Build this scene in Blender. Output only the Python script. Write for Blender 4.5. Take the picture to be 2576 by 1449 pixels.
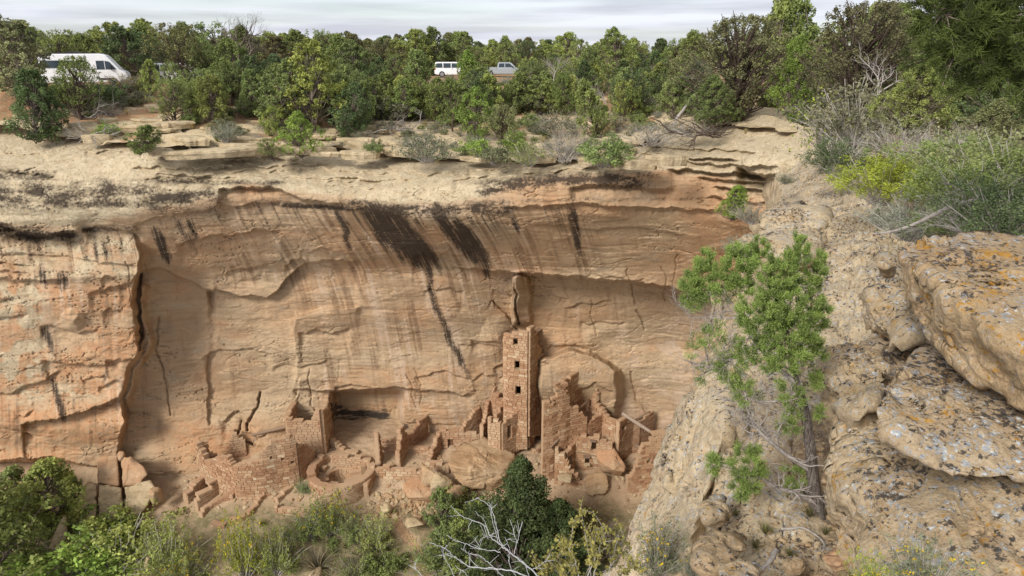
import bpy, bmesh, math, random
import numpy as np
from mathutils import Vector, Matrix
from math import radians as R

scene = bpy.context.scene
for o in list(bpy.data.objects):
    bpy.data.objects.remove(o)

# ------------------------------------------------------------------ camera
W0, H0, F0 = 2576.0, 1449.0, 1750.0
PITCH = R(18.2)
cd = bpy.data.cameras.new('camera')
cd.sensor_width = 36.0
cd.lens = 36.0 * F0 / W0
cd.clip_start = 0.1
cd.clip_end = 3000
cam = bpy.data.objects.new('camera', cd)
scene.collection.objects.link(cam)
cam.location = (0, 0, 0)
cam.rotation_euler = (math.pi / 2 - PITCH, 0, 0)
scene.camera = cam

# ------------------------------------------------------------------ sky, sun, exposure
SUN_EL, SUN_AZ = R(34), R(-142)      # azimuth measured from +Y towards +X: behind the viewer's left shoulder
world = bpy.data.worlds.new('World')
scene.world = world
world.use_nodes = True
wn = world.node_tree.nodes
wl = world.node_tree.links
wn.clear()
w_out = wn.new('ShaderNodeOutputWorld')
w_bg = wn.new('ShaderNodeBackground')
w_bg.inputs['Strength'].default_value = 0.10
w_sky = wn.new('ShaderNodeTexSky')
w_sky.sky_type = 'NISHITA'
w_sky.sun_disc = False
w_sky.sun_elevation = SUN_EL
w_sky.sun_rotation = SUN_AZ
w_tc = wn.new('ShaderNodeTexCoord')
w_map = wn.new('ShaderNodeMapping')
w_map.inputs['Scale'].default_value = (1.5, 1.5, 22.0)
w_map.inputs['Location'].default_value = (0.3, 0.0, 0.5)
w_noise = wn.new('ShaderNodeTexNoise')
w_noise.inputs['Scale'].default_value = 1.6
w_noise.inputs['Detail'].default_value = 5
w_noise.inputs['Roughness'].default_value = 0.55
w_ramp = wn.new('ShaderNodeValToRGB')
w_ramp.color_ramp.elements[0].position = 0.40
w_ramp.color_ramp.elements[0].color = (0.50, 0.50, 0.50, 1)
w_ramp.color_ramp.elements[1].position = 0.58
w_ramp.color_ramp.elements[1].color = (0.93, 0.93, 0.93, 1)
w_sep = wn.new('ShaderNodeSeparateXYZ')
w_gr = wn.new('ShaderNodeValToRGB')          # overcast sky: brighter overhead than at the horizon
w_gr.color_ramp.elements[0].position = 0.0
w_gr.color_ramp.elements[0].color = (0.58, 0.60, 0.665, 1)
w_gr.color_ramp.elements[1].position = 0.75
w_gr.color_ramp.elements[1].color = (0.72, 0.71, 0.70, 1)
e_ = w_gr.color_ramp.elements.new(0.12)
e_.color = (0.63, 0.645, 0.70, 1)
w_mul = wn.new('ShaderNodeVectorMath')
w_mul.operation = 'SCALE'
w_mul.inputs['Scale'].default_value = 10.0
w_mix = wn.new('ShaderNodeMix')
w_mix.data_type = 'RGBA'
wl.new(w_tc.outputs['Generated'], w_map.inputs['Vector'])
wl.new(w_map.outputs['Vector'], w_noise.inputs['Vector'])
wl.new(w_noise.outputs['Fac'], w_ramp.inputs['Fac'])
wl.new(w_tc.outputs['Generated'], w_sep.inputs['Vector'])
wl.new(w_sep.outputs['Z'], w_gr.inputs['Fac'])
w_n2 = wn.new('ShaderNodeTexNoise')
w_n2.inputs['Scale'].default_value = 2.6
w_n2.inputs['Detail'].default_value = 6
w_r2 = wn.new('ShaderNodeValToRGB')           # streaks of thicker, greyer cloud
w_r2.color_ramp.elements[0].position = 0.38
w_r2.color_ramp.elements[0].color = (0.74, 0.74, 0.77, 1)
w_r2.color_ramp.elements[1].position = 0.60
w_r2.color_ramp.elements[1].color = (1.06, 1.06, 1.06, 1)
w_m2 = wn.new('ShaderNodeMix')
w_m2.data_type = 'RGBA'
w_m2.blend_type = 'MULTIPLY'
w_m2.inputs['Factor'].default_value = 1.0
wl.new(w_map.outputs['Vector'], w_n2.inputs['Vector'])
wl.new(w_n2.outputs['Fac'], w_r2.inputs['Fac'])
wl.new(w_gr.outputs['Color'], w_m2.inputs['A'])
wl.new(w_r2.outputs['Color'], w_m2.inputs['B'])
wl.new(w_m2.outputs['Result'], w_mul.inputs[0])
wl.new(w_ramp.outputs['Color'], w_mix.inputs['Factor'])
wl.new(w_sky.outputs['Color'], w_mix.inputs['A'])
wl.new(w_mul.outputs['Vector'], w_mix.inputs['B'])
wl.new(w_mix.outputs['Result'], w_bg.inputs['Color'])
wl.new(w_bg.outputs['Background'], w_out.inputs['Surface'])

sd = bpy.data.lights.new('sun', 'SUN')
sd.energy = 2.6
sd.angle = R(17)
sd.color = (1.0, 0.95, 0.88)
sun = bpy.data.objects.new('sun', sd)
scene.collection.objects.link(sun)
_s = Vector((math.sin(SUN_AZ) * math.cos(SUN_EL), math.cos(SUN_AZ) * math.cos(SUN_EL), math.sin(SUN_EL)))
sun.rotation_euler = (-_s).to_track_quat('-Z', 'Y').to_euler()

scene.view_settings.view_transform = 'Standard'
scene.view_settings.look = 'None'
scene.view_settings.exposure = 0.55
scene.view_settings.gamma = 1.0
scene.view_settings.use_curve_mapping = False
scene.cycles.max_bounces = 5
scene.cycles.diffuse_bounces = 3
scene.cycles.transparent_max_bounces = 4
scene.cycles.use_denoising = True

# ------------------------------------------------------------------ helpers: pixels of a 2576 x 1449 view -> places
CT, ST = math.cos(PITCH), math.sin(PITCH)
def at(px, py, Y):
    """world point(s) seen at that place of the view at forward distance Y"""
    px = np.asarray(px, float); py = np.asarray(py, float); Y = np.asarray(Y, float)
    x = (px - W0 / 2) / F0
    v = (H0 / 2 - py) / F0
    t = Y / (CT + v * ST)
    return np.stack(np.broadcast_arrays(t * x, Y, t * (-ST + v * CT)), -1)
def proj(p):
    p = np.asarray(p, float)
    zc = p[..., 1] * CT - p[..., 2] * ST
    yc = p[..., 1] * ST + p[..., 2] * CT
    return W0 / 2 + F0 * p[..., 0] / zc, H0 / 2 - F0 * yc / zc
def ground_at(px, py, zf, Ya=2.0, Yb=260.0):
    Ys = np.geomspace(Ya, Yb, 3000)
    P = at(px, py, Ys)
    g = zf(P[:, 0], P[:, 1])
    k = np.nonzero(P[:, 2] < g)[0]
    i = k[0] if len(k) else len(Ys) - 1
    return np.array([P[i, 0], P[i, 1], g[i]])

# ------------------------------------------------------------------ helpers: noise
_rs = np.random.RandomState(7)
_perm = _rs.permutation(256).astype(np.int64)
_perm = np.concatenate([_perm, _perm, _perm])
_grad = _rs.normal(size=(256, 3)); _grad /= np.linalg.norm(_grad, axis=1)[:, None]
def pnoise(x, y, z=0.0):
    x, y, z = np.broadcast_arrays(np.asarray(x, float), np.asarray(y, float), np.asarray(z, float))
    xi = np.floor(x).astype(np.int64); yi = np.floor(y).astype(np.int64); zi = np.floor(z).astype(np.int64)
    fx, fy, fz = x - xi, y - yi, z - zi
    u = fx * fx * fx * (fx * (fx * 6 - 15) + 10); v = fy * fy * fy * (fy * (fy * 6 - 15) + 10); w = fz * fz * fz * (fz * (fz * 6 - 15) + 10)
    xi &= 255; yi &= 255; zi &= 255
    out = 0.0
    for dx in (0, 1):
        for dy in (0, 1):
            for dz in (0, 1):
                h = _perm[_perm[_perm[(xi + dx) & 255] + ((yi + dy) & 255)] + ((zi + dz) & 255)]
                g = _grad[h]
                n = g[..., 0] * (fx - dx) + g[..., 1] * (fy - dy) + g[..., 2] * (fz - dz)
                out = out + n * (u if dx else 1 - u) * (v if dy else 1 - v) * (w if dz else 1 - w)
    return out * 1.5
def fbm(x, y, z=0.0, octv=4, gain=0.5, lac=2.03):
    s, a = 0.0, 1.0
    x = np.asarray(x, float); y = np.asarray(y, float); z = np.asarray(z, float)
    for i in range(octv):
        s = s + a * pnoise(x + 17.3 * i, y - 9.1 * i, z + 5.7 * i)
        x, y, z, a = x * lac, y * lac, z * lac, a * gain
    return s
def sstep(a, b, x):
    t = np.clip((x - a) / (b - a), 0, 1)
    return t * t * (3 - 2 * t)
def gsmooth(A, sig, axis):
    r = int(sig * 3 + 1)
    k = np.exp(-0.5 * (np.arange(-r, r + 1) / sig) ** 2); k /= k.sum()
    pad = [(0, 0)] * A.ndim; pad[axis] = (r, r)
    B = np.pad(A, pad, mode='edge')
    out = np.zeros_like(A)
    for i, w in enumerate(k):
        sl = [slice(None)] * A.ndim; sl[axis] = slice(i, i + A.shape[axis])
        out += w * B[tuple(sl)]
    return out

# ------------------------------------------------------------------ helpers: meshes and objects
def mesh_np(name, verts, faces, mats=(), smooth=True, attrs=None, midx=None):
    """verts (n,3); faces (m,3|4) array or list of such arrays"""
    verts = np.asarray(verts, np.float32)
    fl = faces if isinstance(faces, (list, tuple)) else [faces]
    fl = [np.asarray(f, np.int32) for f in fl if len(f)]
    me = bpy.data.meshes.new(name)
    nl = sum(f.size for f in fl); nf = sum(len(f) for f in fl)
    me.vertices.add(len(verts)); me.vertices.foreach_set('co', verts.ravel())
    me.loops.add(nl); me.loops.foreach_set('vertex_index', np.concatenate([f.ravel() for f in fl]))
    tot = np.concatenate([np.full(len(f), f.shape[1], np.int32) for f in fl])
    st = np.concatenate([[0], np.cumsum(tot)[:-1]]).astype(np.int32)
    me.polygons.add(nf); me.polygons.foreach_set('loop_start', st); me.polygons.foreach_set('loop_total', tot)
    me.polygons.foreach_set('use_smooth', np.full(nf, smooth))
    if midx is not None:
        me.polygons.foreach_set('material_index', np.asarray(midx, np.int32))
    for m in mats: me.materials.append(m)
    if attrs:
        for k, a in attrs.items():
            a = np.asarray(a, np.float32)
            if a.ndim == 1:
                at_ = me.attributes.new(k, 'FLOAT', 'POINT'); at_.data.foreach_set('value', a)
            else:
                at_ = me.attributes.new(k, 'FLOAT_COLOR', 'POINT'); at_.data.foreach_set('color', a.ravel())
    me.update(calc_edges=True)
    return me
def link(name, me, parent=None, loc=None):
    o = bpy.data.objects.new(name, me)
    scene.collection.objects.link(o)
    if parent is not None: o.parent = parent
    if loc is not None: o.location = loc
    return o
def tag(o, label, cat, group=None, kind=None):
    if label: o['label'] = label
    if cat: o['category'] = cat
    if group: o['group'] = group
    o['kind'] = kind or 'thing'
    return o
def structure(o):
    o['kind'] = 'structure'
    return o
def grid_faces(nr, nc, keep=None):
    i = np.arange(nr * nc).reshape(nr, nc)
    f = np.stack([i[:-1, :-1], i[1:, :-1], i[1:, 1:], i[:-1, 1:]], -1).reshape(-1, 4)
    if keep is not None: f = f[keep.reshape(-1)]
    return f

# ------------------------------------------------------------------ helpers: materials
class NT:
    def __init__(s, name):
        s.m = bpy.data.materials.new(name); s.m.use_nodes = True
        s.t = s.m.node_tree; s.t.nodes.clear()
        s.out = s.n('ShaderNodeOutputMaterial'); s.b = s.n('ShaderNodeBsdfPrincipled')
        s.b.inputs['Roughness'].default_value = 0.9
        s.b.inputs['Specular IOR Level'].default_value = 0.2
        s.l(s.b.outputs[0], s.out.inputs['Surface'])
        s.co = s.n('ShaderNodeTexCoord').outputs['Object']
    def n(s, t, **kw):
        x = s.t.nodes.new(t)
        for k, v in kw.items(): setattr(x, k, v)
        return x
    def l(s, a, b): s.t.links.new(a, b)
    def put(s, v, sock):
        if hasattr(v, 'is_linked'): s.l(v, sock)
        else:
            if isinstance(v, (tuple, list)) and len(v) == 3 and sock.type == 'RGBA': v = (*v, 1)
            sock.default_value = v
    def mapping(s, scale, loc=(0, 0, 0), rot=(0, 0, 0), vec=None):
        m = s.n('ShaderNodeMapping'); s.l(vec or s.co, m.inputs[0])
        m.inputs['Scale'].default_value = scale; m.inputs['Location'].default_value = loc; m.inputs['Rotation'].default_value = rot
        return m.outputs[0]
    def noise(s, scale, detail=4, rough=0.55, vec=None, dist=0.0):
        x = s.n('ShaderNodeTexNoise'); s.l(vec or s.co, x.inputs['Vector'])
        x.inputs['Scale'].default_value = scale; x.inputs['Detail'].default_value = detail
        x.inputs['Roughness'].default_value = rough; x.inputs['Distortion'].default_value = dist
        return x.outputs['Fac']
    def voro(s, scale, vec=None, feature='F1', out='Distance', rnd=1.0):
        x = s.n('ShaderNodeTexVoronoi', feature=feature); s.l(vec or s.co, x.inputs['Vector'])
        x.inputs['Scale'].default_value = scale; x.inputs['Randomness'].default_value = rnd
        return x.outputs[out]
    def ramp(s, fac, stops):
        r = s.n('ShaderNodeValToRGB'); s.l(fac, r.inputs[0])
        el = r.color_ramp.elements
        while len(el) < len(stops): el.new(0.5)
        for e, (p, c) in zip(el, stops):
            e.position = p; e.color = (c, c, c, 1) if isinstance(c, (int, float)) else (*c, 1)
        return r.outputs[0]
    def mix(s, f, a, b, mode='MIX'):
        x = s.n('ShaderNodeMix', data_type='RGBA', blend_type=mode); x.clamp_factor = True
        s.put(f, x.inputs['Factor'])
        s.put(a, x.inputs['A']); s.put(b, x.inputs['B'])
        return x.outputs['Result']
    def math(s, op, a, b=0.0, clamp=False):
        x = s.n('ShaderNodeMath', operation=op, use_clamp=clamp); s.put(a, x.inputs[0]); s.put(b, x.inputs[1])
        return x.outputs[0]
    def attr(s, name, out='Fac'):
        x = s.n('ShaderNodeAttribute', attribute_name=name); return x.outputs[out]
    def sep(s, c):
        x = s.n('ShaderNodeSeparateColor'); s.l(c, x.inputs[0]); return x.outputs
    def bump(s, h, strength=0.5, dist=0.1, prev=None):
        x = s.n('ShaderNodeBump'); s.l(h, x.inputs['Height'])
        x.inputs['Strength'].default_value = strength; x.inputs['Distance'].default_value = dist
        if prev is not None: s.l(prev, x.inputs['Normal'])
        return x.outputs[0]
    def color(s, c): s.put(c, s.b.inputs['Base Color']); return s
    def normal(s, n): s.l(n, s.b.inputs['Normal']); return s

# ================================================================== MATERIALS OF ROCK AND EARTH
def mat_cliff():
    k = NT('cliff_sandstone')
    A = k.sep(k.attr('maskA', 'Color')); B = k.sep(k.attr('maskB', 'Color'))
    # A: dark varnish, cream cap, orange ; B: flow streaks, yellow-grey, soot
    v_bed = k.mapping((0.35, 0.35, 2.6))
    n_bed = k.noise(1.3, 6, 0.62, v_bed, 0.4)
    n_big = k.noise(0.22, 4, 0.55)
    n_mid = k.noise(1.7, 5, 0.6)
    n_fine = k.noise(9.0, 5, 0.7)
    n_spk = k.noise(5.0, 6, 0.8)
    c = k.mix(k.ramp(n_big, [(0.35, 0.0), (0.65, 1.0)]), (0.445, 0.295, 0.170), (0.475, 0.345, 0.215))
    c = k.mix(k.ramp(n_bed, [(0.38, 0.0), (0.60, 1.0)]), k.mix(0.35, c, (0.30, 0.195, 0.115)), c)
    n_huge = k.noise(0.11, 4, 0.6, k.mapping((1.0, 1.0, 0.7), (4, 2, 8)))
    c = k.mix(k.ramp(n_huge, [(0.36, 0.6), (0.50, 0.0)]), c, (0.35, 0.245, 0.15))
    c = k.mix(k.ramp(n_huge, [(0.52, 0.0), (0.64, 0.75)]), c, (0.53, 0.405, 0.26))
    c = k.mix(k.ramp(k.noise(0.5, 5, 0.65, k.mapping((1, 1, 1.8), (9, 9, 1))), [(0.56, 0.0), (0.64, 0.55)]), c, (0.335, 0.275, 0.195))
    c = k.mix(A[2], c, k.mix(k.ramp(n_mid, [(0.4, 0.0), (0.6, 1.0)]), (0.47, 0.255, 0.13), (0.46, 0.30, 0.17)))
    c = k.mix(k.math('MULTIPLY', B[1], 0.85), c, k.mix(k.ramp(n_bed, [(0.4, 0.0), (0.6, 1.0)]), (0.38, 0.29, 0.185), (0.46, 0.36, 0.23)))
    # flow streaks: below .5 brown varnish, above .5 pale wash
    c = k.mix(k.ramp(B[0], [(0.18, 0.55), (0.46, 0.0)]), c, (0.16, 0.095, 0.055))
    c = k.mix(k.ramp(B[0], [(0.58, 0.0), (0.86, 0.62)]), c, (0.54, 0.415, 0.30))
    # cream weathered cap, pocked
    cap = k.mix(k.ramp(n_mid, [(0.35, 0.0), (0.62, 1.0)]), (0.45, 0.36, 0.235), (0.56, 0.475, 0.33))
    cap = k.mix(k.ramp(n_spk, [(0.33, 0.85), (0.43, 0.0)]), cap, (0.15, 0.115, 0.07))
    cap = k.mix(k.ramp(n_fine, [(0.42, 0.35), (0.55, 0.0)]), cap, (0.28, 0.205, 0.115))
    c = k.mix(A[1], c, cap)
    # black varnish broken up by speckle
    st = k.math('ADD', A[0], k.math('MULTIPLY', k.math('SUBTRACT', n_fine, 0.5), 1.5))
    st = k.math('MULTIPLY', st, k.ramp(A[0], [(0.04, 0.0), (0.3, 1.0)]))
    c = k.mix(k.ramp(st, [(0.22, 0.0), (0.75, 0.95)]), c, k.mix(n_mid, (0.030, 0.024, 0.018), (0.07, 0.05, 0.036)))
    c = k.mix(k.math('MULTIPLY', k.math('SUBTRACT', 1.0, A[1]), 1.0), c, k.mix(1.0, c, (1.02, 1.01, 1.02), 'MULTIPLY'))
    so = k.math('MULTIPLY', B[2], k.ramp(n_bed, [(0.40, 0.25), (0.58, 1.0)]))
    c = k.mix(k.ramp(so, [(0.25, 0.0), (0.7, 0.95)]), c, (0.035, 0.03, 0.027))
    c = k.mix(0.35, c, k.mix(n_fine, (0.40, 0.40, 0.40), (0.62, 0.60, 0.58)), 'OVERLAY')
    k.color(c)
    wv = k.n('ShaderNodeVectorMath', operation='ADD'); wn1 = k.n('ShaderNodeTexNoise'); k.l(k.co, wn1.inputs['Vector']); wn1.inputs['Scale'].default_value = 0.35; wn1.inputs['Detail'].default_value = 6
    sc = k.n('ShaderNodeVectorMath', operation='SCALE'); k.l(wn1.outputs['Color'], sc.inputs[0]); sc.inputs['Scale'].default_value = 2.4
    k.l(k.co, wv.inputs[0]); k.l(sc.outputs[0], wv.inputs[1])
    ckd = k.voro(1.0, k.mapping((0.16, 0.16, 0.36), vec=wv.outputs[0]), 'DISTANCE_TO_EDGE')
    ckl = k.ramp(ckd, [(0.0, 0.0), (0.022, 1.0)])
    ckm = k.math('MAXIMUM', ckl, k.ramp(k.noise(0.3, 3, 0.5, k.mapping((1, 1, 1), (3, 3, 3))), [(0.40, 0.0), (0.50, 1.0)]))
    b0 = k.bump(ckm, 0.5, 0.16)
    b1 = k.bump(n_bed, 0.2, 0.10, b0)
    b2 = k.bump(n_fine, 0.6, 0.06, b1)
    pit = k.math('MULTIPLY', k.ramp(n_spk, [(0.28, 0.0), (0.45, 1.0)]), 1.0)
    k.normal(k.bump(pit, 0.5, 0.10, b2))
    return k.m

def mat_ledge(name='rim_sandstone', scale=1.0, lichen=1.0, orange=0.5, base=((0.44, 0.34, 0.215), (0.55, 0.45, 0.30)), black=0.5, up=0.5):
    """weathered cream sandstone with white, grey, black and orange lichen"""
    k = NT(name)
    s = scale
    n_big = k.noise(0.5 * s, 5, 0.6); n_mid = k.noise(2.2 * s, 6, 0.65); n_fine = k.noise(11 * s, 6, 0.7)
    n_l1 = k.noise(3.3 * s, 7, 0.72, k.mapping((1, 1, 1), (3.1, 7.7, 1.2)))
    n_l2 = k.noise(4.7 * s, 7, 0.72, k.mapping((1, 1, 1), (-5.3, 2.2, 9.1)))
    n_l3 = k.noise(6.0 * s, 6, 0.75, k.mapping((1, 1, 1), (11.0, -3.0, 4.0)))
    n_pat = k.noise(0.9 * s, 3, 0.5, k.mapping((1, 1, 1), (1.0, -8.0, 2.0)))
    geo = k.n('ShaderNodeNewGeometry'); nz = k.n('ShaderNodeSeparateXYZ'); k.l(geo.outputs['Normal'], nz.inputs[0])
    upf = k.ramp(nz.outputs[2], [(0.15, 0.25 if up < 1 else 0.0), (0.75, 1.0)])
    c = k.mix(k.ramp(n_mid, [(0.35, 0.0), (0.65, 1.0)]), base[0], base[1])
    c = k.mix(k.ramp(n_big, [(0.48, 0.0), (0.7, 0.45)]), c, (0.42, 0.26, 0.135))
    c = k.mix(k.ramp(n_fine, [(0.36, 0.55), (0.5, 0.0)]), c, (0.22, 0.155, 0.085))
    vo = k.voro(7.0 * s, k.mapping((1, 1, 1)), 'F1', 'Distance')
    wq = k.n('ShaderNodeVectorMath', operation='ADD'); wqs = k.n('ShaderNodeVectorMath', operation='SCALE'); wqn = k.n('ShaderNodeTexNoise'); k.l(k.co, wqn.inputs['Vector']); wqn.inputs['Scale'].default_value = 9.0 * s; wqn.inputs['Detail'].default_value = 3
    k.l(wqn.outputs['Color'], wqs.inputs[0]); wqs.inputs['Scale'].default_value = 0.10 / s; k.l(k.co, wq.inputs[0]); k.l(wqs.outputs[0], wq.inputs[1])
    v1 = k.voro(4.2 * s, wq.outputs[0]); v2 = k.voro(7.5 * s, wq.outputs[0])
    crust = k.math('MAXIMUM', k.ramp(v1, [(0.30, 1.0), (0.37, 0.0)]), k.ramp(v2, [(0.30, 1.0), (0.38, 0.0)]))
    n_l1 = k.math('ADD', n_l1, k.math('MULTIPLY', k.math('SUBTRACT', crust, 0.55), 0.16))
    wl_ = k.math('MULTIPLY', k.ramp(k.math('ADD', n_l1, k.math('MULTIPLY', k.math('SUBTRACT', n_pat, 0.5), 0.55)), [(0.555, 0.0), (0.60, 1.0)]), k.math('MULTIPLY', upf, lichen))
    c = k.mix(wl_, c, k.mix(k.ramp(vo, [(0.15, 0.0), (0.5, 1.0)]), (0.60, 0.62, 0.60), (0.33, 0.34, 0.35)))
    bl_ = k.math('MULTIPLY', k.ramp(k.math('ADD', n_l2, k.math('MULTIPLY', k.math('SUBTRACT', n_big, 0.5), 0.45)), [(0.60 - 0.1 * black, 0.0), (0.64 - 0.1 * black, 1.0)]), k.math('MULTIPLY', upf, 0.9))
    c = k.mix(bl_, c, (0.045, 0.042, 0.04))
    og_ = k.ramp(k.math('ADD', n_l3, k.math('MULTIPLY', k.math('SUBTRACT', n_pat, 0.5), -0.8)), [(0.70 - 0.14 * orange, 0.0), (0.74 - 0.14 * orange, 0.9)])
    c = k.mix(og_, c, k.mix(n_fine, (0.42, 0.16, 0.02), (0.50, 0.30, 0.03)))
    k.color(c)
    pit = k.ramp(k.noise(7.5 * s, 5, 0.8), [(0.30, 0.0), (0.46, 1.0)])
    c2 = k.mix(k.ramp(k.noise(7.5 * s, 5, 0.8), [(0.29, 0.6), (0.38, 0.0)]), c, (0.14, 0.105, 0.065)); k.color(c2)
    b1 = k.bump(n_mid, 0.9, 0.16 / s)
    b2 = k.bump(pit, 0.45, 0.05 / s, b1)
    k.normal(k.bump(n_fine, 0.9, 0.05 / s, b2))
    return k.m

def mat_earth(name, cols, scale=1.0, grass=None):
    k = NT(name)
    n1 = k.noise(0.25 * scale, 5, 0.6); n2 = k.noise(2.0 * scale, 6, 0.7); n3 = k.noise(12 * scale, 5, 0.75)
    c = k.mix(k.ramp(n1, [(0.4, 0.0), (0.6, 1.0)]), cols[0], cols[1])
    c = k.mix(k.ramp(n2, [(0.45, 0.0), (0.65, 0.8)]), c, cols[2])
    c = k.mix(k.ramp(n3, [(0.35, 0.5), (0.5, 0.0)]), c, tuple(x * 0.55 for x in cols[0]))
    c = k.mix(k.ramp(n3, [(0.60, 0.0), (0.68, 0.6)]), c, tuple(min(1, x * 1.35) for x in cols[1]))
    if grass: c = k.mix(k.math('MULTIPLY', k.attr('grass'), k.ramp(n2, [(0.35, 0.3), (0.6, 1.0)])), c, grass)
    k.color(c)
    k.normal(k.bump(n3, 0.6, 0.05, k.bump(n2, 0.6, 0.2)))
    return k.m

M_CLIFF = mat_cliff()
M_LEDGE = mat_ledge('rim_sandstone', 2.8, 0.8, 0.02, black=0.5)
M_SOIL = mat_earth('red_soil', ((0.34, 0.19, 0.10), (0.40, 0.255, 0.15), (0.30, 0.215, 0.135)))
M_FLOOR = mat_earth('alcove_earth', ((0.43, 0.305, 0.195), (0.49, 0.365, 0.24), (0.39, 0.275, 0.175)), 1.0, (0.17, 0.15, 0.075))

# ================================================================== CLIFF WITH ITS ALCOVE
_cx = np.array([-300, 0, 200, 340, 500, 700, 900, 1100, 1300, 1500, 1600, 1700, 1850, 1960, 2080, 2200], float)
_k = {   # py and Y of the lines that run along the cliff, from the cap down to below the floor
 'p1': [350, 362, 375, 386, 393, 392, 400, 420, 424, 416, 388, 350, 341, 344, 400, 420],
 'z1': [-5.3, -5.5, -5.7, -5.8, -6.0, -6.1, -6.3, -6.5, -6.5, -6.2, -5.6, -4.9, -4.3, -4.1, -4.5, -4.6],
 'p2': [435, 440, 455, 465, 472, 470, 478, 470, 447, 436, 425, 405, 395, 400, 440, 470],
 'z2': [-6.8, -7.0, -7.3, -7.5, -7.7, -7.6, -7.7, -7.3, -6.7, -6.3, -6.0, -5.6, -5.1, -4.9, -5.2, -5.2],
 'p4': [575, 570, 562, 545, 520, 498, 518, 552, 530, 525, 525, 530, 540, 520, 540, 560],
 'y4': [44.0, 44.3, 44.2, 44.0, 43.6, 43.2, 42.3, 41.5, 41.2, 41.2, 41.2, 41.0, 39.4, 37.5, 34, 31],
 'p5': [650, 650, 660, 672, 695, 700, 680, 670, 680, 692, 705, 720, 690, 640, 640, 640],
 'y5': [47.0, 47.0, 47.2, 47.6, 49.2, 49.2, 48.8, 48.3, 46.6, 46.0, 45.8, 45.6, 43.4, 40.5, 36, 33],
 'p6': [850, 850, 850, 850, 850, 850, 850, 850, 850, 850, 850, 850, 850, 850, 850, 850],
 'y6': [49.0, 49.0, 49.2, 49.6, 50.6, 51.0, 51.0, 50.6, 49.4, 48.5, 48.6, 48.6, 46.5, 43, 39, 36],
 'p7': [1000] * 16,
 'y7': [49.6, 49.6, 49.9, 50.3, 51.2, 51.8, 52.2, 51.8, 50.2, 49.6, 50.0, 49.6, 47.5, 45, 42, 40],
 'p8': [1190, 1190, 1200, 1205, 1210, 1160, 1092, 1085, 1070, 1090, 1090, 1090, 1060, 1060, 1060, 1060],
 'y8': [49.3, 49.3, 49.3, 49.4, 49.6, 50.6, 52.6, 52.8, 51.4, 50.4, 50.2, 50.2, 49, 46, 43, 42],
}
def slope(py):
    v = (H0 / 2 - np.asarray(py, float)) / F0
    return (-ST + v * CT) / (CT + v * ST)
NCX, NCR = 1190, 500
c_px = np.linspace(-300, 2160, NCX)
def _line(key): return gsmooth(np.interp(c_px, _cx, np.array(_k[key], float)), 18, 0)
LP = {k_: _line(k_) for k_ in _k}
_pys = [LP['p1'] - 55, LP['p1'], LP['p2'], (LP['p2'] + LP['p4']) / 2, LP['p4'], LP['p5'], LP['p6'], LP['p7'], LP['p8'], LP['p8'] + 90]
_Y1 = LP['z1'] / slope(LP['p1']); _Y2 = LP['z2'] / slope(LP['p2'])
_Ys = [_Y1 * 1.09, _Y1, _Y2, (_Y2 + LP['y4']) / 2 - 0.25, LP['y4'], LP['y5'], LP['y6'], LP['y7'], LP['y8'], LP['y8'] + 0.5]
RIM_PX, RIM_Y = c_px, _Y1
r_ = np.linspace(0, 1, NCR)
CPY = _pys[0][None] + r_[:, None] * (_pys[-1] - _pys[0])[None]
CPX = np.broadcast_to(c_px[None], CPY.shape).copy()
CY = np.empty_like(CPY)
for j in range(NCX):
    CY[:, j] = np.interp(CPY[:, j], [p[j] for p in _pys], [y[j] for y in _Ys])
CY = gsmooth(CY, 6.0, 0)

WX = CPX + 7 * fbm(CPX / 45, CPY / 45, 1.0, 3)
WY = CPY + 6 * fbm(CPX / 38, CPY / 38, 9.0, 3)
def _win(u, a, b, e): return sstep(a - e, a + e, u) * (1 - sstep(b - e, b + e, u))
def hstep(poly, depth, w=4.0, fall=60.0, e=12.0, above=0.0):
    """ledge along a level line: the rock below it is set back"""
    p = np.array(poly, float)
    dy = WY - np.interp(WX, p[:, 0], p[:, 1])
    m = _win(WX, p[0, 0], p[-1, 0], e)
    g = depth * sstep(0, w, dy) * np.exp(-np.clip(dy, 0, None) / fall)
    if above: g = g - above * np.exp(-np.clip(-dy, 0, None) / 25.0) * (dy < 0)
    return g * m
def vstep(poly, depth, w=6.0, fall=120.0, e=12.0, side=1):
    """break along an upright line: the rock on its right (side=1) is set back"""
    p = np.array(poly, float); p = p[np.argsort(p[:, 1])]
    dx = side * (WX - np.interp(WY, p[:, 1], p[:, 0]))
    return depth * sstep(0, w, dx) * np.exp(-np.clip(dx, 0, None) / fall) * _win(WY, p[0, 1], p[-1, 1], e)
def stroke(poly, wid, soft=0.5, X=None, Y=None):
    """0..1 mask round a polyline; wid is one width or one per point"""
    X = WX if X is None else X; Y = WY if Y is None else Y
    p = np.array(poly, float); wd = np.broadcast_to(np.array(wid, float), (len(p),))
    out = np.zeros_like(X); M = wd.max() * 2 + 6
    bb = (X > p[:, 0].min() - M) & (X < p[:, 0].max() + M) & (Y > p[:, 1].min() - M) & (Y < p[:, 1].max() + M)
    x, y = X[bb], Y[bb]; best = np.zeros_like(x)
    for a, b, wa, wb in zip(p[:-1], p[1:], wd[:-1], wd[1:]):
        d = b - a; L = d @ d + 1e-9
        t = np.clip(((x - a[0]) * d[0] + (y - a[1]) * d[1]) / L, 0, 1)
        q = np.hypot(x - a[0] - t * d[0], y - a[1] - t * d[1]) / (wa + t * (wb - wa))
        best = np.maximum(best, 1 - sstep(1 - soft, 1 + soft, q))
    out[bb] = best
    return out
def crack(poly, depth, w=2.5): return depth * stroke(poly, w, 0.6)
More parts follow.
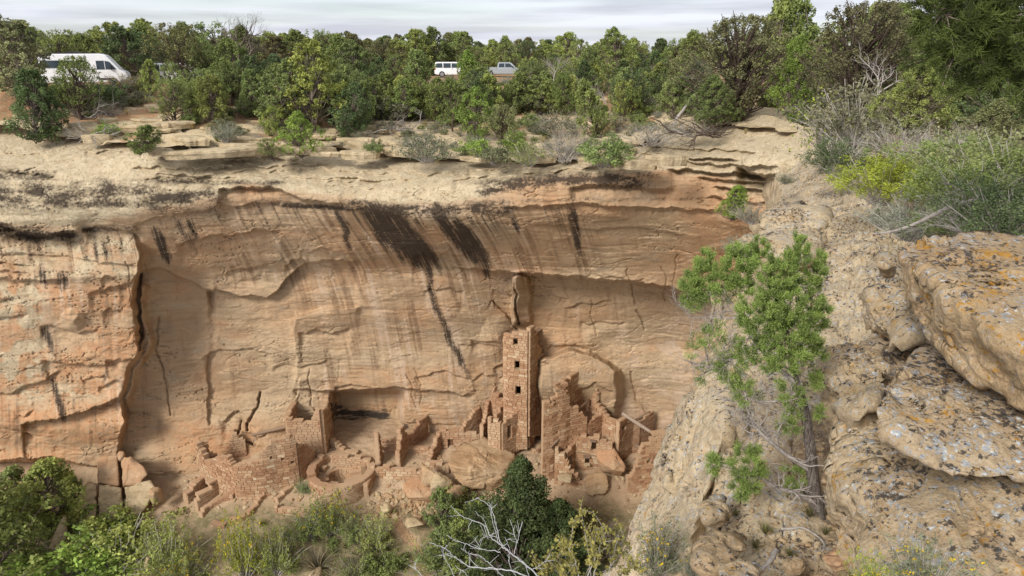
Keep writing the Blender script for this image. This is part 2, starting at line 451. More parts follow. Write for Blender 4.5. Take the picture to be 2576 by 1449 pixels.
def blob(cx, cy, rx, ry, p=1.0):
    return np.clip(1 - np.hypot((WX - cx) / rx, (WY - cy) / ry), 0, 1) ** p

rel = np.zeros_like(CY)
# --- left buttress: the rock left of the long crack stands forward
bx = np.interp(WY, [560, 640, 690, 760, 830, 880, 930, 1000, 1060, 1110, 1160], [330, 352, 345, 332, 348, 352, 322, 302, 312, 300, 292])
but = 1 - sstep(-5, 13, WX - bx)
rel -= 2.7 * but * sstep(560, 700, CPY) * (1 - 0.6 * sstep(1060, 1140, CPY))
rel -= 1.1 * np.exp(-((WX - bx - 18) / 13) ** 2) * sstep(690, 730, CPY) * (1 - sstep(1000, 1040, CPY)) * (WX > bx)     # the tan spall beside the crack
rel += crack([(356, 690), (348, 760), (358, 840), (350, 880)], 1.0, 3)
rel += hstep([(60, 1062), (140, 1055), (220, 1030), (305, 1000)], 1.1, 4, 45, 8, 0.25)
rel += hstep([(-300, 1050), (0, 1070), (100, 1090)], 0.8, 5, 30, 20)
rel += hstep([(-300, 1165), (0, 1160), (130, 1150), (250, 1175)], 2.6, 6, 90, 12, 0.3)
rel += hstep([(-300, 1010), (30, 985), (110, 955), (150, 930)], 0.5, 4, 40, 12)
rel += hstep([(110, 905), (200, 915), (260, 918), (300, 900)], 0.55, 4, 30, 10, 0.15)
rel += hstep([(230, 735), (275, 725), (325, 712), (345, 690)], 0.5, 4, 30, 8)
rel += hstep([(-300, 700), (0, 695), (60, 705), (160, 700)], 0.7, 5, 30, 15, 0.2)
rel += hstep([(-300, 640), (0, 636), (150, 640), (340, 668)], 0.4, 5, 40, 10)
rel += hstep([(-20, 758), (40, 750)], 0.5, 3, 20, 10) + hstep([(-20, 800), (60, 790)], 0.5, 3, 20, 10)
rel -= 0.6 * blob(185, 805, 32, 28)
# --- brow, left: dark undercut
rel += hstep([(-300, 545), (0, 560), (60, 580), (130, 592), (200, 580)], 2.2, 9, 45, 16, 0.4)
rel += hstep([(215, 572), (260, 566), (330, 578), (350, 590)], 0.9, 5, 30, 10)
# --- arches and spalls of the long back wall
rel += hstep([(340, 690), (385, 671), (430, 680), (470, 705), (540, 732)], 0.9, 4, 70, 6, 0.2)
rel += hstep([(530, 728), (600, 742), (668, 745), (700, 728), (722, 700), (745, 672), (770, 660), (840, 652), (900, 656)], 0.95, 4, 55, 10, 0.2)
rel += hstep([(450, 610), (500, 602), (545, 590), (600, 588), (640, 575), (700, 580)], 0.6, 4, 35, 12, 0.2)
rel += hstep([(560, 475), (640, 467), (700, 472), (760, 500), (860, 512)], 1.0, 5, 40, 12, 0.2)
rel += hstep([(340, 560), (420, 540), (560, 520), (700, 505)], 0.45, 4, 25, 12)
rel += vstep([(742, 790), (736, 850), (744, 905), (740, 960)], -0.55, 4, 120, 12)
rel += hstep([(735, 800), (790, 780), (850, 770), (900, 768)], -0.5, 7, 60, 10)
rel += hstep([(740, 975), (835, 985), (920, 978), (1000, 974), (1100, 984), (1185, 992)], 0.5, 3, 60, 10, 0.3)
rel += 2.3 * sstep(980, 992, WY) * _win(WX, 838, 1010, 10) * (1 - 0.5 * sstep(1050, 1110, WY))
rel += hstep([(840, 1050), (900, 1062), (980, 1065)], 0.8, 4, 25, 10)
rel += hstep([(520, 890), (560, 880), (640, 876), (680, 892)], 0.35, 3, 30, 8)
rel += vstep([(524, 890), (522, 1000), (524, 1070)], 0.3, 3, 50, 8)
rel += vstep([(755, 950), (735, 1010), (712, 1060)], -0.4, 4, 40, 6)
rel += crack([(655, 985), (640, 1030), (622, 1080)], 0.6, 2.5) + crack([(610, 1060), (600, 1100), (640, 1120)], 0.4, 2.5)
rel += hstep([(560, 1060), (600, 1030), (640, 1075)], 0.4, 4, 30, 8)
rel += crack([(400, 800), (395, 880), (420, 960), (430, 1040)], 0.25, 2.0)
# --- right ceiling: the upper layers overhang a deep recess
rel += sstep(1090, 1390, CPX) * hstep([(1060, 668), (1180, 672), (1296, 684), (1360, 688), (1450, 694), (1560, 704), (1650, 716), (1725, 727), (1900, 730)], 3.7, 7, 700, 12, 0.35)
rel += hstep([(1280, 520), (1400, 515), (1500, 512), (1600, 520), (1700, 524), (1830, 530)], 0.45, 4, 22, 20, 0.25)
rel += hstep([(1340, 560), (1480, 575), (1600, 570), (1720, 590)], 0.25, 4, 30, 20)
rel += hstep([(1440, 470), (1520, 462), (1600, 468), (1690, 480)], 0.6, 5, 30, 16, 0.2)
# --- stacked strata of the canyon head
for yy, d_, a_, b_ in ((372, 0.5, 1640, 1900), (392, 0.9, 1620, 1850), (410, 0.6, 1700, 1950), (430, 0.9, 1690, 1960), (452, 0.7, 1760, 1990), (474, 0.8, 1800, 1980), (500, 0.4, 1790, 1950)):
    rel += hstep([(a_, yy - 6), ((a_ + b_) / 2, yy + 4), (b_, yy + 8)], d_, 3, 16, 18, 0.2)
rel += vstep([(1640, 385), (1632, 420)], -0.7, 4, 25, 6) + vstep([(1850, 350), (1865, 420)], -0.5, 5, 40, 8)
rel += hstep([(1860, 420), (1920, 440), (1975, 445)], 2.2, 6, 40, 12, 0.3)
# --- leaning flake above the tower, boss of rock right of it
fl = _win(WX, 1287, 1334, 6) * _win(WY, 690, 815, 10)
rel -= fl * (1.9 + 1.5 * sstep(1334, 1290, WX)) * np.clip((830 - WY) / 130, 0.25, 1)
rel += crack([(1292, 690), (1296, 760), (1306, 815)], 0.8, 3) + crack([(1245, 760), (1285, 810), (1302, 828)], 0.3, 2.5)
boss_y = np.interp(WX, [1340, 1370, 1400, 1440, 1480, 1530, 1600], [915, 893, 884, 872, 880, 905, 960])
rel -= 1.9 * sstep(0, 14, WY - boss_y) * _win(WX, 1350, 1560, 14) * (1 - 0.5 * sstep(960, 1060, WY))
rel += hstep([(1340, 905), (1400, 882), (1440, 870), (1500, 885)], 0.0, 3, 20) - 0.5 * _win(WX, 1380, 1500, 30) * np.exp(-((WY - 862) / 26) ** 2)
rel -= 0.8 * blob(1250, 850, 45, 60)
rel += crack([(1602, 780), (1625, 830)], 0.25, 2) + crack([(1585, 935), (1598, 1000), (1630, 1045)], 0.25, 2)
# --- natural roughness: bedding, spalls, cracks (in place coordinates, so it is the rock's own)
Pw = at(CPX, CPY, CY)
wx, wy, wz = Pw[..., 0], Pw[..., 1], Pw[..., 2]
rel += 0.38 * fbm(wx * 0.10, wy * 0.10, wz * 0.22, 3)
bed = fbm(wx * 0.30, wy * 0.3, wz * 1.5, 4)
zn = sstep(-0.15, 0.35, fbm(wx * 0.09 + 4, wy * 0.08, wz * 0.14, 3))      # some faces are smooth, some bedded
rel += (0.055 - 0.025 * sstep(1250, 1400, CPX)) * bed * zn
spall = fbm(wx * 0.33 + 0.4 * bed, wy * 0.33, wz * 0.55, 3)
rel += 0.045 * (sstep(0.05, 0.09, spall) + sstep(-0.27, -0.24, spall)) - 0.14
ck = np.abs(fbm(wx * 0.22, wy * 0.2 + 3, wz * 0.8, 4))
rel += 0.16 * (1 - sstep(0.0, 0.030, ck)) * sstep(0.1, 0.4, fbm(wx * 0.15, 3.3, wz * 0.2, 2) + 0.25)
_rc = random.Random(31)
for _ in range(34):                                        # joints and thin plates of the cap
    x0 = _rc.uniform(-300, 1560); L_ = _rc.uniform(60, 260); f_ = _rc.uniform(0.05, 1.0); pl = []; jy = 0.0
    for q in range(8):
        xx = x0 + L_ * q / 7; jy += _rc.uniform(-4, 4)
        pl.append((xx, float(np.interp(xx, c_px, LP['p1'] * (1 - f_) + LP['p2'] * f_)) + jy))
    rel += hstep(pl, _rc.uniform(0.12, 0.4), 2.5, _rc.uniform(6, 16), 8, _rc.uniform(0, 0.1))
for _ in range(40):                                        # spalled edges and joints
    x0 = _rc.uniform(-300, 1500); y0 = _rc.uniform(590, 1080); L_ = _rc.uniform(40, 190); yy = y0; pl = []
    for q in range(7):
        pl.append((x0 + L_ * q / 6, yy)); yy += _rc.uniform(-9, 9) + _rc.uniform(-3, 3)
    rel += hstep(pl, _rc.uniform(0.12, 0.42), 3, _rc.uniform(12, 40), 6, _rc.uniform(0, 0.12))
for _ in range(9):
    x0 = _rc.uniform(-200, 1850); y0 = _rc.uniform(600, 1000); pl = []
    for q in range(6):
        pl.append((x0, y0)); x0 += _rc.uniform(-9, 9); y0 += _rc.uniform(8, 26)
    rel += crack(pl, _rc.uniform(0.08, 0.2), 1.5)
lay = wz * 1.05 + 0.35 * fbm(wx * 0.18, wy * 0.18, wz * 0.1, 3)
rel += 0.035 * (sstep(0.75, 0.92, lay - np.floor(lay))) * sstep(-0.1, 0.3, fbm(wx * 0.12 + 9, 1.3, wz * 0.3, 3))
rel += 0.025 * fbm(wx * 1.6, wy * 1.6, wz * 2.6, 3)
fade = sstep(0, 0.05, r_)[:, None]
Pc = at(CPX, CPY, CY + rel * fade)

# --- stain masks
def flow(px, py):                        # lines along which water runs over the face
    return px - np.interp(py, [430, 500, 560, 620, 680, 760, 900, 1050, 1250], [0, 4, 40, 84, 118, 140, 170, 190, 200]) * np.interp(px, [0, 300, 600, 900, 1200, 1500, 1900], [0.25, 0.3, 0.7, 1.0, 0.95, 0.45, 0.3])
FL = flow(CPX, CPY)
dark = np.zeros_like(CY)
S = lambda pl, w, s=0.5, a=1.0: np.maximum(dark, a * stroke(pl, w, s))
dark = S([(945, 535), (985, 590), (1040, 640), (1078, 685)], [26, 36, 34, 12], 0.5)
dark = S([(985, 545), (1050, 610), (1100, 660), (1115, 690)], [18, 16, 12, 6], 0.6)
dark = S([(1095, 525), (1140, 590), (1190, 645), (1212, 668)], [14, 14, 15, 6], 0.6)
dark = S([(1150, 560), (1195, 620), (1232, 665), (1250, 675)], [10, 18, 17, 6], 0.6)
_cut = 640 + 75 * fbm(FL * 0.085, 3.0, 1.0, 3, 0.6) + 18 * fbm(FL * 0.4, 3.0, 1.0, 2)
dark = dark * (1 - sstep(_cut - 10, _cut + 45, CPY))
dark = S([(1076, 660), (1084, 740), (1108, 800), (1132, 860), (1158, 905), (1185, 960)], [9, 8, 7, 8, 8, 3], 0.7, 0.85)
dark = S([(1215, 670), (1225, 690), (1238, 705)], [8, 6, 3], 0.6, .8)
dark = S([(850, 530), (868, 580), (884, 628)], [8, 10, 5], 0.7, .95)
dark = S([(388, 578), (404, 610), (424, 652)], [8, 11, 9], 0.6)
dark = S([(448, 560), (470, 600), (500, 640)], [8, 6, 4], 0.8, .85) ; dark = S([(476, 560), (492, 595)], [9, 8], 0.7, .9)
dark = S([(1440, 535), (1450, 590), (1458, 650)], [9, 8, 5], 0.8, .9); dark = S([(1440, 460), (1442, 505)], [7, 7], 0.9, .75)
dark = S([(1288, 545), (1305, 585)], [9, 5], 0.9, .8)
dark = S([(112, 830), (124, 862), (132, 888)], [9, 8, 6], 0.8, .85); dark = S([(133, 960), (150, 1010), (163, 1055)], [8, 9, 8], 0.8, .85)
dark = S([(103, 680), (115, 715)], [9, 8], 0.9, .8); dark = S([(155, 700), (160, 722)], [14, 10], 0.9, .7)
for a_ in (70, 95, 205, 235, 258, 300): dark = S([(a_, 600), (a_ + 10, 655)], [6, 4], 0.9, .7)
fine = fbm(FL * 0.30, CPY * 0.008, 12.0, 4, 0.6); fine2 = fbm(FL * 0.11, CPY * 0.010, 22.0, 3, 0.6)
dark = np.clip(gsmooth(gsmooth(dark, 2.0, 1), 5.0, 0), 0, 1)
dark = np.clip(dark * (1.12 + 0.8 * fine + 0.4 * fine2), 0, 1) * (0.9 + 0.4 * np.clip(fbm(CPX / 25, CPY / 25, 3, 3) + 0.3, 0, 1))
brow = np.interp(CPX, [-300, 0, 200, 340, 560, 640, 900, 1100, 1300, 1500, 1900], [590, 590, 590, 565, 520, 505, 530, 555, 530, 520, 520])
drop = np.clip(CPY - brow, 0, None)
ln = 55 + 75 * np.clip(fbm(FL * 0.03, 1.1, 3.3, 2) + 0.4, 0, 1.2)
auto = sstep(-0.04, 0.40, fbm(FL * 0.050, 7.0, 2.0, 4, 0.65)) * np.exp(-(drop / ln) ** 1.5) * sstep(-14, 6, CPY - brow) * np.interp(CPX, [-300, 300, 560, 700, 1300, 1500, 1750], [0.75, 0.7, 0.55, 0.8, 0.8, 0.45, 0.2])
dark = np.maximum(dark, auto * (0.7 + 0.5 * fine))
band = np.zeros_like(CY)
sp = 0.5 + 0.9 * fbm(CPX / 60, CPY / 22, 3.0, 5)
def bandm(x0, x1, yc, hh, amp, e=40):
    yy = np.interp(CPX, *zip(*yc)) if isinstance(yc, list) else yc
    return amp * np.exp(-((CPY - yy) / hh) ** 2) * _win(CPX, x0, x1, e)
band = np.maximum(band, bandm(-300, 560, [(-300, 490), (100, 492), (300, 490), (560, 500)], 44, 0.82))
band = np.maximum(band, bandm(-300, 150, [(-300, 440), (0, 438), (150, 446)], 22, 0.8))
band = np.maximum(band, bandm(380, 720, [(380, 455), (720, 460)], 12, 0.7))
band = np.maximum(band, bandm(-300, 190, [(-300, 585), (0, 580), (100, 596), (190, 590)], 19, 1.25, 22))
band = np.maximum(band, bandm(200, 350, 578, 12, 0.85, 20))
band = np.maximum(band, bandm(680, 905, [(680, 512), (780, 520), (905, 526)], 9, 0.85, 25))
band = np.maximum(band, bandm(870, 1290, [(870, 512), (1000, 532), (1100, 535), (1290, 520)], 20, 1.0, 30))
band = np.maximum(band, bandm(1190, 1640, [(1190, 476), (1300, 464), (1400, 455), (1640, 450)], 24, 0.95, 40))
band = np.maximum(band, bandm(1280, 1800, [(1280, 505), (1500, 500), (1800, 500)], 8, 0.45, 40))
sp2 = 0.5 + 0.9 * fbm(CPX / 9, CPY / 6, 13.0, 3)
dark = np.maximum(dark, np.clip(band * (0.15 + 0.75 * sp + 0.45 * sp2), 0, 1.1))
soot = np.zeros_like(CY)
for pl, w in (([(830, 1035), (880, 1050), (960, 1055)], 22), ([(850, 1090), (920, 1098), (985, 1085)], 16), ([(1000, 1070), (1020, 1075)], 8)):
    soot = np.maximum(soot, 1.25 * stroke(pl, w, 0.9))
cap_top = LP['p2'][None] + 6 + 14 * fbm(CPX / 90, CPY / 60, 2.0, 3)
capL = np.interp(c_px, [-300, 0, 150, 340, 560, 620, 800, 1000, 1200, 1300, 1450, 1700, 1850, 2160], [560, 560, 570, 540, 490, 462, 490, 515, 500, 452, 436, 430, 450, 620])[None] + 12 * fbm(CPX / 70, CPY / 30, 5.0, 3)
cream = 1 - sstep(-10, 10, CPY - capL)
cream = np.maximum(cream, 0.9 * _win(CPX, 0, 340, 40) * _win(CPY, 590, 700, 20) * sstep(-0.15, 0.25, fbm(CPX / 60, CPY / 35, 7, 4)))
cream = np.maximum(cream, 0.9 * (1 - sstep(90, 160, CPX)) * _win(CPY, 700, 1020, 30) * sstep(-0.1, 0.2, fbm(CPX / 50, CPY / 45, 17, 4)))
cream = np.maximum(cream, 0.7 * _win(CPX, 20, 280, 30) * np.exp(-((WY - 985) / 28) ** 2) * sstep(0.0, 0.2, fbm(CPX / 50, CPY / 30, 27, 4)))
cream = np.maximum(cream, sstep(1780, 1900, CPX) * (1 - sstep(470, 520, CPY)))
orange = but * sstep(690, 740, CPY) * 0.9
orange = np.maximum(orange, 0.75 * _win(CPX, 420, 640, 50) * _win(CPY, 1060, 1180, 25))
orange = np.maximum(orange, 0.5 * _win(CPX, 1700, 2100, 60) * _win(CPY, 440, 700, 40))
orange = np.maximum(orange, 0.4 * sstep(0.12, 0.45, fbm(wx * 0.16, wy * .1, wz * 0.3 + 4, 3)))
yel = 0.7 * sstep(0.10, 0.5, fbm(wx * 0.13 + 5, wy * .1, wz * 0.24, 3) + 0.25 * _win(CPX, 520, 760, 60) * _win(CPY, 860, 1060, 40) + 0.35 * _win(CPX, 830, 1010, 20) * _win(CPY, 985, 1100, 14) + 0.25 * blob(1480, 830, 60, 90) + 0.2 * _win(CPX, 120, 300, 30) * _win(CPY, 1040, 1160, 20))
st1 = fbm(FL * 0.055, CPY * 0.0035, 2.2, 4, 0.62)
st2 = fbm(FL * 0.16, CPY * 0.007, 8.2, 3, 0.6)
zone = np.maximum(_win(CPY, 500, 720, 30) * _win(CPX, 560, 1500, 90), 0.75 * _win(CPX, 760, 1290, 60) * _win(CPY, 640, 1110, 40))
zone = np.maximum(zone, 0.28)
zone = np.maximum(zone, 0.6 * (1 - sstep(320, 360, CPX)) * sstep(590, 640, CPY))
zone = zone * (1 - 0.8 * cream)
streak = np.clip(0.5 + zone * (0.50 * st1 + 0.30 * st2) * (0.55 + 0.9 * sstep(-0.3, 0.4, fbm(CPX / 80, CPY / 130, 41, 3))), 0, 1)
# pale washes and the brown stripe fan above the tower
streak = np.clip(streak + 0.30 * stroke([(930, 690), (950, 800), (985, 900), (1010, 1010), (1015, 1090)], [10, 22, 22, 14, 10], 0.9) + 0.22 * stroke([(1100, 720), (1135, 830), (1190, 960)], [26, 20, 14], 0.9) - 0.25 * stroke([(905, 700), (930, 800), (950, 920)], [14, 16, 10], 0.9), 0, 1)
for a_ in (1085, 1120, 1150): streak = np.clip(streak + 0.3 * stroke([(a_, 985), (a_ + 16, 1050), (a_ + 30, 1075)], [3, 5, 2], 0.9), 0, 1)
pale2 = 0.32 * sstep(0.05, 0.35, fbm(CPX / 70, CPY / 60, 31, 4)) * _win(CPX, 1520, 1800, 40) * _win(CPY, 790, 1090, 30)
streak = np.clip(streak + pale2, 0, 1)
one = np.ones_like(CY)
mA = np.stack([dark, cream, orange, one], -1).reshape(-1, 4)
mB = np.stack([streak, yel, soot, one], -1).reshape(-1, 4)
structure(link('cliff', mesh_np('cliff', Pc.reshape(-1, 3), grid_faces(NCR, NCX)[:, ::-1], [M_CLIFF], True, {'maskA': mA, 'maskB': mB})))
CLIFF_Y = CY + rel * fade
def cliff_Y(px, py):
    j = int(np.clip(np.searchsorted(c_px, px), 0, NCX - 1))
    return float(np.interp(py, CPY[:, j], CLIFF_Y[:, j]))

# ================================================================== ALCOVE FLOOR AND THE SLOPE BELOW IT
_fy = [10, 20, 30, 36, 40, 43, 45.5, 47, 49, 51, 53, 60]
_fz = [-56, -50, -42.5, -37.6, -34.6, -33.2, -32.25, -31.6, -30.95, -30.35, -30.2, -29.9]
def floor_z(X, Y, rough=True):
    X = np.asarray(X, float); Y = np.asarray(Y, float)
    lft = sstep(-18, -30, X)                         # the shelf runs out to the left
    Yb = Y + 0.9 * np.sin(X * 0.21 + 1.0) * sstep(46.5, 42, Y)
    z = np.interp(Yb, _fy, _fz)
    z = z - 1.6 * lft * sstep(50, 46, Y)
    z = z - 1.5 * sstep(-19, -24, X) * sstep(46, 49.5, Y)
    z = z - 1.1 * sstep(1.75, 1.45, np.hypot(X + 12.95, Y - 47.6))       # pit of the round kiva
    if rough: z = z + 0.22 * fbm(X * 0.35, Y * 0.35, 0.0, 4) + 0.05 * fbm(X * 1.7, Y * 1.7, 3.0, 3)
    return z
NFX, NFY = 620, 420
fX = np.linspace(-48, 22, NFX); fYs = np.concatenate([np.linspace(14, 36, 70), np.linspace(36.1, 56, NFY - 70)])
FX, FY = np.meshgrid(fX, fYs)
FZ = floor_z(FX, FY)
fpx, fpy = proj(np.stack([FX, FY, FZ], -1))
# the worn trail: a shallow trough winding down to the viewer
trl = np.array([(978, 1270), (990, 1300), (1012, 1335), (1040, 1368), (1058, 1400), (1072, 1449), (1080, 1500)], float)
trw = np.array([ground_at(a, b, lambda x, y: floor_z(x, y, False), 25, 60)[:2] for a, b in trl])
td = np.full(FX.shape, 9.0)
for a, b in zip(trw[:-1], trw[1:]):
    d = b - a; t = np.clip(((FX - a[0]) * d[0] + (FY - a[1]) * d[1]) / (d @ d), 0, 1)
    td = np.minimum(td, np.hypot(FX - a[0] - t * d[0], FY - a[1] - t * d[1]))
FZ = FZ - 0.12 * (1 - sstep(0.15, 0.5, td))
grs = sstep(46.2, 44.2, FY + 0.8 * fbm(FX * .5, FY * .5, 2, 3)) * sstep(0.25, 0.6, td)
structure(link('alcove_floor', mesh_np('alcove_floor', np.stack([FX, FY, FZ], -1).reshape(-1, 3), grid_faces(NFY, NFX), [M_FLOOR], True, {'grass': grs.ravel()})))
trail_mat = mat_earth('trail_earth', ((0.42, 0.26, 0.145), (0.46, 0.30, 0.18), (0.38, 0.24, 0.14)))
tv = []
tc = np.array([np.array(trw[int(i)]) * (1 - i % 1) + np.array(trw[min(int(i) + 1, len(trw) - 1)]) * (i % 1) for i in np.linspace(0, len(trw) - 1, 120)])
tc = gsmooth(tc, 4, 0)
for i, c_ in enumerate(tc):
    d = tc[min(i + 1, 119)] - tc[max(i - 1, 0)]; d /= np.linalg.norm(d); nrm_ = np.array([-d[1], d[0]])
    for q in (-1, -.5, 0, .5, 1):
        w_ = 0.30 + 0.08 * math.sin(i * 0.9) + 0.05 * math.sin(i * 2.3 + q)
        p_ = c_ + nrm_ * q * w_
        tv.append((p_[0], p_[1], float(floor_z(p_[0], p_[1])) - 0.12 * (1 - abs(q)) + 0.03 - 0.05 * (abs(q) == 1)))
structure(link('path', mesh_np('path', tv, grid_faces(120, 5), [trail_mat])))

# ================================================================== MESA TOP
def rim_Y(X):
    rp = at(RIM_PX, LP['p1'], _Y1)
    return np.interp(X, rp[:, 0], rp[:, 1])
_rp = at(RIM_PX, LP['p1'], _Y1)
_sel = RIM_PX < 1975
_rX, _rY, _rZ = _rp[_sel, 0], _rp[_sel, 1], _rp[_sel, 2]
def road_Y(X): return 58.0 + (np.clip(X, -60, 2) + 34.0) * 1.293
def mesa_z(X, Y, rough=True):
    X = np.asarray(X, float); Y = np.asarray(Y, float)
    ry = np.interp(X, _rX, _rY); rz = np.interp(X, _rX, _rZ)
    s = np.clip((Y - ry) / np.maximum(road_Y(X) - 2 - ry, 4), -0.35, 1)
    z = rz + 0.1 + (-2.3 - rz) * np.where(s > 0, s * (1.35 - 0.35 * s), s)
    if rough:
        u = 1.6 * z + 1.1 * fbm(X * 0.12, Y * 0.3, 4.0, 4)
        stp = np.floor(u) + sstep(0.0, 0.22, u - np.floor(u))
        z = z + (0.16 * fbm(X * 0.35, Y * 0.35, 1.0, 4) + 0.75 * (stp - u) / 1.6 + 0.2) * np.clip(1 - s, 0.1, 1)
    return z
NMX, NMY = 900, 420
mpx = np.linspace(-420, 3300, NMX)
mY = np.concatenate([np.linspace(34, 62, 250), np.geomspace(62.2, 420, NMY - 250)])
MX = ((mpx - W0 / 2) / F0)[None] * (mY / 0.99)[:, None]; MY = np.broadcast_to(mY[:, None], MX.shape)
MZ = mesa_z(MX, MY)
ry = np.interp(MX, _rX, _rY)
inside = MY > ry + 0.5 - 1.0 * fbm(MX * 0.4, MY * .4, 5, 2)
keep = inside[:-1, :-1] & inside[1:, 1:] & (MX[:-1, :-1] < np.interp(MY[:-1, :-1], [30, 36, 40, 60, 420], [12, 13, 40, 120, 900]))
_s = np.clip((MY - ry) / np.maximum(road_Y(MX) - 2 - ry, 4), 0, 1)
msoil = sstep(0.10, 0.42, _s + 0.42 * fbm(MX * 0.22, MY * 0.3, 8, 4))
def mat_mesa():
    k = NT('mesa_rock_and_soil')
    n1 = k.noise(0.5, 5, 0.65); n2 = k.noise(3.0, 6, 0.7); n3 = k.noise(9.0, 5, 0.7)
    nb = k.noise(1.4, 5, 0.6, k.mapping((0.5, 0.5, 4.0)))
    rk = k.mix(n2, (0.43, 0.335, 0.205), (0.56, 0.46, 0.30))
    rk = k.mix(k.ramp(n3, [(0.34, 0.7), (0.46, 0.0)]), rk, (0.15, 0.11, 0.07))
    so = k.mix(n1, (0.30, 0.155, 0.075), (0.40, 0.25, 0.145))
    so = k.mix(k.ramp(n2, [(0.5, 0.0), (0.62, 0.8)]), so, (0.33, 0.27, 0.15))
    so = k.mix(k.ramp(n3, [(0.56, 0.0), (0.66, 0.7)]), so, (0.42, 0.33, 0.20))
    so = k.mix(k.ramp(n3, [(0.34, 0.8), (0.44, 0.0)]), so, (0.10, 0.075, 0.05))
    k.color(k.mix(k.ramp(k.math('ADD', k.attr('soil'), k.math('MULTIPLY', k.math('SUBTRACT', n2, 0.5), 0.9)), [(0.4, 0.0), (0.6, 1.0)]), rk, so))
    k.normal(k.bump(n3, 0.6, 0.06, k.bump(nb, 0.6, 0.2)))
    return k.m
structure(link('mesa_ground', mesh_np('mesa_ground', np.stack([MX, MY, MZ], -1).reshape(-1, 3), grid_faces(NMY, NMX, keep), [mat_mesa()], True, {'soil': msoil.ravel()})))

# ================================================================== NEAR RIM LEDGE (right side)
_ey = [-8, 0, 3, 6, 8, 9.3, 10.6, 12.0, 13.4, 15.2, 17, 19.3, 24.3, 28.7, 32.5, 37.5, 44]
_ex = [1.0, 1.2, 1.6, 2.25, 2.65, 3.0, 3.35, 3.8, 4.6, 5.7, 6.5, 7.2, 9.4, 11.2, 12.6, 14.2, 15.5]
def ledge_z(X, Y, rough=True):
    X = np.asarray(X, float); Y = np.asarray(Y, float)
    if rough:
        e_n = 0.35 * fbm(X * 0.3, Y * 0.45, 3.0, 3) + 0.12 * fbm(X * 1.1, Y * 1.3, 8.0, 3)
    else: e_n = 0
    d = (X - np.interp(Y, _ey, _ex)) * 0.88 + e_n
    h = np.interp(Y, [-8, 3, 6, 9, 11.0, 13, 17, 30, 44], [-5.4, -5.4, -5.15, -5.05, -4.75, -4.45, -4.4, -4.55, -4.3])
    h = h + np.interp(Y, [8.6, 10.2], [0, 0.25]) * sstep(1.6, 2.6, d)
    h = h + 0.30 * np.clip(d - np.interp(Y, [5, 10, 16, 30], [1.8, 3.4, 4.2, 4.0]), 0, 9) * sstep(4, 9, Y)
    rr = np.interp(Y, [5, 9, 12, 16, 30], [0.7, 0.8, 1.6, 2.2, 2.6])
    q = np.clip(1 - d / rr, 0, None)
    z = h - rr * 0.42 * np.minimum(q, 1.0) ** 2 - np.clip(-d, 0, 40) * 9.0
    z = np.maximum(z, -46)
    if rough:
        lm = sstep(0.0, 1.0, d)
        lay = h * 3 + 1.1 * fbm(X * 0.32, Y * 0.32, 7.0, 3)
        z = z + 0.09 * fbm(X * 0.7, Y * 0.7, 2.0, 5) + 0.09 * (sstep(0.35, 0.6, lay - np.floor(lay)) - 0.5) * (0.4 + 0.6 * lm)
        rg = 1 - np.abs(fbm(X * 1.3, Y * 1.3, 12.0, 4)) * 2
        z = z + 0.032 * fbm(X * 3.1, Y * 3.1, 6.0, 4) - 0.09 * sstep(0.82, 1.0, rg) + 0.014 * fbm(X * 8, Y * 8, 2.0, 3)
        l2 = h * 5 + 1.6 * fbm(X * 0.55 + 7, Y * 0.42, 9.0, 4)
        z = z + 0.08 * (sstep(0.4, 0.47, l2 - np.floor(l2)) - 0.5) * lm
    return z
NLX, NLY = 720, 620
lpx = np.linspace(1380, 3150, NLX); lY = np.geomspace(1.6, 46, NLY)
LX = ((lpx - W0 / 2) / F0)[None] * (lY / 0.86)[:, None]; LY = np.broadcast_to(lY[:, None], LX.shape)
LZ = ledge_z(LX, LY)
dE = (LX - np.interp(LY, _ey, _ex))
soil = sstep(3.2, 4.6, dE + 0.9 * fbm(LX * .5, LY * .5, 3, 3)) * sstep(9, 12, LY)
soil = np.maximum(soil, 0.95 * sstep(0.9, 1.6, dE + 0.7 * fbm(LX * .9, LY * .9, 3, 3)) * (1 - sstep(8.6, 9.8, LY + 0.6 * fbm(LX, LY, 5, 2))))
def mat_ledge_ground():
    m = M_LEDGE.copy(); m.name = 'rim_sandstone_and_soil'
    k = NT.__new__(NT); k.m = m; k.t = m.node_tree
    k.b = [n for n in k.t.nodes if n.type == 'BSDF_PRINCIPLED'][0]
    k.co = [n for n in k.t.nodes if n.type == 'TEX_COORD'][0].outputs['Object']
    src = k.b.inputs['Base Color'].links[0].from_socket
    n1 = k.noise(3.0, 6, 0.7); n2 = k.noise(26.0, 5, 0.75)
    e = k.mix(n1, (0.15, 0.095, 0.055), (0.30, 0.20, 0.12))
    e = k.mix(k.ramp(n2, [(0.56, 0.0), (0.64, 0.8)]), e, (0.46, 0.34, 0.20))
    e = k.mix(k.ramp(n2, [(0.36, 0.7), (0.45, 0.0)]), e, (0.09, 0.06, 0.04))
    f = k.math('MULTIPLY', k.attr('soil'), k.ramp(n1, [(0.36, 0.25), (0.55, 1.0)]))
    k.l(k.mix(f, src, e), k.b.inputs['Base Color'])
    return m
_dp = sstep(1.0, 4.0, -4.6 - LZ)                           # the wall under the near rim: bedded and broken, not ruled
_nx = 0.9 * fbm(LY * 0.16, LZ * 0.16, 3.0, 4) + 0.5 * (sstep(0.2, 0.5, (LZ * 0.55 + 0.8 * fbm(LY * 0.1, LZ * 0.1, 5, 3)) % 1.0) - 0.5) + 0.12 * fbm(LY * 1.1, LZ * 1.6, 9.0, 4)
LX = LX + _dp * _nx
keepL = (LZ[:-1, :-1] > -45.5)
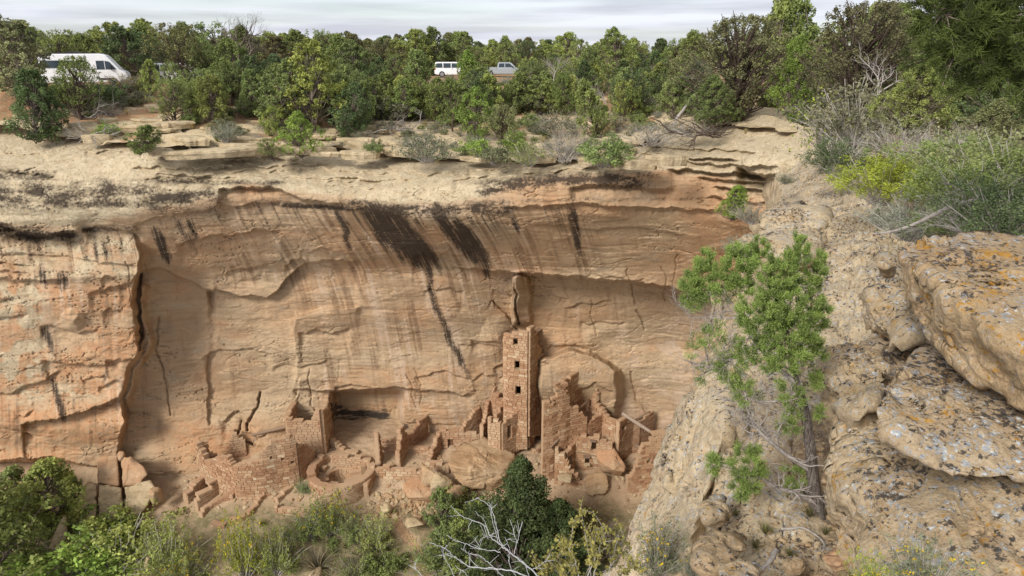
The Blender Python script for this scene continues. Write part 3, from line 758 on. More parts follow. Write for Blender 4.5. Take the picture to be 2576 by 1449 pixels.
structure(link('rim_ledge', mesh_np('rim_ledge', np.stack([LX, LY, LZ], -1).reshape(-1, 3), grid_faces(NLY, NLX, keepL), [mat_ledge_ground()], True, {'soil': soil.ravel()})))
# ================================================================== ROCKS
_ico = {}
def ico(n):
    if n not in _ico:
        b = bmesh.new(); bmesh.ops.create_icosphere(b, subdivisions=n, radius=1.0)
        v = np.array([x.co[:] for x in b.verts]); f = np.array([[y.index for y in x.verts] for x in b.faces]); b.free()
        v /= np.linalg.norm(v, axis=1)[:, None]
        _ico[n] = (v, f)
    return _ico[n]
def rock_radial(planes_n, planes_h, sub, k=14.0):
    d, f = ico(sub)
    dn = d @ planes_n.T
    with np.errstate(divide='ignore'):
        r = np.where(dn > 1e-3, planes_h[None] / np.maximum(dn, 1e-3), 1e3)
    m = r.min(1)
    s = m / 1.0
    q = np.exp(-k * np.clip(r / m[:, None] - 1, 0, 20)).sum(1)
    r = m * (1 - np.log(q) / k)
    return d * r[:, None], f
def rough(v, amp, scale, seed=0.0, layer=0.0):
    c = v.mean(0); n = v - c; n /= np.linalg.norm(n, axis=1)[:, None] + 1e-9
    g = fbm(v[:, 0] * scale + seed, v[:, 1] * scale, v[:, 2] * scale, 5, 0.55)
    out = v + n * (amp * g)[:, None]
    if layer:
        u = v[:, 2] * layer + 0.5 * fbm(v[:, 0] * scale * .5, v[:, 1] * scale * .5, seed, 3)
        st = sstep(0.0, 0.35, u - np.floor(u)) - 0.5
        hor = n.copy(); hor[:, 2] = 0
        out = out + hor * (amp * 1.3 * st)[:, None]
    return out
def facets(v, n, slope, lim, seed):
    """break a rock into flat faced pieces: each cell round a seed point gets its own small tilt"""
    r_ = np.random.RandomState(seed + 1000); c = v.mean(0); sd_ = v[r_.randint(0, len(v), n)]
    ext = (v.max(0) - v.min(0)).mean()
    w = v + 0.06 * ext * np.stack([fbm(v[:, 0] * 3 / ext, v[:, 1] * 3 / ext, v[:, 2] * 3 / ext + q, 3) for q in (1.0, 7.0, 13.0)], -1)
    best = np.full(len(v), 1e9); k_ = np.zeros(len(v), int)
    for i in range(n):
        d = ((w - sd_[i]) ** 2).sum(1); m = d < best; best[m] = d[m]; k_[m] = i
    dr = r_.normal(size=(n, 3)); dr /= np.linalg.norm(dr, axis=1)[:, None]
    disp = np.clip(((v - sd_[k_]) * dr[k_]).sum(1) * slope + r_.uniform(-.5, .5, n)[k_] * lim, -lim, lim)
    nn = v - c; nn /= np.linalg.norm(nn, axis=1)[:, None] + 1e-9
    return v + nn * disp[:, None]
def hull_rock(pts, sub=5, amp=0.05, scale=2.0, seed=0.0, layer=0.0, k=14.0):
    """a rock whose faces come from the convex hull of the given places"""
    b = bmesh.new()
    for p in pts: b.verts.new(tuple(p))
    r = bmesh.ops.convex_hull(b, input=b.verts[:])
    b.normal_update()
    c = np.mean(np.array(pts), 0)
    N, Hh = [], []
    for fc in b.faces:
        n = np.array(fc.normal[:]); h = n @ (np.array(fc.verts[0].co[:]) - c)
        if h < 0: n, h = -n, -h
        if h > 1e-4: N.append(n); Hh.append(h)
    b.free()
    v, f = rock_radial(np.array(N), np.array(Hh), sub, k)
    v = v + c
    return rough(v, amp, scale, seed, layer), f
def boulder(name, label, cat, box, Y, mat, seed, sub=4, depth=None, group=None, flat=1.0, tilt=0.0, amp=0.06, parts=None):
    """angular boulder that fills the view box (x0, y0, x1, y1) at distance Y"""
    rs = np.random.RandomState(seed)
    n = rs.normal(size=(16, 3)); n /= np.linalg.norm(n, axis=1)[:, None]
    n = np.vstack([n, [[0, 0, 1], [0, 0, -1]]])
    h = rs.uniform(0.75, 1.0, len(n))
    v, f = rock_radial(n, h, sub, 48.0)
    v = rough(v, amp, 1.7, seed); v = v + v * (0.035 * sstep(0.0, 0.06, fbm(v[:, 0] * 1.5, v[:, 1] * 1.5, v[:, 2] * 2.2 + seed, 2)))[:, None]
    x0, y0, x1, y1 = box
    c = at((x0 + x1) / 2, (y0 + y1) / 2, Y)
    wx_ = (x1 - x0) / F0 * np.linalg.norm(c) / 2
    wz_ = (y1 - y0) / F0 * np.linalg.norm(c) / 2
    v = v * np.array([wx_, depth or wx_ * 0.8, wz_ * flat])
    if tilt:
        a = R(tilt); v = v @ np.array([[math.cos(a), 0, math.sin(a)], [0, 1, 0], [-math.sin(a), 0, math.cos(a)]]).T
    for _ in range(3):                                       # settle it into its box
        px, py = proj(v + c)
        sx = (x1 - x0) / (px.max() - px.min()); sy = (y1 - y0) / (py.max() - py.min())
        v = v * np.array([sx, 1, sy])
        px, py = proj(v + c)
        cc = at((x0 + x1) / 2 - ((px.max() + px.min()) / 2 - (x0 + x1) / 2), (y0 + y1) / 2 - ((py.max() + py.min()) / 2 - (y0 + y1) / 2), Y)
        v = v + (cc - at((x0 + x1) / 2, (y0 + y1) / 2, Y))
    o = link(name, mesh_np(name, v, f, [mat]), None, tuple(c))
    tag(o, label, cat, group)
    return o

def mat_boulder(name, a, b, dark=0.4):
    k = NT(name)
    n1 = k.noise(0.5, 5, 0.6); n2 = k.noise(2.5, 6, 0.65, k.mapping((0.6, 0.6, 2.0))); n3 = k.noise(12, 5, 0.7)
    c = k.mix(k.ramp(n1, [(0.4, 0.0), (0.62, 1.0)]), a, b)
    c = k.mix(k.ramp(n2, [(0.36, dark), (0.52, 0.0)]), c, tuple(x * 0.5 for x in a))
    c = k.mix(k.ramp(n3, [(0.36, 0.4), (0.5, 0.0)]), c, tuple(x * 0.5 for x in a))
    c = k.mix(k.ramp(k.noise(1.6, 5, 0.7), [(0.58, 0.0), (0.66, 0.7)]), c, tuple(min(1, x * 1.3) for x in b))
    k.color(c); k.normal(k.bump(n3, 0.5, 0.05, k.bump(n2, 0.5, 0.15)))
    return k.m
M_BOULD = mat_boulder('fallen_sandstone', (0.42, 0.27, 0.15), (0.47, 0.34, 0.21))
M_BOULDP = mat_boulder('pale_sandstone', (0.45, 0.34, 0.20), (0.52, 0.41, 0.26), 0.6)
M_FLAG = mat_boulder('cap_sandstone', (0.43, 0.335, 0.205), (0.53, 0.43, 0.28), 0.6)
M_BOULDO = mat_boulder('orange_sandstone', (0.47, 0.27, 0.15), (0.46, 0.31, 0.19), 0.2)

# ================================================================== MASONRY
def mat_masonry():
    k = NT('sandstone_masonry')
    t = k.attr('tint'); mo = k.attr('mortar')
    n = k.noise(3.0, 5, 0.65); n3 = k.noise(16, 4, 0.7); nb = k.noise(0.35, 3, 0.5)
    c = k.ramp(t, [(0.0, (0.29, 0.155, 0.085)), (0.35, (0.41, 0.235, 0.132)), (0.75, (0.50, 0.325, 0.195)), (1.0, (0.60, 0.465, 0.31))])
    c = k.mix(k.ramp(n3, [(0.35, 0.5), (0.5, 0.0)]), c, (0.20, 0.115, 0.07))
    m = k.mix(n, (0.40, 0.255, 0.155), (0.52, 0.37, 0.24))
    c = k.mix(mo, c, m)
    c = k.mix(k.ramp(nb, [(0.44, 0.0), (0.60, 0.65)]), c, k.mix(n, (0.44, 0.30, 0.185), (0.55, 0.40, 0.26)))
    c = k.mix(k.ramp(k.noise(0.22, 3, 0.5, k.mapping((1, 1, 1), (7, 1, 3))), [(0.50, 0.0), (0.62, 0.55)]), c, k.mix(t, (0.27, 0.135, 0.075), (0.42, 0.24, 0.14)))
    k.color(c); k.normal(k.bump(n3, 0.5, 0.03))
    return k.m
M_WALL = mat_masonry()
M_LOG = None
def mat_wood(name, a, b):
    k = NT(name)
    n = k.noise(6, 5, 0.7, k.mapping((3, 3, 0.5))); n2 = k.noise(20, 4, 0.7)
    k.color(k.mix(k.ramp(n2, [(0.35, 0.6), (0.5, 0.0)]), k.mix(n, a, b), tuple(x * 0.4 for x in a)))
    k.normal(k.bump(n, 0.7, 0.03))
    return k.m
M_LOG = mat_wood('old_timber', (0.20, 0.13, 0.085), (0.33, 0.24, 0.17))

BOXF = np.array([[0, 1, 3, 2], [4, 6, 7, 5], [0, 4, 5, 1], [2, 3, 7, 6], [0, 2, 6, 4], [1, 5, 7, 3]])
class Stones:
    def __init__(s): s.v, s.f, s.t, s.m, s.n = [], [], [], [], 0
    def box(s, c8, tint, mortar):
        s.v.append(c8); s.f.append(BOXF + s.n); s.t += [tint] * 8; s.m += [mortar] * 8; s.n += 8
    def mesh(s, name):
        return mesh_np(name, np.concatenate(s.v), np.concatenate(s.f), [M_WALL], False, {'tint': s.t, 'mortar': s.m})
def lay(st, pts, thick, rnd, holes=(), ragged=0.22, hc=(0.15, 0.26), ls=(0.26, 0.62), tint=(0.25, 0.85), sink=0.35, closed=False, light_base=0.0):
    """courses of stone along a path of (X, Y, ztop, zbase) points; holes are (s0, s1, z0, z1)"""
    P = np.array(pts, float)
    seg = np.hypot(*(P[1:, :2] - P[:-1, :2]).T); S = np.concatenate([[0], np.cumsum(seg)]); L = S[-1]
    def pos(s):
        s = min(max(s, 0), L); i = min(np.searchsorted(S, s, 'right') - 1, len(seg) - 1)
        q = P[i, :2] + (P[i + 1, :2] - P[i, :2]) * ((s - S[i]) / max(seg[i], 1e-6))
        d = (P[i + 1, :2] - P[i, :2]) / max(seg[i], 1e-6)
        return q, np.array([-d[1], d[0]])
    zt = lambda s: np.interp(s, S, P[:, 2]); zb = lambda s: np.interp(s, S, P[:, 3])
    z = P[:, 3].min() - sink
    zmax = P[:, 2].max()
    kj = 0
    while z < zmax:
        h = rnd.uniform(*hc); s = rnd.uniform(-0.3, 0.0)
        while s < L:
            l = rnd.uniform(*ls); a, b = max(s, 0), min(s + l, L); s += l
            if b - a < 0.05: continue
            m = (a + b) / 2
            if z + h * 0.6 > zt(m) + (rnd.random() - 0.6) * ragged or z + h < zb(m) - sink: continue
            parts = [(a, b)]
            for (h0, h1, g0, g1) in holes:
                if z + h * 0.6 > g0 and z + h * 0.4 < g1:
                    nn = []
                    for (c_, d_) in parts:
                        if d_ <= h0 or c_ >= h1: nn.append((c_, d_)); continue
                        if c_ < h0: nn.append((c_, h0))
                        if d_ > h1: nn.append((h1, d_))
                    parts = nn
            for (a_, b_) in parts:
                if b_ - a_ < 0.04: continue
                g = 0.020
                (pa, na), (pb, nb_) = pos(a_), pos(b_)
                (pa2, na2), (pb2, nb2) = pos(a_ + g), pos(b_ - g)
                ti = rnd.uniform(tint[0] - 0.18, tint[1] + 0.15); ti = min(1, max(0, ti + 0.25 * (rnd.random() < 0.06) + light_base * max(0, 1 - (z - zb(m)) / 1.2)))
                w0 = thick / 2 + rnd.uniform(-0.012, 0.03); w1 = thick / 2 + rnd.uniform(-0.012, 0.03)
                j = lambda: rnd.uniform(-0.018, 0.018)
                c8 = np.array([[p[0] + n[0] * sg * (w1 if sg > 0 else w0), p[1] + n[1] * sg * (w1 if sg > 0 else w0), zz + j()]
                               for (p, n) in ((pa2, na2), (pb2, nb2)) for sg in (-1, 1) for zz in (z + g, z + h - g)])
                st.box(c8, ti, 0.0)
                w = thick / 2 - 0.05
                c8 = np.array([[p[0] + n[0] * sg * w, p[1] + n[1] * sg * w, zz] for (p, n) in ((pa, na), (pb, nb_)) for sg in (-1, 1) for zz in (z - 0.002, z + h + 0.002)])
                st.box(c8, 0.5, 1.0)
        z += h
def view_path(v):
    """(px, pytop, pybase, Y) -> (X, Y, ztop, zbase); missing base/Y are filled in along the list"""
    idx = [i for i, q in enumerate(v) if len(q) >= 4]
    xs = [v[i][0] for i in idx]
    par = np.arange(len(v)); out = []
    bp = np.interp(par, idx, [v[i][2] for i in idx]); yy = np.interp(par, idx, [v[i][3] for i in idx])
    for i, q in enumerate(v):
        b = at(q[0], bp[i], yy[i]); t = at(q[0], q[1], yy[i])
        out.append((b[0], b[1], t[2], b[2]))
    return out
def view_holes(v, holes):
    P = np.array(view_path(v)); seg = np.hypot(*(P[1:, :2] - P[:-1, :2]).T); S = np.concatenate([[0], np.cumsum(seg)])
    ppx = np.array([q[0] for q in v], float); out = []
    o = np.argsort(ppx)
    for (x0, x1, y0, y1) in holes:
        s0, s1 = sorted(np.interp([x0, x1], ppx[o], S[o]))
        Yh = np.interp((x0 + x1) / 2, ppx[o], P[o, 1])
        out.append((s0, s1, at((x0 + x1) / 2, y1, Yh)[2], at((x0 + x1) / 2, y0, Yh)[2]))
    return out
def vwall(name, v, thick=0.4, seed=1, holes=(), parent=None, label=None, group=None, cat='ruin wall', **kw):
    rnd = random.Random(seed); st = Stones()
    lay(st, view_path(v), thick, rnd, view_holes(v, holes), **kw)
    o = link(name, st.mesh(name), parent)
    if label: tag(o, label, cat, group)
    return o
def thing(name, label, cat, loc=(0, 0, 0), group=None):
    o = bpy.data.objects.new(name, None); scene.collection.objects.link(o)
    o.location = loc; o.empty_display_size = 0.3
    return tag(o, label, cat, group)
def adopt(root, kids):
    for k_ in kids:
        k_.parent = root; k_.matrix_parent_inverse = Matrix.Translation(-Vector(root.location))
    return root
def bar(name, p, q, wz, wy, mat, parent=None):
    """squared stone or timber piece from p to q"""
    p, q = np.array(p), np.array(q); d = q - p; d /= np.linalg.norm(d)
    n = np.cross(d, (0, 0, 1)); n /= np.linalg.norm(n); u = np.cross(n, d)
    c8 = np.array([e + n * sy * wy / 2 + u * sz * wz / 2 for e in (p, q) for sy in (-1, 1) for sz in (-1, 1)])
    return link(name, mesh_np(name, c8, BOXF, [mat], False), parent)
def log_mesh(name, p, q, r0, r1, mat, n=10, segs=14, seed=0, bend=0.0):
    p, q = np.array(p, float), np.array(q, float); d = (q - p); L = np.linalg.norm(d); d = d / L
    a = np.cross(d, (0, 0, 1.0)); a /= np.linalg.norm(a); b = np.cross(a, d)
    t = np.linspace(0, 1, segs)[:, None]; an = np.linspace(0, 2 * np.pi, n, endpoint=False)[None]
    rr = (r0 + (r1 - r0) * t) * (1 + 0.10 * fbm(np.cos(an) + seed, np.sin(an) + 0 * t, t * 3, 3))
    ctr = p + t * (q - p) + b * (bend * np.sin(np.pi * t)) 
    v = ctr[:, None, :] + rr[..., None] * (np.cos(an)[..., None] * a + np.sin(an)[..., None] * b)
    v = v.reshape(-1, 3)
    i = np.arange(segs * n).reshape(segs, n)
    f = np.stack([i[:-1], np.roll(i, -1, 1)[:-1], np.roll(i, -1, 1)[1:], i[1:]], -1).reshape(-1, 4)
    v = np.vstack([v, p, q]); k0 = len(v) - 2
    cap0 = np.stack([np.roll(i[0], -1), i[0], np.full(n, k0)], -1); cap1 = np.stack([i[-1], np.roll(i[-1], -1), np.full(n, k0 + 1)], -1)
    return mesh_np(name, v, [f, np.vstack([cap0, cap1])], [mat])
def vlog(label, a, b, r0, r1=None, seed=0, name='roof_beam', cat='timber', group=None, parent=None, mat=None):
    pa, pb = at(*a), at(*b)
    o = link(name, log_mesh(name, pa, pb, r0, r1 or r0, mat or M_LOG, seed=seed), parent)
    if label: tag(o, label, cat, group)
    return o

# ------------------------------------------------------------------ the square tower
tw = thing('stone_tower', 'tall square four storey stone tower standing against the cliff', 'tower', tuple(at(1300, 1075, 50.6)))
tv_front = [(1271, 846, 1078, 50.3), (1276, 841), (1282, 836), (1296, 833), (1310, 831), (1327, 828, 1085, 49.6)]
tv_right = [(1327, 828, 1085, 49.6), (1338, 815), (1343, 845), (1350, 872), (1360, 886), (1373, 897, 1080, 52.2)]
front_holes = [(1292.5, 1303, 850, 866.5), (1296, 1307.5, 906.7, 926), (1298, 1310.5, 968, 992)]
right_holes = [(1346, 1351, 903, 922), (1343.5, 1348, 960, 979), (1343, 1347.5, 1006, 1039)]
kids = [vwall('wall', tv_front, 0.35, 11, front_holes, ragged=0.15, tint=(0.3, 0.8)),
        vwall('wall', tv_right, 0.35, 12, right_holes, ragged=0.15, tint=(0.2, 0.7)),
        vwall('wall', [(1271, 846, 1078, 50.3), (1296, 838, 1060, 52.6)], 0.35, 13, ragged=0.15),
        vwall('wall', [(1296, 860, 1060, 52.6), (1373, 897, 1060, 52.6)], 0.35, 14, ragged=0.15)]
for (x0, x1, y0, y1) in front_holes:
    Yq = np.interp((x0 + x1) / 2, [1271, 1327], [50.3, 49.6]) - 0.12
    kids.append(bar('sill', at(x0 - 1.5, y1 + 1.2, Yq), at(x1 + 1.5, y1 + 1.2, Yq), 0.08, 0.30, M_BOULDP))
    kids.append(bar('lintel', at(x0 - 1.5, y0 - 1.2, Yq), at(x1 + 1.5, y0 - 1.2, Yq), 0.09, 0.25, M_LOG))
for pyf in (848, 900, 955, 1000):  # unseen slabs added inside the tower to keep its window openings dark
    a, b, c, d = at(1273, pyf, 50.4), at(1326, pyf, 49.8), at(1366, pyf, 51.9), at(1300, pyf, 52.4)
    z_ = a[2]; q = np.array([[p[0], p[1], z_ + dz] for p in (a, b, c, d) for dz in (0, 0.12)])
    kids.append(link('floor', mesh_np('floor', q, np.array([[0, 2, 4, 6], [1, 7, 5, 3], [0, 1, 3, 2], [2, 3, 5, 4], [4, 5, 7, 6], [6, 7, 1, 0]]), [M_LOG], False)))
adopt(tw, kids)

# ------------------------------------------------------------------ rooms left of the tower
rm = thing('roofless_room', 'left roofless two storey stone room with a sealed niche in its back wall', 'ruined room', tuple(at(775, 1150, 50)))
kids = [vwall('wall', [(733, 1041, 1155, 49.4), (741, 1050), (748, 1055), (760, 1052), (775, 1056), (790, 1054), (798, 1048), (800, 1040), (806, 1032), (817, 1028, 1158, 49.4)], 0.42, 21, tint=(0.12, 0.6), light_base=0.2),
        vwall('wall', [(817, 1028, 1158, 49.4), (822, 1030), (827, 1024), (830, 1000), (833, 984, 1100, 52.2)], 0.42, 22, tint=(0.2, 0.7)),
        vwall('wall', [(756, 996, 1085, 52.3), (762, 1003), (800, 1007), (824, 1004), (833, 986, 1085, 52.3)], 0.4, 23, tint=(0.35, 0.8)),
        vwall('wall', [(733, 1041, 1155, 49.4), (742, 1028), (750, 1010), (756, 996, 1090, 52.3)], 0.4, 24, tint=(0.2, 0.7))]
kids.append(bar('sealed_niche', at(766, 1030, 52.06), at(782, 1030, 52.06), 0.55, 0.06, M_BOULD))
adopt(rm, kids)
vwall('curved_wall', [(753, 1109, 1206, 47.2), (746, 1098), (738, 1091), (722, 1099), (706, 1104), (698, 1112), (690, 1114), (680, 1118, 1245, 46.3), (672, 1140), (666, 1162), (640, 1158), (607, 1164, 1258, 46.0), (590, 1150), (570, 1147, 1232, 46.8), (545, 1160), (528, 1150, 1200, 47.8), (518, 1122), (509, 1106, 1183, 48.4)], 0.45, 31, tint=(0.2, 0.7), light_base=0.3,
      holes=[(716, 724, 1147, 1153), (690, 695, 1147, 1152), (738, 745, 1160, 1165)], label='long curving masonry wall with a high stepped right end, left of the round kiva')
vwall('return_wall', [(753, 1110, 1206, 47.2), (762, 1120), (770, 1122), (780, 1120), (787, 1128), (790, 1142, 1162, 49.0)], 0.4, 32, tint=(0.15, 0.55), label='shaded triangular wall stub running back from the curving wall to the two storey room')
vwall('corner_wall', [(511, 1106, 1140, 48.6), (521, 1112), (528, 1128), (538, 1135), (550, 1152, 1165, 49.2)], 0.4, 33, tint=(0.4, 0.95), label='broken pale corner of masonry at the far left end of the curving wall')
vwall('rubble_wall', [(516, 1184, 1200, 48.2), (500, 1205), (485, 1222), (466, 1240, 1254, 46.3)], 0.5, 34, tint=(0.4, 0.9), ragged=0.35, label='low rubble wall running down beside the cracked orange blocks', sink=0.6)
vwall('rubble_wall', [(552, 1199, 1220, 47.3), (535, 1212), (515, 1232), (493, 1254, 1270, 45.7)], 0.6, 35, tint=(0.55, 1.0), ragged=0.4, label='low wall capped with pale loose stones above the oval kiva', sink=0.6)
def gpath(pts, h):
    out = []
    for (a, b) in pts:
        g = ground_at(a, b, floor_z, 25, 60); out.append((g[0], g[1], g[2] + h, g[2]))
    return out
def gwall(name, label, pts, h, thick, seed, cat='ruin wall', **kw):
    st = Stones(); lay(st, gpath(pts, h), thick, random.Random(seed), (), **kw)
    return tag(link(name, st.mesh(name)), label, cat)
gwall('oval_kiva_wall', 'low left half of the oval kiva ring sunk in the bare earth', [(590, 1252), (570, 1254), (545, 1266), (522, 1284), (506, 1303)], 0.42, 0.42, 36, tint=(0.35, 0.85), ragged=0.15)
gwall('oval_kiva_wall', 'low right half of the oval kiva ring ending in loose pale stones', [(682, 1232), (662, 1250), (640, 1276), (622, 1300), (600, 1312), (575, 1322)], 0.42, 0.42, 37, tint=(0.45, 0.95), ragged=0.15)
gwall('oval_kiva_wall', 'short run of stones closing the front of the oval kiva', [(535, 1318), (552, 1322), (568, 1324)], 0.3, 0.4, 38, tint=(0.5, 0.95), ragged=0.2)
gwall('low_wall', 'low wall slanting down between the curving wall and the round kiva', [(738, 1222), (722, 1238), (708, 1252), (696, 1266)], 0.35, 0.4, 39, tint=(0.4, 0.9))
gwall('low_wall', 'low retaining wall left of the round kiva foot above the yellow bush', [(694, 1284), (730, 1290), (760, 1296), (790, 1296)], 0.5, 0.4, 40, tint=(0.4, 0.9))
vwall('wall_stub', [(581, 1104, 1142, 50.3), (596, 1092), (606, 1095), (622, 1114, 1142, 50.7)], 0.4, 41, tint=(0.4, 0.8), label='small wall stub on the ledge behind the curving wall')
vwall('rubble_pillar', [(640, 1094, 1126, 51.2), (650, 1092), (660, 1096, 1124, 51.3)], 0.45, 42, tint=(0.3, 0.8), label='short pillar of stacked stones propping the dark log under the cliff')
vlog('long dark log laid across the cliff crevice left of the two storey room', (636, 1094, 51.0), (736, 1070, 50.6), 0.14, 0.12, 1)

# round kiva
kc = at(862, 1215, 47.6); kc_r = 2.3
kv = thing('round_kiva', 'round masonry kiva with a wide wall top and shadowed pit', 'kiva', (kc[0], kc[1], -31.6))
zt_f = at(862, 1219, 45.4)[2]
st = Stones()
ang = np.linspace(0, 2 * np.pi, 49)
ringp = [(kc[0] + kc_r * math.cos(a), kc[1] + kc_r * math.sin(a), zt_f + 0.35 * max(0, math.cos(a - 2.4)), -33.0) for a in ang]
lay(st, ringp, 0.62, random.Random(50), (), ragged=0.12, tint=(0.4, 0.92))
kids = [link('ring_wall', st.mesh('ring_wall'))]
st = Stones()
ringp = [(kc[0] - 0.2 + 1.35 * math.cos(a), kc[1] + 0.1 + 1.35 * math.sin(a), zt_f - 0.75, -33.6) for a in ang]
lay(st, ringp, 0.9, random.Random(51), (), ragged=0.05, tint=(0.5, 0.9))
kids.append(link('bench', st.mesh('bench')))
for i in range(4):
    a = 0.5 + i * 0.75; p = np.array([kc[0] + 1.9 * math.cos(a), kc[1] + 1.9 * math.sin(a), 0]); q = np.array([kc[0] + 1.5 * math.cos(a), kc[1] + 1.5 * math.sin(a), 0])
    p[2] = q[2] = zt_f - 0.6; kids.append(bar('pilaster', p, q, 0.7, 0.4, M_BOULD))
adopt(kv, kids)
vwall('wing_wall', [(921, 1215, 1250, 45.9), (930, 1200), (944, 1178, 1205, 47.7)], 0.4, 52, tint=(0.35, 0.85), label='straight wing wall at the right side of the round kiva')
vwall('terrace_wall', [(838, 1142, 1200, 49.0), (880, 1146), (905, 1147), (936, 1152, 1205, 48.6)], 0.4, 53, tint=(0.35, 0.85), label='terrace wall of thin courses directly behind the round kiva')
vwall('terrace_wall', [(937, 1171, 1208, 47.7), (975, 1173), (1010, 1176), (1062, 1182, 1212, 47.5)], 0.4, 54, tint=(0.4, 0.9), light_base=0.2, label='long low terrace wall between the round kiva and the leaning flat slab')
vwall('terrace_wall', [(838, 1098, 1150, 50.6), (852, 1110), (862, 1125), (880, 1130), (900, 1136, 1150, 49.6)], 0.4, 55, tint=(0.45, 0.95), label='pale stepped wall at the foot of the two storey room, right side')
vwall('cross_wall', [(951, 1089, 1169, 48.3), (954, 1092), (958, 1118), (963, 1150, 1165, 49.6)], 0.38, 56, tint=(0.2, 0.7), label='narrow tall cross wall seen end on, nearest to the round kiva')
vwall('back_wall', [(963, 1104, 1152, 49.9), (985, 1110), (1000, 1098, 1152, 50.1)], 0.38, 57, tint=(0.35, 0.85), label='small back wall between the two end on cross walls')
vwall('cross_wall', [(1001, 1150, 1169, 48.3), (1005, 1115), (1010, 1072), (1014, 1069), (1018, 1080, 1150, 49.8), (1026, 1100), (1038, 1086), (1052, 1062), (1067, 1040), (1073, 1050, 1088, 52.3)], 0.38, 58, tint=(0.15, 0.65), label='longest cross wall, rising in two peaks back to the cliff')
vwall('cross_wall', [(1079, 1152, 1160, 48.7), (1088, 1128), (1098, 1104), (1108, 1079, 1132, 50.6)], 0.38, 59, tint=(0.2, 0.7), label='sloping cross wall left of the wall with the brown doorway')
vwall('low_wall', [(1022, 1120, 1136, 50.2), (1050, 1122), (1090, 1128, 1144, 50.0)], 0.38, 158, tint=(0.35, 0.85), label='low back wall linking the longest cross wall and the sloping one')
vwall('low_wall', [(1072, 1156, 1184, 48.2), (1100, 1160), (1131, 1166, 1188, 48.0)], 0.42, 159, tint=(0.45, 0.95), label='short wall of big pale blocks above the upright blocky boulder')
vwall('low_wall', [(838, 1128, 1150, 51.2), (880, 1134), (940, 1128, 1150, 51.0)], 0.38, 160, tint=(0.4, 0.9), label='low pale wall across the mouth of the sooty hollow')
vwall('doorway_wall', [(1108, 1079, 1140, 50.6), (1120, 1076), (1140, 1080), (1165, 1080), (1190, 1085), (1206, 1090, 1128, 50.6)], 0.36, 60, [(1128, 1141.5, 1101, 1128)], tint=(0.4, 0.85), label='pale wall with one brown blocked doorway left of the tower')
bar_o = bar('door_fill', at(1127, 1114, 50.72), at(1142, 1114, 50.72), 1.0, 0.1, mat_boulder('brown_fill', (0.17, 0.09, 0.05), (0.20, 0.11, 0.065)))
bar_o.parent = [o for o in scene.objects if o.name.startswith('doorway_wall')][0]
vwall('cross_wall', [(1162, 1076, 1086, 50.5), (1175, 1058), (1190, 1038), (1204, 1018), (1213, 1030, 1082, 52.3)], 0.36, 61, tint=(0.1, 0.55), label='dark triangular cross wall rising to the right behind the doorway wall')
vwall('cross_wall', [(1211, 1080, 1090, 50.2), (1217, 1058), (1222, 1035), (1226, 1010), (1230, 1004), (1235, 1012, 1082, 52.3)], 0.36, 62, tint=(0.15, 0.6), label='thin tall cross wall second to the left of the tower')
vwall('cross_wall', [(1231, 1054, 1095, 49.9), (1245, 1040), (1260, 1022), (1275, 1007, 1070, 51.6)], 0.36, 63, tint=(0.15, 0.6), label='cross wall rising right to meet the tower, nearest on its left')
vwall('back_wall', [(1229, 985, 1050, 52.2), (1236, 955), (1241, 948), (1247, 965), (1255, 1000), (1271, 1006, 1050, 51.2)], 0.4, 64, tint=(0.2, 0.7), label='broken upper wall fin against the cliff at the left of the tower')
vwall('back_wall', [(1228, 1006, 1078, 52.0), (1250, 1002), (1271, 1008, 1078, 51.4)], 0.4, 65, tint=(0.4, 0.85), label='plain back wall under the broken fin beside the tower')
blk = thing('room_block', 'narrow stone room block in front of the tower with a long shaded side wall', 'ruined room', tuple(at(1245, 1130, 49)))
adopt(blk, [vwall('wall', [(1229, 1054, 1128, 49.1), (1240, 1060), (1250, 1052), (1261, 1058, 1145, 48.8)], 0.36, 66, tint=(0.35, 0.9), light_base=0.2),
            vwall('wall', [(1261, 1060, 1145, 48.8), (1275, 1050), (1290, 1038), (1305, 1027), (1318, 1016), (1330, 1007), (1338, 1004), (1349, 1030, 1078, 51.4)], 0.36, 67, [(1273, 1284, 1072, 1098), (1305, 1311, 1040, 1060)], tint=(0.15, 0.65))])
vwall('low_wall', [(1285, 1080, 1114, 49.8), (1300, 1072), (1312, 1082), (1326, 1088, 1116, 49.9)], 0.6, 68, tint=(0.4, 0.85), label='low thick wall at the foot of the tower court')
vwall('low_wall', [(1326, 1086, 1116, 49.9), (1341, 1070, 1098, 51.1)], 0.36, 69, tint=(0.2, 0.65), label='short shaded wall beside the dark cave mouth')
vwall('cave_mouth_wall', [(1334, 1050, 1106, 51.7), (1350, 1066), (1366, 1064, 1108, 51.4)], 0.4, 70, [(1338, 1361, 1078, 1110)], tint=(0.2, 0.7), label='wall round the dark cave mouth between the tower and the big right ruin')
hc_ = ground_at(1347, 1130, floor_z, 25, 60)
st = Stones(); lay(st, [(hc_[0] + 0.42 * math.cos(a), hc_[1] + 0.42 * math.sin(a), hc_[2] + 0.28, hc_[2]) for a in np.linspace(0, 2 * np.pi, 14)], 0.22, random.Random(71), (), ragged=0.1, ls=(0.15, 0.25))
tag(link('hearth_ring', st.mesh('hearth_ring')), 'small round stone hearth in the tower court', 'hearth')

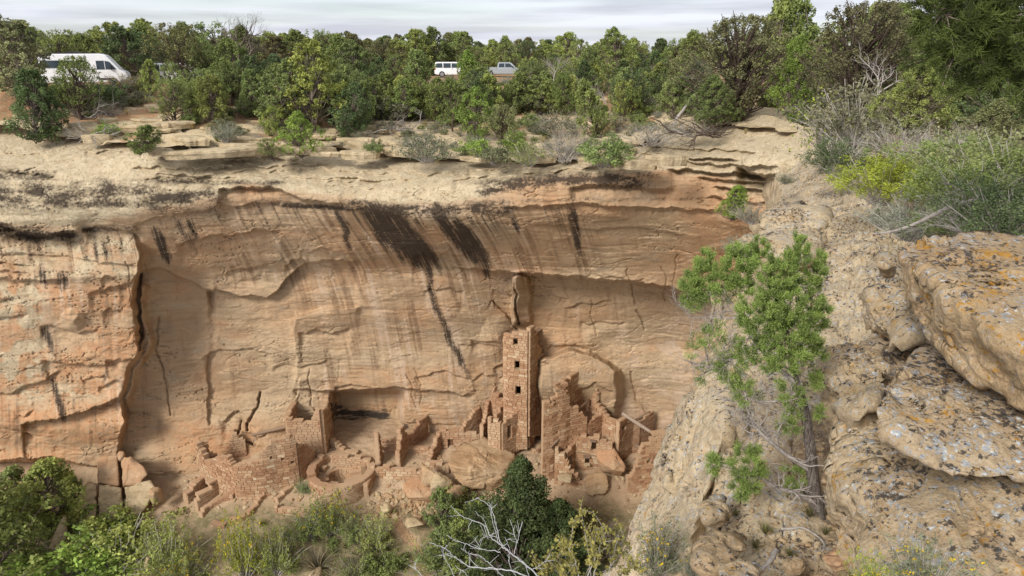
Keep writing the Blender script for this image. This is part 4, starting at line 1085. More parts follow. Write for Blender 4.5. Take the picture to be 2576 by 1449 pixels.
# ------------------------------------------------------------------ big ruin right of the tower
big = thing('ruined_house', 'large stepped stone ruin with several open rooms right of the tower', 'ruined house', tuple(at(1440, 1190, 48)))
kids = [vwall('wall', [(1362, 1009, 1203, 47.3), (1376, 1006), (1390, 1013), (1391.5, 964), (1403, 961), (1413, 967), (1421, 1003), (1424, 1016), (1436, 1018), (1446, 1026), (1458, 1034), (1472, 1050, 1130, 48.9)], 0.42, 81, [(1451, 1462, 1090, 1095.5), (1394, 1399, 1083, 1089)], tint=(0.22, 0.75), light_base=0.15, ragged=0.15),
        vwall('wall', [(1395, 1116, 1206, 47.2), (1405, 1132), (1418, 1150), (1430, 1168), (1443, 1186), (1457, 1208, 1220, 46.9)], 0.42, 82, tint=(0.4, 0.92), ragged=0.12),
        vwall('wall', [(1404, 962, 1050, 48.0), (1420, 952), (1436, 940), (1455, 934), (1469, 930, 1015, 51.2)], 0.36, 83, tint=(0.3, 0.75)),
        vwall('wall', [(1469, 930, 1030, 51.2), (1478, 941), (1488, 949), (1497, 965), (1500, 1003), (1508, 1018), (1514, 1027), (1520, 1040, 1100, 49.7), (1532, 1052), (1549, 1062, 1114, 48.9)], 0.36, 84, tint=(0.35, 0.82), ragged=0.15),
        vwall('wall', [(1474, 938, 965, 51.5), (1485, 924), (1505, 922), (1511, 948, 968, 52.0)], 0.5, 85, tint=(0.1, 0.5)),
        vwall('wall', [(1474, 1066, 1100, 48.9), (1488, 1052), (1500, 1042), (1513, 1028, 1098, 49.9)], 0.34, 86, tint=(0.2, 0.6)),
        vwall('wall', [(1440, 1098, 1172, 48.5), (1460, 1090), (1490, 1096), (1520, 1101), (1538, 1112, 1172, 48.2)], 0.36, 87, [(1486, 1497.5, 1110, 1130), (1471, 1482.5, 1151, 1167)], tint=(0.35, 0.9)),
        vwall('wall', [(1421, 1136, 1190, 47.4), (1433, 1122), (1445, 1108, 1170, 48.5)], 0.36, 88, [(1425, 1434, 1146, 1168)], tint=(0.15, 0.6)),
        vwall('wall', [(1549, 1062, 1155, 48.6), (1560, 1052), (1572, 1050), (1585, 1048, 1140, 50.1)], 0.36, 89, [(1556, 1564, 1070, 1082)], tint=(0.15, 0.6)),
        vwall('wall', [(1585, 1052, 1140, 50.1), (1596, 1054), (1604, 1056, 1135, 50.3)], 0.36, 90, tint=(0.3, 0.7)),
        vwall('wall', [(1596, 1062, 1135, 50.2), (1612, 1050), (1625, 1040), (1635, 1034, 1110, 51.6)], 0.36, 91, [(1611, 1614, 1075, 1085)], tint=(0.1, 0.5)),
        vwall('wall', [(1432, 1206, 1222, 46.9), (1470, 1212), (1508, 1226, 1244, 46.3)], 0.4, 92, tint=(0.5, 0.95), ragged=0.25)]
for i, (a, b) in enumerate((((1391, 1133, 47.5), (1441, 1108, 48.6)), ((1397, 1136, 47.5), (1447, 1112, 48.6)), ((1385, 1126, 47.1), (1412, 1098, 47.9)))):
    kids.append(vlog(None, a, b, 0.09, 0.08, i, 'beam'))
kids.append(vlog(None, (1450, 1034, 48.7), (1482, 1006, 50.5), 0.11, 0.09, 7, 'beam'))
kids.append(vlog(None, (1452, 1136, 48.25), (1512, 1151, 48.1), 0.06, 0.05, 8, 'beam'))
kids.append(vlog(None, (1590, 1062, 50.0), (1634, 1037, 51.3), 0.11, 0.10, 9, 'beam'))
kids.append(bar('lintel', at(1484.5, 1108, 48.05), at(1499, 1109.5, 48.05), 0.10, 0.3, M_LOG))
kids.append(bar('lintel', at(1469, 1149, 48.1), at(1484, 1149.5, 48.1), 0.10, 0.3, M_LOG))
kids.append(bar('sill', at(1469.5, 1168.5, 48.0), at(1484, 1168.5, 48.0), 0.10, 0.35, M_BOULDP))
adopt(big, kids)
vlog('long weathered log leaning across the dark room at the right end of the ruin', (1566, 1040, 48.6), (1638, 1087, 47.0), 0.16, 0.13, 20, mat=mat_wood('grey_timber', (0.27, 0.2, 0.15), (0.42, 0.34, 0.27)))
vlog('short pale log jammed low in the dark room beside the right wall', (1600, 1118, 48.4), (1622, 1140, 47.0), 0.13, 0.11, 21)
vlog('thin grey pole below the short pale log in the dark room', (1588, 1160, 47.6), (1614, 1141, 47.2), 0.07, 0.06, 22)
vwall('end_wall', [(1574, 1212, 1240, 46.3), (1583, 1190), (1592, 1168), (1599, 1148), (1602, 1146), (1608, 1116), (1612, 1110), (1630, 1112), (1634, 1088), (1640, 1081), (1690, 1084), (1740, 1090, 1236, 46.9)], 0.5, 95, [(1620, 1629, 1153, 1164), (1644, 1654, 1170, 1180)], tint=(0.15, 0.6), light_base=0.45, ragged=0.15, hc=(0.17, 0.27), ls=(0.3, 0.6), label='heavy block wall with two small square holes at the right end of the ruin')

# ------------------------------------------------------------------ fallen rocks round the ruin
def vhull(name, label, cat, pts, mat, sub=5, amp=0.12, scale=0.8, seed=0, layer=0.0, k=45.0, group=None):
    v, f = hull_rock([at(*p) for p in pts], sub, amp, scale, seed, layer, k)
    v = facets(v, {4: 14, 5: 26, 6: 46, 7: 70}.get(sub, 20), 0.16, amp * 0.9, seed)
    o = link(name, mesh_np(name, v - v.mean(0), f, [mat]), None, tuple(v.mean(0)))
    return tag(o, label, cat, group)
vhull('boulder', 'huge flat topped boulder with a streaked shaded front below the tower', 'boulder', [(1128, 1140, 48), (1170, 1108, 49.5), (1215, 1096, 50.0), (1260, 1130, 49.2), (1300, 1140, 48.6), (1300, 1215, 46.8), (1262, 1190, 46.0), (1200, 1184, 45.7), (1150, 1176, 46.0), (1132, 1165, 46.6), (1165, 1224, 45.9), (1205, 1230, 45.9), (1260, 1225, 46.2), (1140, 1200, 46.2), (1290, 1240, 46.6)], M_BOULD, 6, 0.16, 0.7, 3)
boulder('boulder', 'upright blocky boulder leaning between the flat slab and the tilted block', 'boulder', (1059, 1163, 1102, 1226), 46.3, M_BOULD, 31, 4, 0.6)
boulder('boulder', 'tilted angular block of pale stone at the left of the huge boulder', 'boulder', (1081, 1186, 1140, 1241), 45.6, M_BOULDP, 35, 4, 0.7, tilt=18)
vhull('flat_slab', 'smooth orange slab lying tilted on the ground right of the terrace wall', 'rock slab', [(1014, 1215, 46.3), (1040, 1192, 47.3), (1075, 1184, 47.6), (1098, 1240, 45.6), (1060, 1252, 45.0), (1030, 1252, 45.2), (1016, 1232, 45.8), (1050, 1262, 45.6), (1095, 1262, 45.6), (1020, 1250, 46.4)], M_BOULDO, 5, 0.05, 0.8, 4)
boulder('boulder', 'small upright rock under the edge of the huge boulder', 'boulder', (1124, 1218, 1172, 1275), 45.0, M_BOULD, 36, 4, 0.7)
vhull('boulder', 'smooth pinkish boulder sloping into the dark room of the right ruin', 'boulder', [(1498, 1136, 48.2), (1520, 1116, 48.6), (1540, 1120, 48.4), (1578, 1172, 47.2), (1574, 1188, 46.7), (1545, 1182, 46.6), (1510, 1165, 47.2), (1500, 1150, 47.6), (1560, 1200, 47.4), (1510, 1185, 47.6)], M_BOULDO, 5, 0.07, 0.9, 5)
vhull('boulder', 'tall round faced boulder built into the low wall right of the pinyon', 'boulder', [(1473, 1205, 46.6), (1480, 1190, 46.9), (1500, 1183, 47.2), (1525, 1190, 46.9), (1530, 1222, 46.2), (1522, 1240, 45.8), (1490, 1247, 45.7), (1474, 1240, 45.9), (1500, 1240, 47), (1528, 1245, 46.6)], M_BOULD, 5, 0.08, 0.9, 6)
boulder('boulder', 'small pale block at the end of the rubble below the right ruin', 'boulder', (1400, 1190, 1440, 1215), 46.4, M_BOULDP, 37, 4, 0.4)
# cracked blocks at the left
gb = 'cracked blocks at the left foot of the cliff'
vhull('cracked_block', 'orange faced block above the crack, left of the narrow gap', 'rock block', [(245, 1152, 47.2), (268, 1144, 47.6), (296, 1146, 47.6), (300, 1222, 46.6), (247, 1214, 46.5), (246, 1160, 48.6), (300, 1150, 48.8), (250, 1230, 48)], M_BOULDO, 5, 0.06, 0.8, 7, group=gb)
vhull('cracked_block', 'orange faced block above the crack, right of the narrow gap', 'rock block', [(304, 1148, 47.6), (335, 1150, 47.6), (360, 1172, 47.4), (372, 1194, 47.0), (348, 1218, 46.6), (309, 1224, 46.5), (306, 1150, 48.8), (365, 1200, 48.6), (310, 1230, 48)], M_BOULDO, 5, 0.06, 0.8, 8, group=gb)
vhull('cracked_block', 'pale squarish lower block between the two upright cracks', 'rock block', [(249, 1216, 46.5), (306, 1226, 46.4), (312, 1300, 45.2), (280, 1316, 44.7), (246, 1306, 44.7), (249, 1216, 48), (306, 1226, 48), (312, 1330, 47), (246, 1330, 47)], M_BOULDP, 5, 0.07, 0.9, 9, group=gb)
vhull('cracked_block', 'pale lower block right of the cracks with a broken right end', 'rock block', [(314, 1226, 46.4), (350, 1220, 46.5), (380, 1206, 46.8), (391, 1232, 46.3), (372, 1270, 45.6), (345, 1306, 45.0), (316, 1300, 45.0), (316, 1226, 48), (388, 1240, 48), (345, 1325, 47)], M_BOULDP, 5, 0.08, 0.9, 10, group=gb)
vhull('cracked_block', 'long grey lower block left of the cracks reaching into the bushes', 'rock block', [(216, 1214, 46.8), (243, 1214, 46.5), (241, 1308, 44.6), (200, 1322, 44.3), (166, 1318, 44.3), (168, 1300, 45.0), (196, 1250, 46.0), (230, 1214, 48.5), (170, 1340, 47)], M_BOULDP, 5, 0.09, 0.9, 11, group=gb)
boulder('boulder', 'small squared boulder at the right end of the cracked blocks', 'boulder', (373, 1225, 412, 1269), 45.6, M_BOULD, 38, 4, 0.5)
boulder('boulder', 'little wedge of rock stuck in the top of the crack', 'boulder', (295, 1134, 316, 1160), 46.9, M_BOULDO, 39, 3, 0.3)
vhull('pointed_rock', 'tall pale pointed rock rising out of the bushes at the lower left', 'boulder', [(166, 1292, 43.6), (150, 1310, 43.2), (128, 1360, 42.2), (108, 1420, 41.4), (100, 1449, 41.0), (165, 1370, 42.4), (170, 1330, 43.2), (150, 1449, 41.2), (140, 1470, 43), (170, 1330, 44.5)], M_BOULDP, 5, 0.10, 0.9, 12)
boulder('boulder', 'pale upright stone among the bushes at the bottom of the slope', 'boulder', (362, 1394, 394, 1449), 40.6, M_BOULDP, 41, 4, 0.5)
boulder('boulder', 'lichen spotted white stone beside the start of the trail', 'boulder', (958, 1264, 986, 1292), 44.2, M_BOULDP, 42, 4, 0.4)
boulder('boulder', 'long pale flat rock right of the trail', 'boulder', (1018, 1300, 1072, 1328), 43.0, M_BOULDP, 43, 4, 0.6)
boulder('boulder', 'knobbly pale rock right of the long flat rock', 'boulder', (1070, 1284, 1094, 1322), 43.2, M_BOULDP, 44, 4, 0.5)
boulder('boulder', 'pale yellow broken stone at the bottom edge below the grey grass', 'boulder', (775, 1426, 812, 1462), 39.8, M_BOULDP, 45, 4, 0.5)
# slabs of the cliff top
gs = 'loose slabs on the cliff top'
NAMED_SLABS = []
for i, (bx_, lb) in enumerate((((425, 374, 640, 392), 'longest flat slab on the cliff top beside the low juniper'), ((540, 370, 662, 388), 'thin tilted slab resting on the longest flat slab'), ((560, 358, 665, 378), 'thick bright slab on top right of the slab pile'), ((420, 342, 540, 360), 'low slab behind the longest flat slab'), ((300, 300, 470, 326), 'broad cracked slab left of the leaning dead log'), ((195, 300, 330, 335), 'smooth hump of rock under the tangle of dead branches'), ((940, 348, 1030, 370), 'grey slab left of the green shrub rows'), ((860, 378, 960, 395), 'thin slab at the edge of the red soil'), ((1558, 375, 1640, 420), 'rounded block at the lip beside the dark round shrub'), ((1640, 388, 1720, 410), 'thin block stacked behind the rounded lip block'), ((1500, 372, 1580, 392), 'flat block partly under the leafy shrub'), ((470, 262, 640, 284), 'ledge slab at the foot of the burnt trunk'), ((790, 368, 850, 386), 'small slab in front of the bright green juniper'))):
    NAMED_SLABS.append((bx_, lb))
def slab_poly(px, py, L, D, th, seed, label, group):
    """broken flagstone: an angular plate lying on the ground"""
    r_ = random.Random(seed); g = ground_at(px, py, mesa_z, 30, 150); n = r_.randint(6, 8); pts = []
    yaw = r_.uniform(-0.35, 0.35); tx, ty = r_.uniform(-0.05, 0.05), r_.uniform(-0.04, 0.04)
    cr_ = [(6.283 * (i + r_.uniform(-0.3, 0.3)) / n, r_.uniform(0.8, 1.12)) for i in range(n)]
    C_ = np.array([(L / 2 * q * math.cos(a), D / 2 * q * math.sin(a)) for a, q in cr_]); m = 8
    O = np.concatenate([C_[i] + (C_[(i + 1) % n] - C_[i]) * np.linspace(0, 1, m, endpoint=False)[:, None] for i in range(n)])
    O = O * (1 + 0.10 * fbm(O[:, 0] * 2.2 + seed, O[:, 1] * 2.2, 0, 3))[:, None]
    N_ = len(O); V_ = []
    for sc_, z_ in ((0.93, -0.5 * th), (0.97, 0.15 * th), (1.02, 0.45 * th), (1.0, 0.85 * th), (0.96, th), (0.6, th * 1.06), (0.2, th * 1.08)):
        zz_ = z_ + tx * O[:, 0] + ty * O[:, 1] + 0.03 * fbm(O[:, 0] * sc_ * 1.5 + seed, O[:, 1] * sc_ * 1.5, z_ * 4, 3)
        V_.append(np.column_stack([O * sc_ * (1 + 0.02 * fbm(O[:, 0] * 4, O[:, 1] * 4, z_ * 9 + seed, 2))[:, None], zz_]))
    V_ = np.concatenate(V_ + [np.array([[0, 0, th * 1.08]])]); cc, sn = math.cos(yaw), math.sin(yaw)
    V_[:, :2] = V_[:, :2] @ np.array([[cc, sn], [-sn, cc]])
    I_ = np.arange(7 * N_).reshape(7, N_)
    Q_ = np.stack([I_[:-1], np.roll(I_, -1, 1)[:-1], np.roll(I_, -1, 1)[1:], I_[1:]], -1).reshape(-1, 4)
    T3 = np.stack([I_[6], np.roll(I_[6], -1), np.full(N_, 7 * N_)], -1)
    tag(link('flagstone', mesh_np('flagstone', V_, [Q_, T3], [M_FLAG], False), None, tuple(g)), label, 'flagstone', group)
for i, (bx_, lb) in enumerate(NAMED_SLABS):
    w_ = (bx_[2] - bx_[0]) / F0 * 50
    slab_poly((bx_[0] + bx_[2]) / 2, bx_[3] - 3, w_, min(2.0, 0.5 * w_), 0.34, 200 + i, lb, None)
r_ = random.Random(8)
for i in range(46):
    px = r_.uniform(190, 1060); py = r_.uniform(np.interp(px, [190, 420, 1060], [318, 268, 325]), np.interp(px, [190, 420, 700, 1060], [345, 388, 392, 398]))
    slab_poly(px, py, r_.uniform(1.2, 3.6), r_.uniform(0.8, 1.6), r_.uniform(0.16, 0.34), i, 'broken flagstone among the layered rocks of the cliff top', 'broken flagstones of the cliff top')
for i in range(16):
    px = r_.uniform(1180, 1620); py = r_.uniform(355, 408)
    slab_poly(px, py, r_.uniform(0.9, 2.4), r_.uniform(0.6, 1.2), r_.uniform(0.12, 0.28), 60 + i, 'broken flagstone among the shrubs at the lip', 'broken flagstones among the shrubs at the lip')
# loose rubble nobody could count
def scatter_rocks(name, label, pts, sizes, mat, seed, squash=0.6):
    rs = np.random.RandomState(seed); bv, bf = ico(1)
    V, Fc, n = [], [], 0
    for p, s in zip(pts, sizes):
        q = bv * (1 + 0.35 * rs.uniform(-1, 1, (len(bv), 1))) * np.array([1, rs.uniform(.6, 1), squash * rs.uniform(.6, 1.2)]) * s
        a = rs.uniform(0, 6.28); c_, s_ = math.cos(a), math.sin(a)
        q = q @ np.array([[c_, -s_, 0], [s_, c_, 0], [0, 0, 1]]) + p
        V.append(q); Fc.append(bf + n); n += len(bv)
    o = link(name, mesh_np(name, np.concatenate(V), np.concatenate(Fc), [mat], False))
    return tag(o, label, 'stones', None, 'stuff')
rs = np.random.RandomState(5)
pp, sz = [], []
for _ in range(3200):
    a, b = rs.uniform(420, 1760), 1090 + 190 * rs.beta(2.2, 1.6)
    if rs.rand() < 0.45: a, b = rs.uniform(850, 1240), rs.uniform(1235, 1300)
    g = ground_at(a, b, floor_z, 30, 60) if False else None
    Yq = np.interp(b, [1077, 1143, 1214, 1260, 1300], [51, 49, 47, 45.5, 44.2]) + rs.uniform(-.3, .3)
    X_ = float(at(a, b, Yq)[0])
    if math.hypot(X_ + 12.95, Yq - 47.6) < 2.7: continue
    s_ = 0.04 + 0.26 * rs.rand() ** 5
    pp.append((X_, Yq, float(floor_z(X_, Yq)) + s_ * 0.15)); sz.append(s_)
scatter_rocks('rubble', 'scattered brown sandstone rubble over the alcove floor', pp[::2], sz[::2], M_BOULD, 6)
scatter_rocks('rubble', 'scattered pale sandstone rubble over the alcove floor', pp[1::2], sz[1::2], M_BOULDP, 7)
# ================================================================== PLANTS
def mat_leaf(name, rough=0.75, trans=0.25, spec=0.15):
    k = NT(name)
    oi = k.n('ShaderNodeObjectInfo').outputs['Color']
    t = k.attr('tint')
    a = k.n('ShaderNodeVectorMath', operation='SCALE'); k.l(oi, a.inputs[0]); a.inputs['Scale'].default_value = 0.5
    b = k.n('ShaderNodeVectorMath', operation='MULTIPLY'); k.l(oi, b.inputs[0]); b.inputs[1].default_value = (1.42, 1.40, 1.15)
    c = k.mix(t, a.outputs[0], b.outputs[0])
    k.color(c); k.b.inputs['Roughness'].default_value = rough; k.b.inputs['Specular IOR Level'].default_value = spec
    if trans:
        tr = k.n('ShaderNodeBsdfTranslucent'); k.l(c, tr.inputs[0])
        mx = k.n('ShaderNodeMixShader'); mx.inputs[0].default_value = trans
        k.l(k.b.outputs[0], mx.inputs[1]); k.l(tr.outputs[0], mx.inputs[2]); k.l(mx.outputs[0], k.out.inputs['Surface'])
    return k.m
M_LEAF = mat_leaf('foliage')
M_BARK = mat_wood('juniper_bark', (0.13, 0.10, 0.08), (0.27, 0.22, 0.18))
M_DEAD = mat_wood('weathered_dead_wood', (0.27, 0.24, 0.21), (0.46, 0.42, 0.38))
M_DARKW = mat_wood('charred_wood', (0.06, 0.045, 0.035), (0.15, 0.11, 0.085))
M_TWIG = mat_wood('pale_twigs', (0.33, 0.30, 0.26), (0.52, 0.48, 0.43))
M_FLOWER = NT('yellow_flowers').color((0.62, 0.42, 0.02)).m
M_STRAW = NT('straw').color((0.46, 0.36, 0.17)).m

def tubes(lst, n=5):
    """lst of (points (k,3), radii (k,)) -> verts, faces"""
    V, Fc, o = [], [], 0
    an = np.linspace(0, 2 * np.pi, n, endpoint=False)
    ca, sa = np.cos(an), np.sin(an)
    for P, r in lst:
        P = np.asarray(P, float); r = np.asarray(r, float); k = len(P)
        T = np.gradient(P, axis=0); T /= np.linalg.norm(T, axis=1)[:, None] + 1e-9
        ref = np.array([0.31, 0.17, 0.93]) if abs(T[0, 2]) < 0.9 else np.array([1.0, 0.1, 0.0])
        A = np.cross(T, ref); A /= np.linalg.norm(A, axis=1)[:, None] + 1e-9
        B = np.cross(T, A)
        v = P[:, None] + r[:, None, None] * (ca[None, :, None] * A[:, None] + sa[None, :, None] * B[:, None])
        V.append(v.reshape(-1, 3))
        i = np.arange(k * n).reshape(k, n) + o
        Fc.append(np.stack([i[:-1], np.roll(i, -1, 1)[:-1], np.roll(i, -1, 1)[1:], i[1:]], -1).reshape(-1, 4))
        o += k * n
    return np.concatenate(V), np.concatenate(Fc)
def grow(rs, p, d, L, r, depth, out, tips, curl=0.35, up=0.1, nb=(3, 5), ratio=(0.45, 0.7), spread=(0.5, 1.1), k=6, start=0.25):
    d = np.array(d, float); d /= np.linalg.norm(d); p = np.array(p, float)
    P = [p.copy()]; D = [d.copy()]
    for i in range(k):
        d = d + curl * rs.normal(size=3) * 0.5 + np.array([0, 0, up]); d /= np.linalg.norm(d)
        p = p + d * L / k; P.append(p.copy()); D.append(d.copy())
    rad = r * np.linspace(1, 0.35 if depth else 0.2, k + 1)
    out.append((np.array(P), rad))
    tips.append((P[-1], D[-1], depth))
    if depth <= 0: return
    for _ in range(rs.randint(nb[0], nb[1] + 1)):
        t = rs.uniform(start, 1.0) * k; i = min(int(t), k - 1)
        q = P[i] + (P[i + 1] - P[i]) * (t - i)
        ax = rs.normal(size=3); ax -= ax @ D[i] * D[i]; ax /= np.linalg.norm(ax)
        a = rs.uniform(*spread)
        grow(rs, q, D[i] * math.cos(a) + ax * math.sin(a), L * rs.uniform(*ratio), np.interp(t, range(k + 1), rad) * rs.uniform(0.5, 0.75), depth - 1, out, tips, curl, up, nb, ratio, spread, max(3, k - 1), start)
def leaves(rs, C, Rr, n_per, size, flat=0.8, outw=0.5, centre=None, aspect=0.6):
    """many small leaf-sized faces in clumps at C with radii Rr; each clump has its own lightness"""
    C = np.asarray(C, float); Rr = np.broadcast_to(np.asarray(Rr, float), (len(C),))
    m = len(C) * n_per
    ci = np.repeat(np.arange(len(C)), n_per)
    u = rs.normal(size=(m, 3)); u /= np.linalg.norm(u, axis=1)[:, None]
    rr = rs.uniform(0.25, 1, m) ** 0.6
    off = u * (rr * Rr[ci])[:, None]; off[:, 2] *= flat
    P = C[ci] + off
    N = rs.normal(size=(m, 3)) + outw * 2 * u + np.array([0, 0, 0.4]); N /= np.linalg.norm(N, axis=1)[:, None]
    A = np.cross(N, rs.normal(size=(m, 3))); A /= np.linalg.norm(A, axis=1)[:, None]
    B = np.cross(N, A)
    s = size * rs.uniform(0.6, 1.3, m)
    a, b = A * s[:, None], B * (s * aspect)[:, None]
    V = np.stack([P - a, P - b * 0.9 + a * 0.1, P + a, P + b], 1).reshape(-1, 3)
    F_ = np.arange(m * 4).reshape(m, 4)
    tint = np.clip(rs.uniform(0.15, 0.8, len(C))[ci] + rs.normal(0, 0.14, m), 0, 1)
    return V, F_, np.repeat(tint, 4)
def clump_tree(kind, seed, h=5.0, near=1.0):
    rs = np.random.RandomState(seed)
    C, Rr, tb = [], [], []
    lean = rs.normal(0, 0.12, 2) * (kind != 'cone')
    if kind == 'juniper':
        N, Rm, b0 = int(170 * near), h * rs.uniform(0.32, 0.42), 0.05
    elif kind == 'slim':
        N, Rm, b0 = int(130 * near), h * 0.22, 0.06
    elif kind == 'cone':
        N, Rm, b0 = int(260 * near), h * 0.46, 0.03
    elif kind == 'pinyon':
        N, Rm, b0 = int(180 * near), h * rs.uniform(0.36, 0.46), 0.12
    else:
        N, Rm, b0 = int(130 * near), h * rs.uniform(0.36, 0.46), 0.24          # open
    ph = rs.uniform(0, 6.28, 4)
    for _ in range(N):
        t = b0 + (1 - b0) * rs.uniform(0, 1) ** 0.85
        if kind in ('juniper', 'slim'):
            env = (t / 0.3) ** 0.5 if t < 0.3 else max(0.02, 1 - ((t - 0.3) / 0.72) ** 1.7) ** 0.7
        elif kind == 'cone':
            env = max(0.04, (1 - t) ** 0.88) * (0.9 + 0.25 * math.sin(t * 23))
        elif kind == 'pinyon':
            env = (t / 0.35) ** 0.6 if t < 0.35 else max(0.03, 1 - ((t - 0.35) / 0.68) ** 1.8) ** 0.8
        else:
            env = max(0.05, math.sin(math.pi * min(1, (t - 0.15) / 0.92)) ** 0.6)
        a = rs.uniform(0, 6.283)
        env *= 1 + 0.30 * math.sin(2 * a + ph[0] + 5 * t) + 0.22 * math.sin(3 * a + ph[1] - 7 * t)
        r = Rm * env * math.sqrt(rs.uniform(0.12, 1.0))
        c = np.array([r * math.cos(a) + lean[0] * t * h, r * math.sin(a) + lean[1] * t * h, t * h])
        C.append(c); Rr.append(h * (rs.uniform(0.03, 0.06) if kind == 'cone' else rs.uniform(0.028, 0.080)) * (1.15 - 0.45 * t) / near ** 0.33)
    # trunk and limbs
    tp = np.array([[lean[0] * t * h + 0.06 * h * fbm(t * 2, seed, 0, 2), lean[1] * t * h + 0.06 * h * fbm(t * 2, seed, 5, 2), t * h - 0.15] for t in np.linspace(0, 0.9, 10)])
    tb.append((tp, h * 0.03 * np.linspace(1, 0.15, 10)))
    for c in C[::2]:
        t0 = max(0.03, c[2] / h - rs.uniform(0.12, 0.3)) * 0.9
        q = np.array([np.interp(t0, np.linspace(0, 0.9, 10), tp[:, j]) for j in range(3)])
        mid = q * 0.45 + c * 0.55 - np.array([0, 0, 0.05 * h]) + rs.normal(0, 0.02 * h, 3)
        tb.append((np.array([q, q * 0.7 + mid * 0.3 + rs.normal(0, .01 * h, 3), mid, c + (c - mid) * rs.uniform(0, 0.35)]), h * np.array([0.011, 0.009, 0.006, 0.002])))
    lf = {'juniper': 48, 'slim': 48, 'pinyon': 45, 'open': 34, 'cone': 130}[kind]
    ls = {'juniper': 0.0165, 'slim': 0.0165, 'pinyon': 0.017, 'open': 0.015, 'cone': 0.0085}[kind] * h / near ** 0.5
    v, f, t = leaves(rs, C, Rr, int(lf * near ** 0.4), ls, 1.35 if kind != 'pinyon' else 0.85)
    crown = mesh_np(kind + '_crown', v, f, [M_LEAF], False, {'tint': t})
    tv, tf = tubes(tb, 6)
    trunk = mesh_np(kind + '_trunk', tv, tf, [M_BARK if kind != 'open' else M_DARKW])
    return trunk, crown, h
def dead_mesh(seed, h=5.0, fine=3, mat=None, nb=(4, 6), thick=0.03, st=0.3):
    rs = np.random.RandomState(seed); out, tips = [], []
    grow(rs, (0, 0, -0.2), (rs.normal(0, .12), rs.normal(0, .12), 1), h * 0.62, h * thick, fine, out, tips, 0.30, 0.06, nb, (0.45, 0.66), (0.4, 1.0), 7, st)
    v, f = tubes(out, 4)
    v[:, 2] *= h / max(v[:, 2].max(), 0.1)
    return mesh_np('dead_wood', v, f, [mat or M_DEAD]), h
def shrub_mesh(kind, seed):
    """small plant about 1 m high, one mesh: stems and foliage"""
    rs = np.random.RandomState(seed)
    mats = [M_TWIG, M_LEAF]
    st = []; C = []; Rr = []
    ns = {'round': 26, 'fine': 46, 'sage': 70, 'bare': 34, 'rabbit': 80, 'wispy': 46}[kind]
    for _ in range(ns):
        a = rs.uniform(0, 6.283); e = rs.uniform(0.1, 1.0) ** 0.7
        L = rs.uniform(0.7, 1.05)
        d = np.array([math.cos(a) * e * 0.75, math.sin(a) * e * 0.75, 1.1 - 0.65 * e]); d /= np.linalg.norm(d)
        p0 = np.array([rs.normal(0, 0.06), rs.normal(0, 0.06), -0.05])
        if kind == 'bare':
            out, tips = [], []
            grow(rs, p0, d, L * 0.75, 0.012, 2, out, tips, 0.4, 0.02, (3, 5), (0.4, 0.65), (0.3, 0.8), 4, 0.3)
            st += out; C += [t_[0] for t_ in tips[::3]]; Rr += [0.05] * len(tips[::3])
            continue
        P = [p0 + d * L * t + np.array([0, 0, 0.10 * t * t * L]) * (1 - e) + rs.normal(0, 0.02, 3) * t for t in np.linspace(0, 1, 5)]
        st.append((np.array(P), 0.010 * np.linspace(1, 0.3, 5)))
        if kind in ('round', 'wispy', 'fine'):
            for t in (0.55, 0.75, 0.9, 1.0):
                C.append(p0 + d * L * t + rs.normal(0, 0.08, 3)); Rr.append(rs.uniform(0.09, 0.16) * (0.75 if kind == 'wispy' else 1))
        else:
            for t in (0.5, 0.7, 0.85, 1.0):
                C.append(P[int(t * 4)] + rs.normal(0, 0.03, 3)); Rr.append(rs.uniform(0.05, 0.085))
    tv, tf = tubes(st, 3)
    if kind == 'bare': v, f, t = leaves(rs, C, Rr, 3, 0.022, 1.0)
    elif kind == 'fine': v, f, t = leaves(rs, C, np.array(Rr) * 0.75, 62, 0.0155, 1.0)
    elif kind == 'round': v, f, t = leaves(rs, C, Rr, 34, 0.036, 0.9)
    elif kind == 'wispy': v, f, t = leaves(rs, C, Rr, 14, 0.028, 0.9)
    else: v, f, t = leaves(rs, C, Rr, 16, 0.030, 1.5, 0.2, aspect=0.3)
    mi = [0] * len(tf) + [1] * len(f)
    V = [tv, v]; Fs = [tf, f + len(tv)]; T = np.concatenate([np.full(len(tv), 0.5), t])
    if kind == 'rabbit':
        tops = [c for c in C if c[2] > 0.45 and rs.rand() < 0.34]
        v2, f2, t2 = leaves(rs, tops, 0.045, 5, 0.021, 0.6, 1.0, aspect=0.9)
        V.append(v2); Fs.append(f2 + len(tv) + len(v)); T = np.concatenate([T, t2]); mi += [2] * len(f2); mats = [M_TWIG, M_LEAF, M_FLOWER]
    return mesh_np(kind + '_shrub', np.concatenate(V), [np.concatenate(Fs)], mats, False, {'tint': T}, mi)
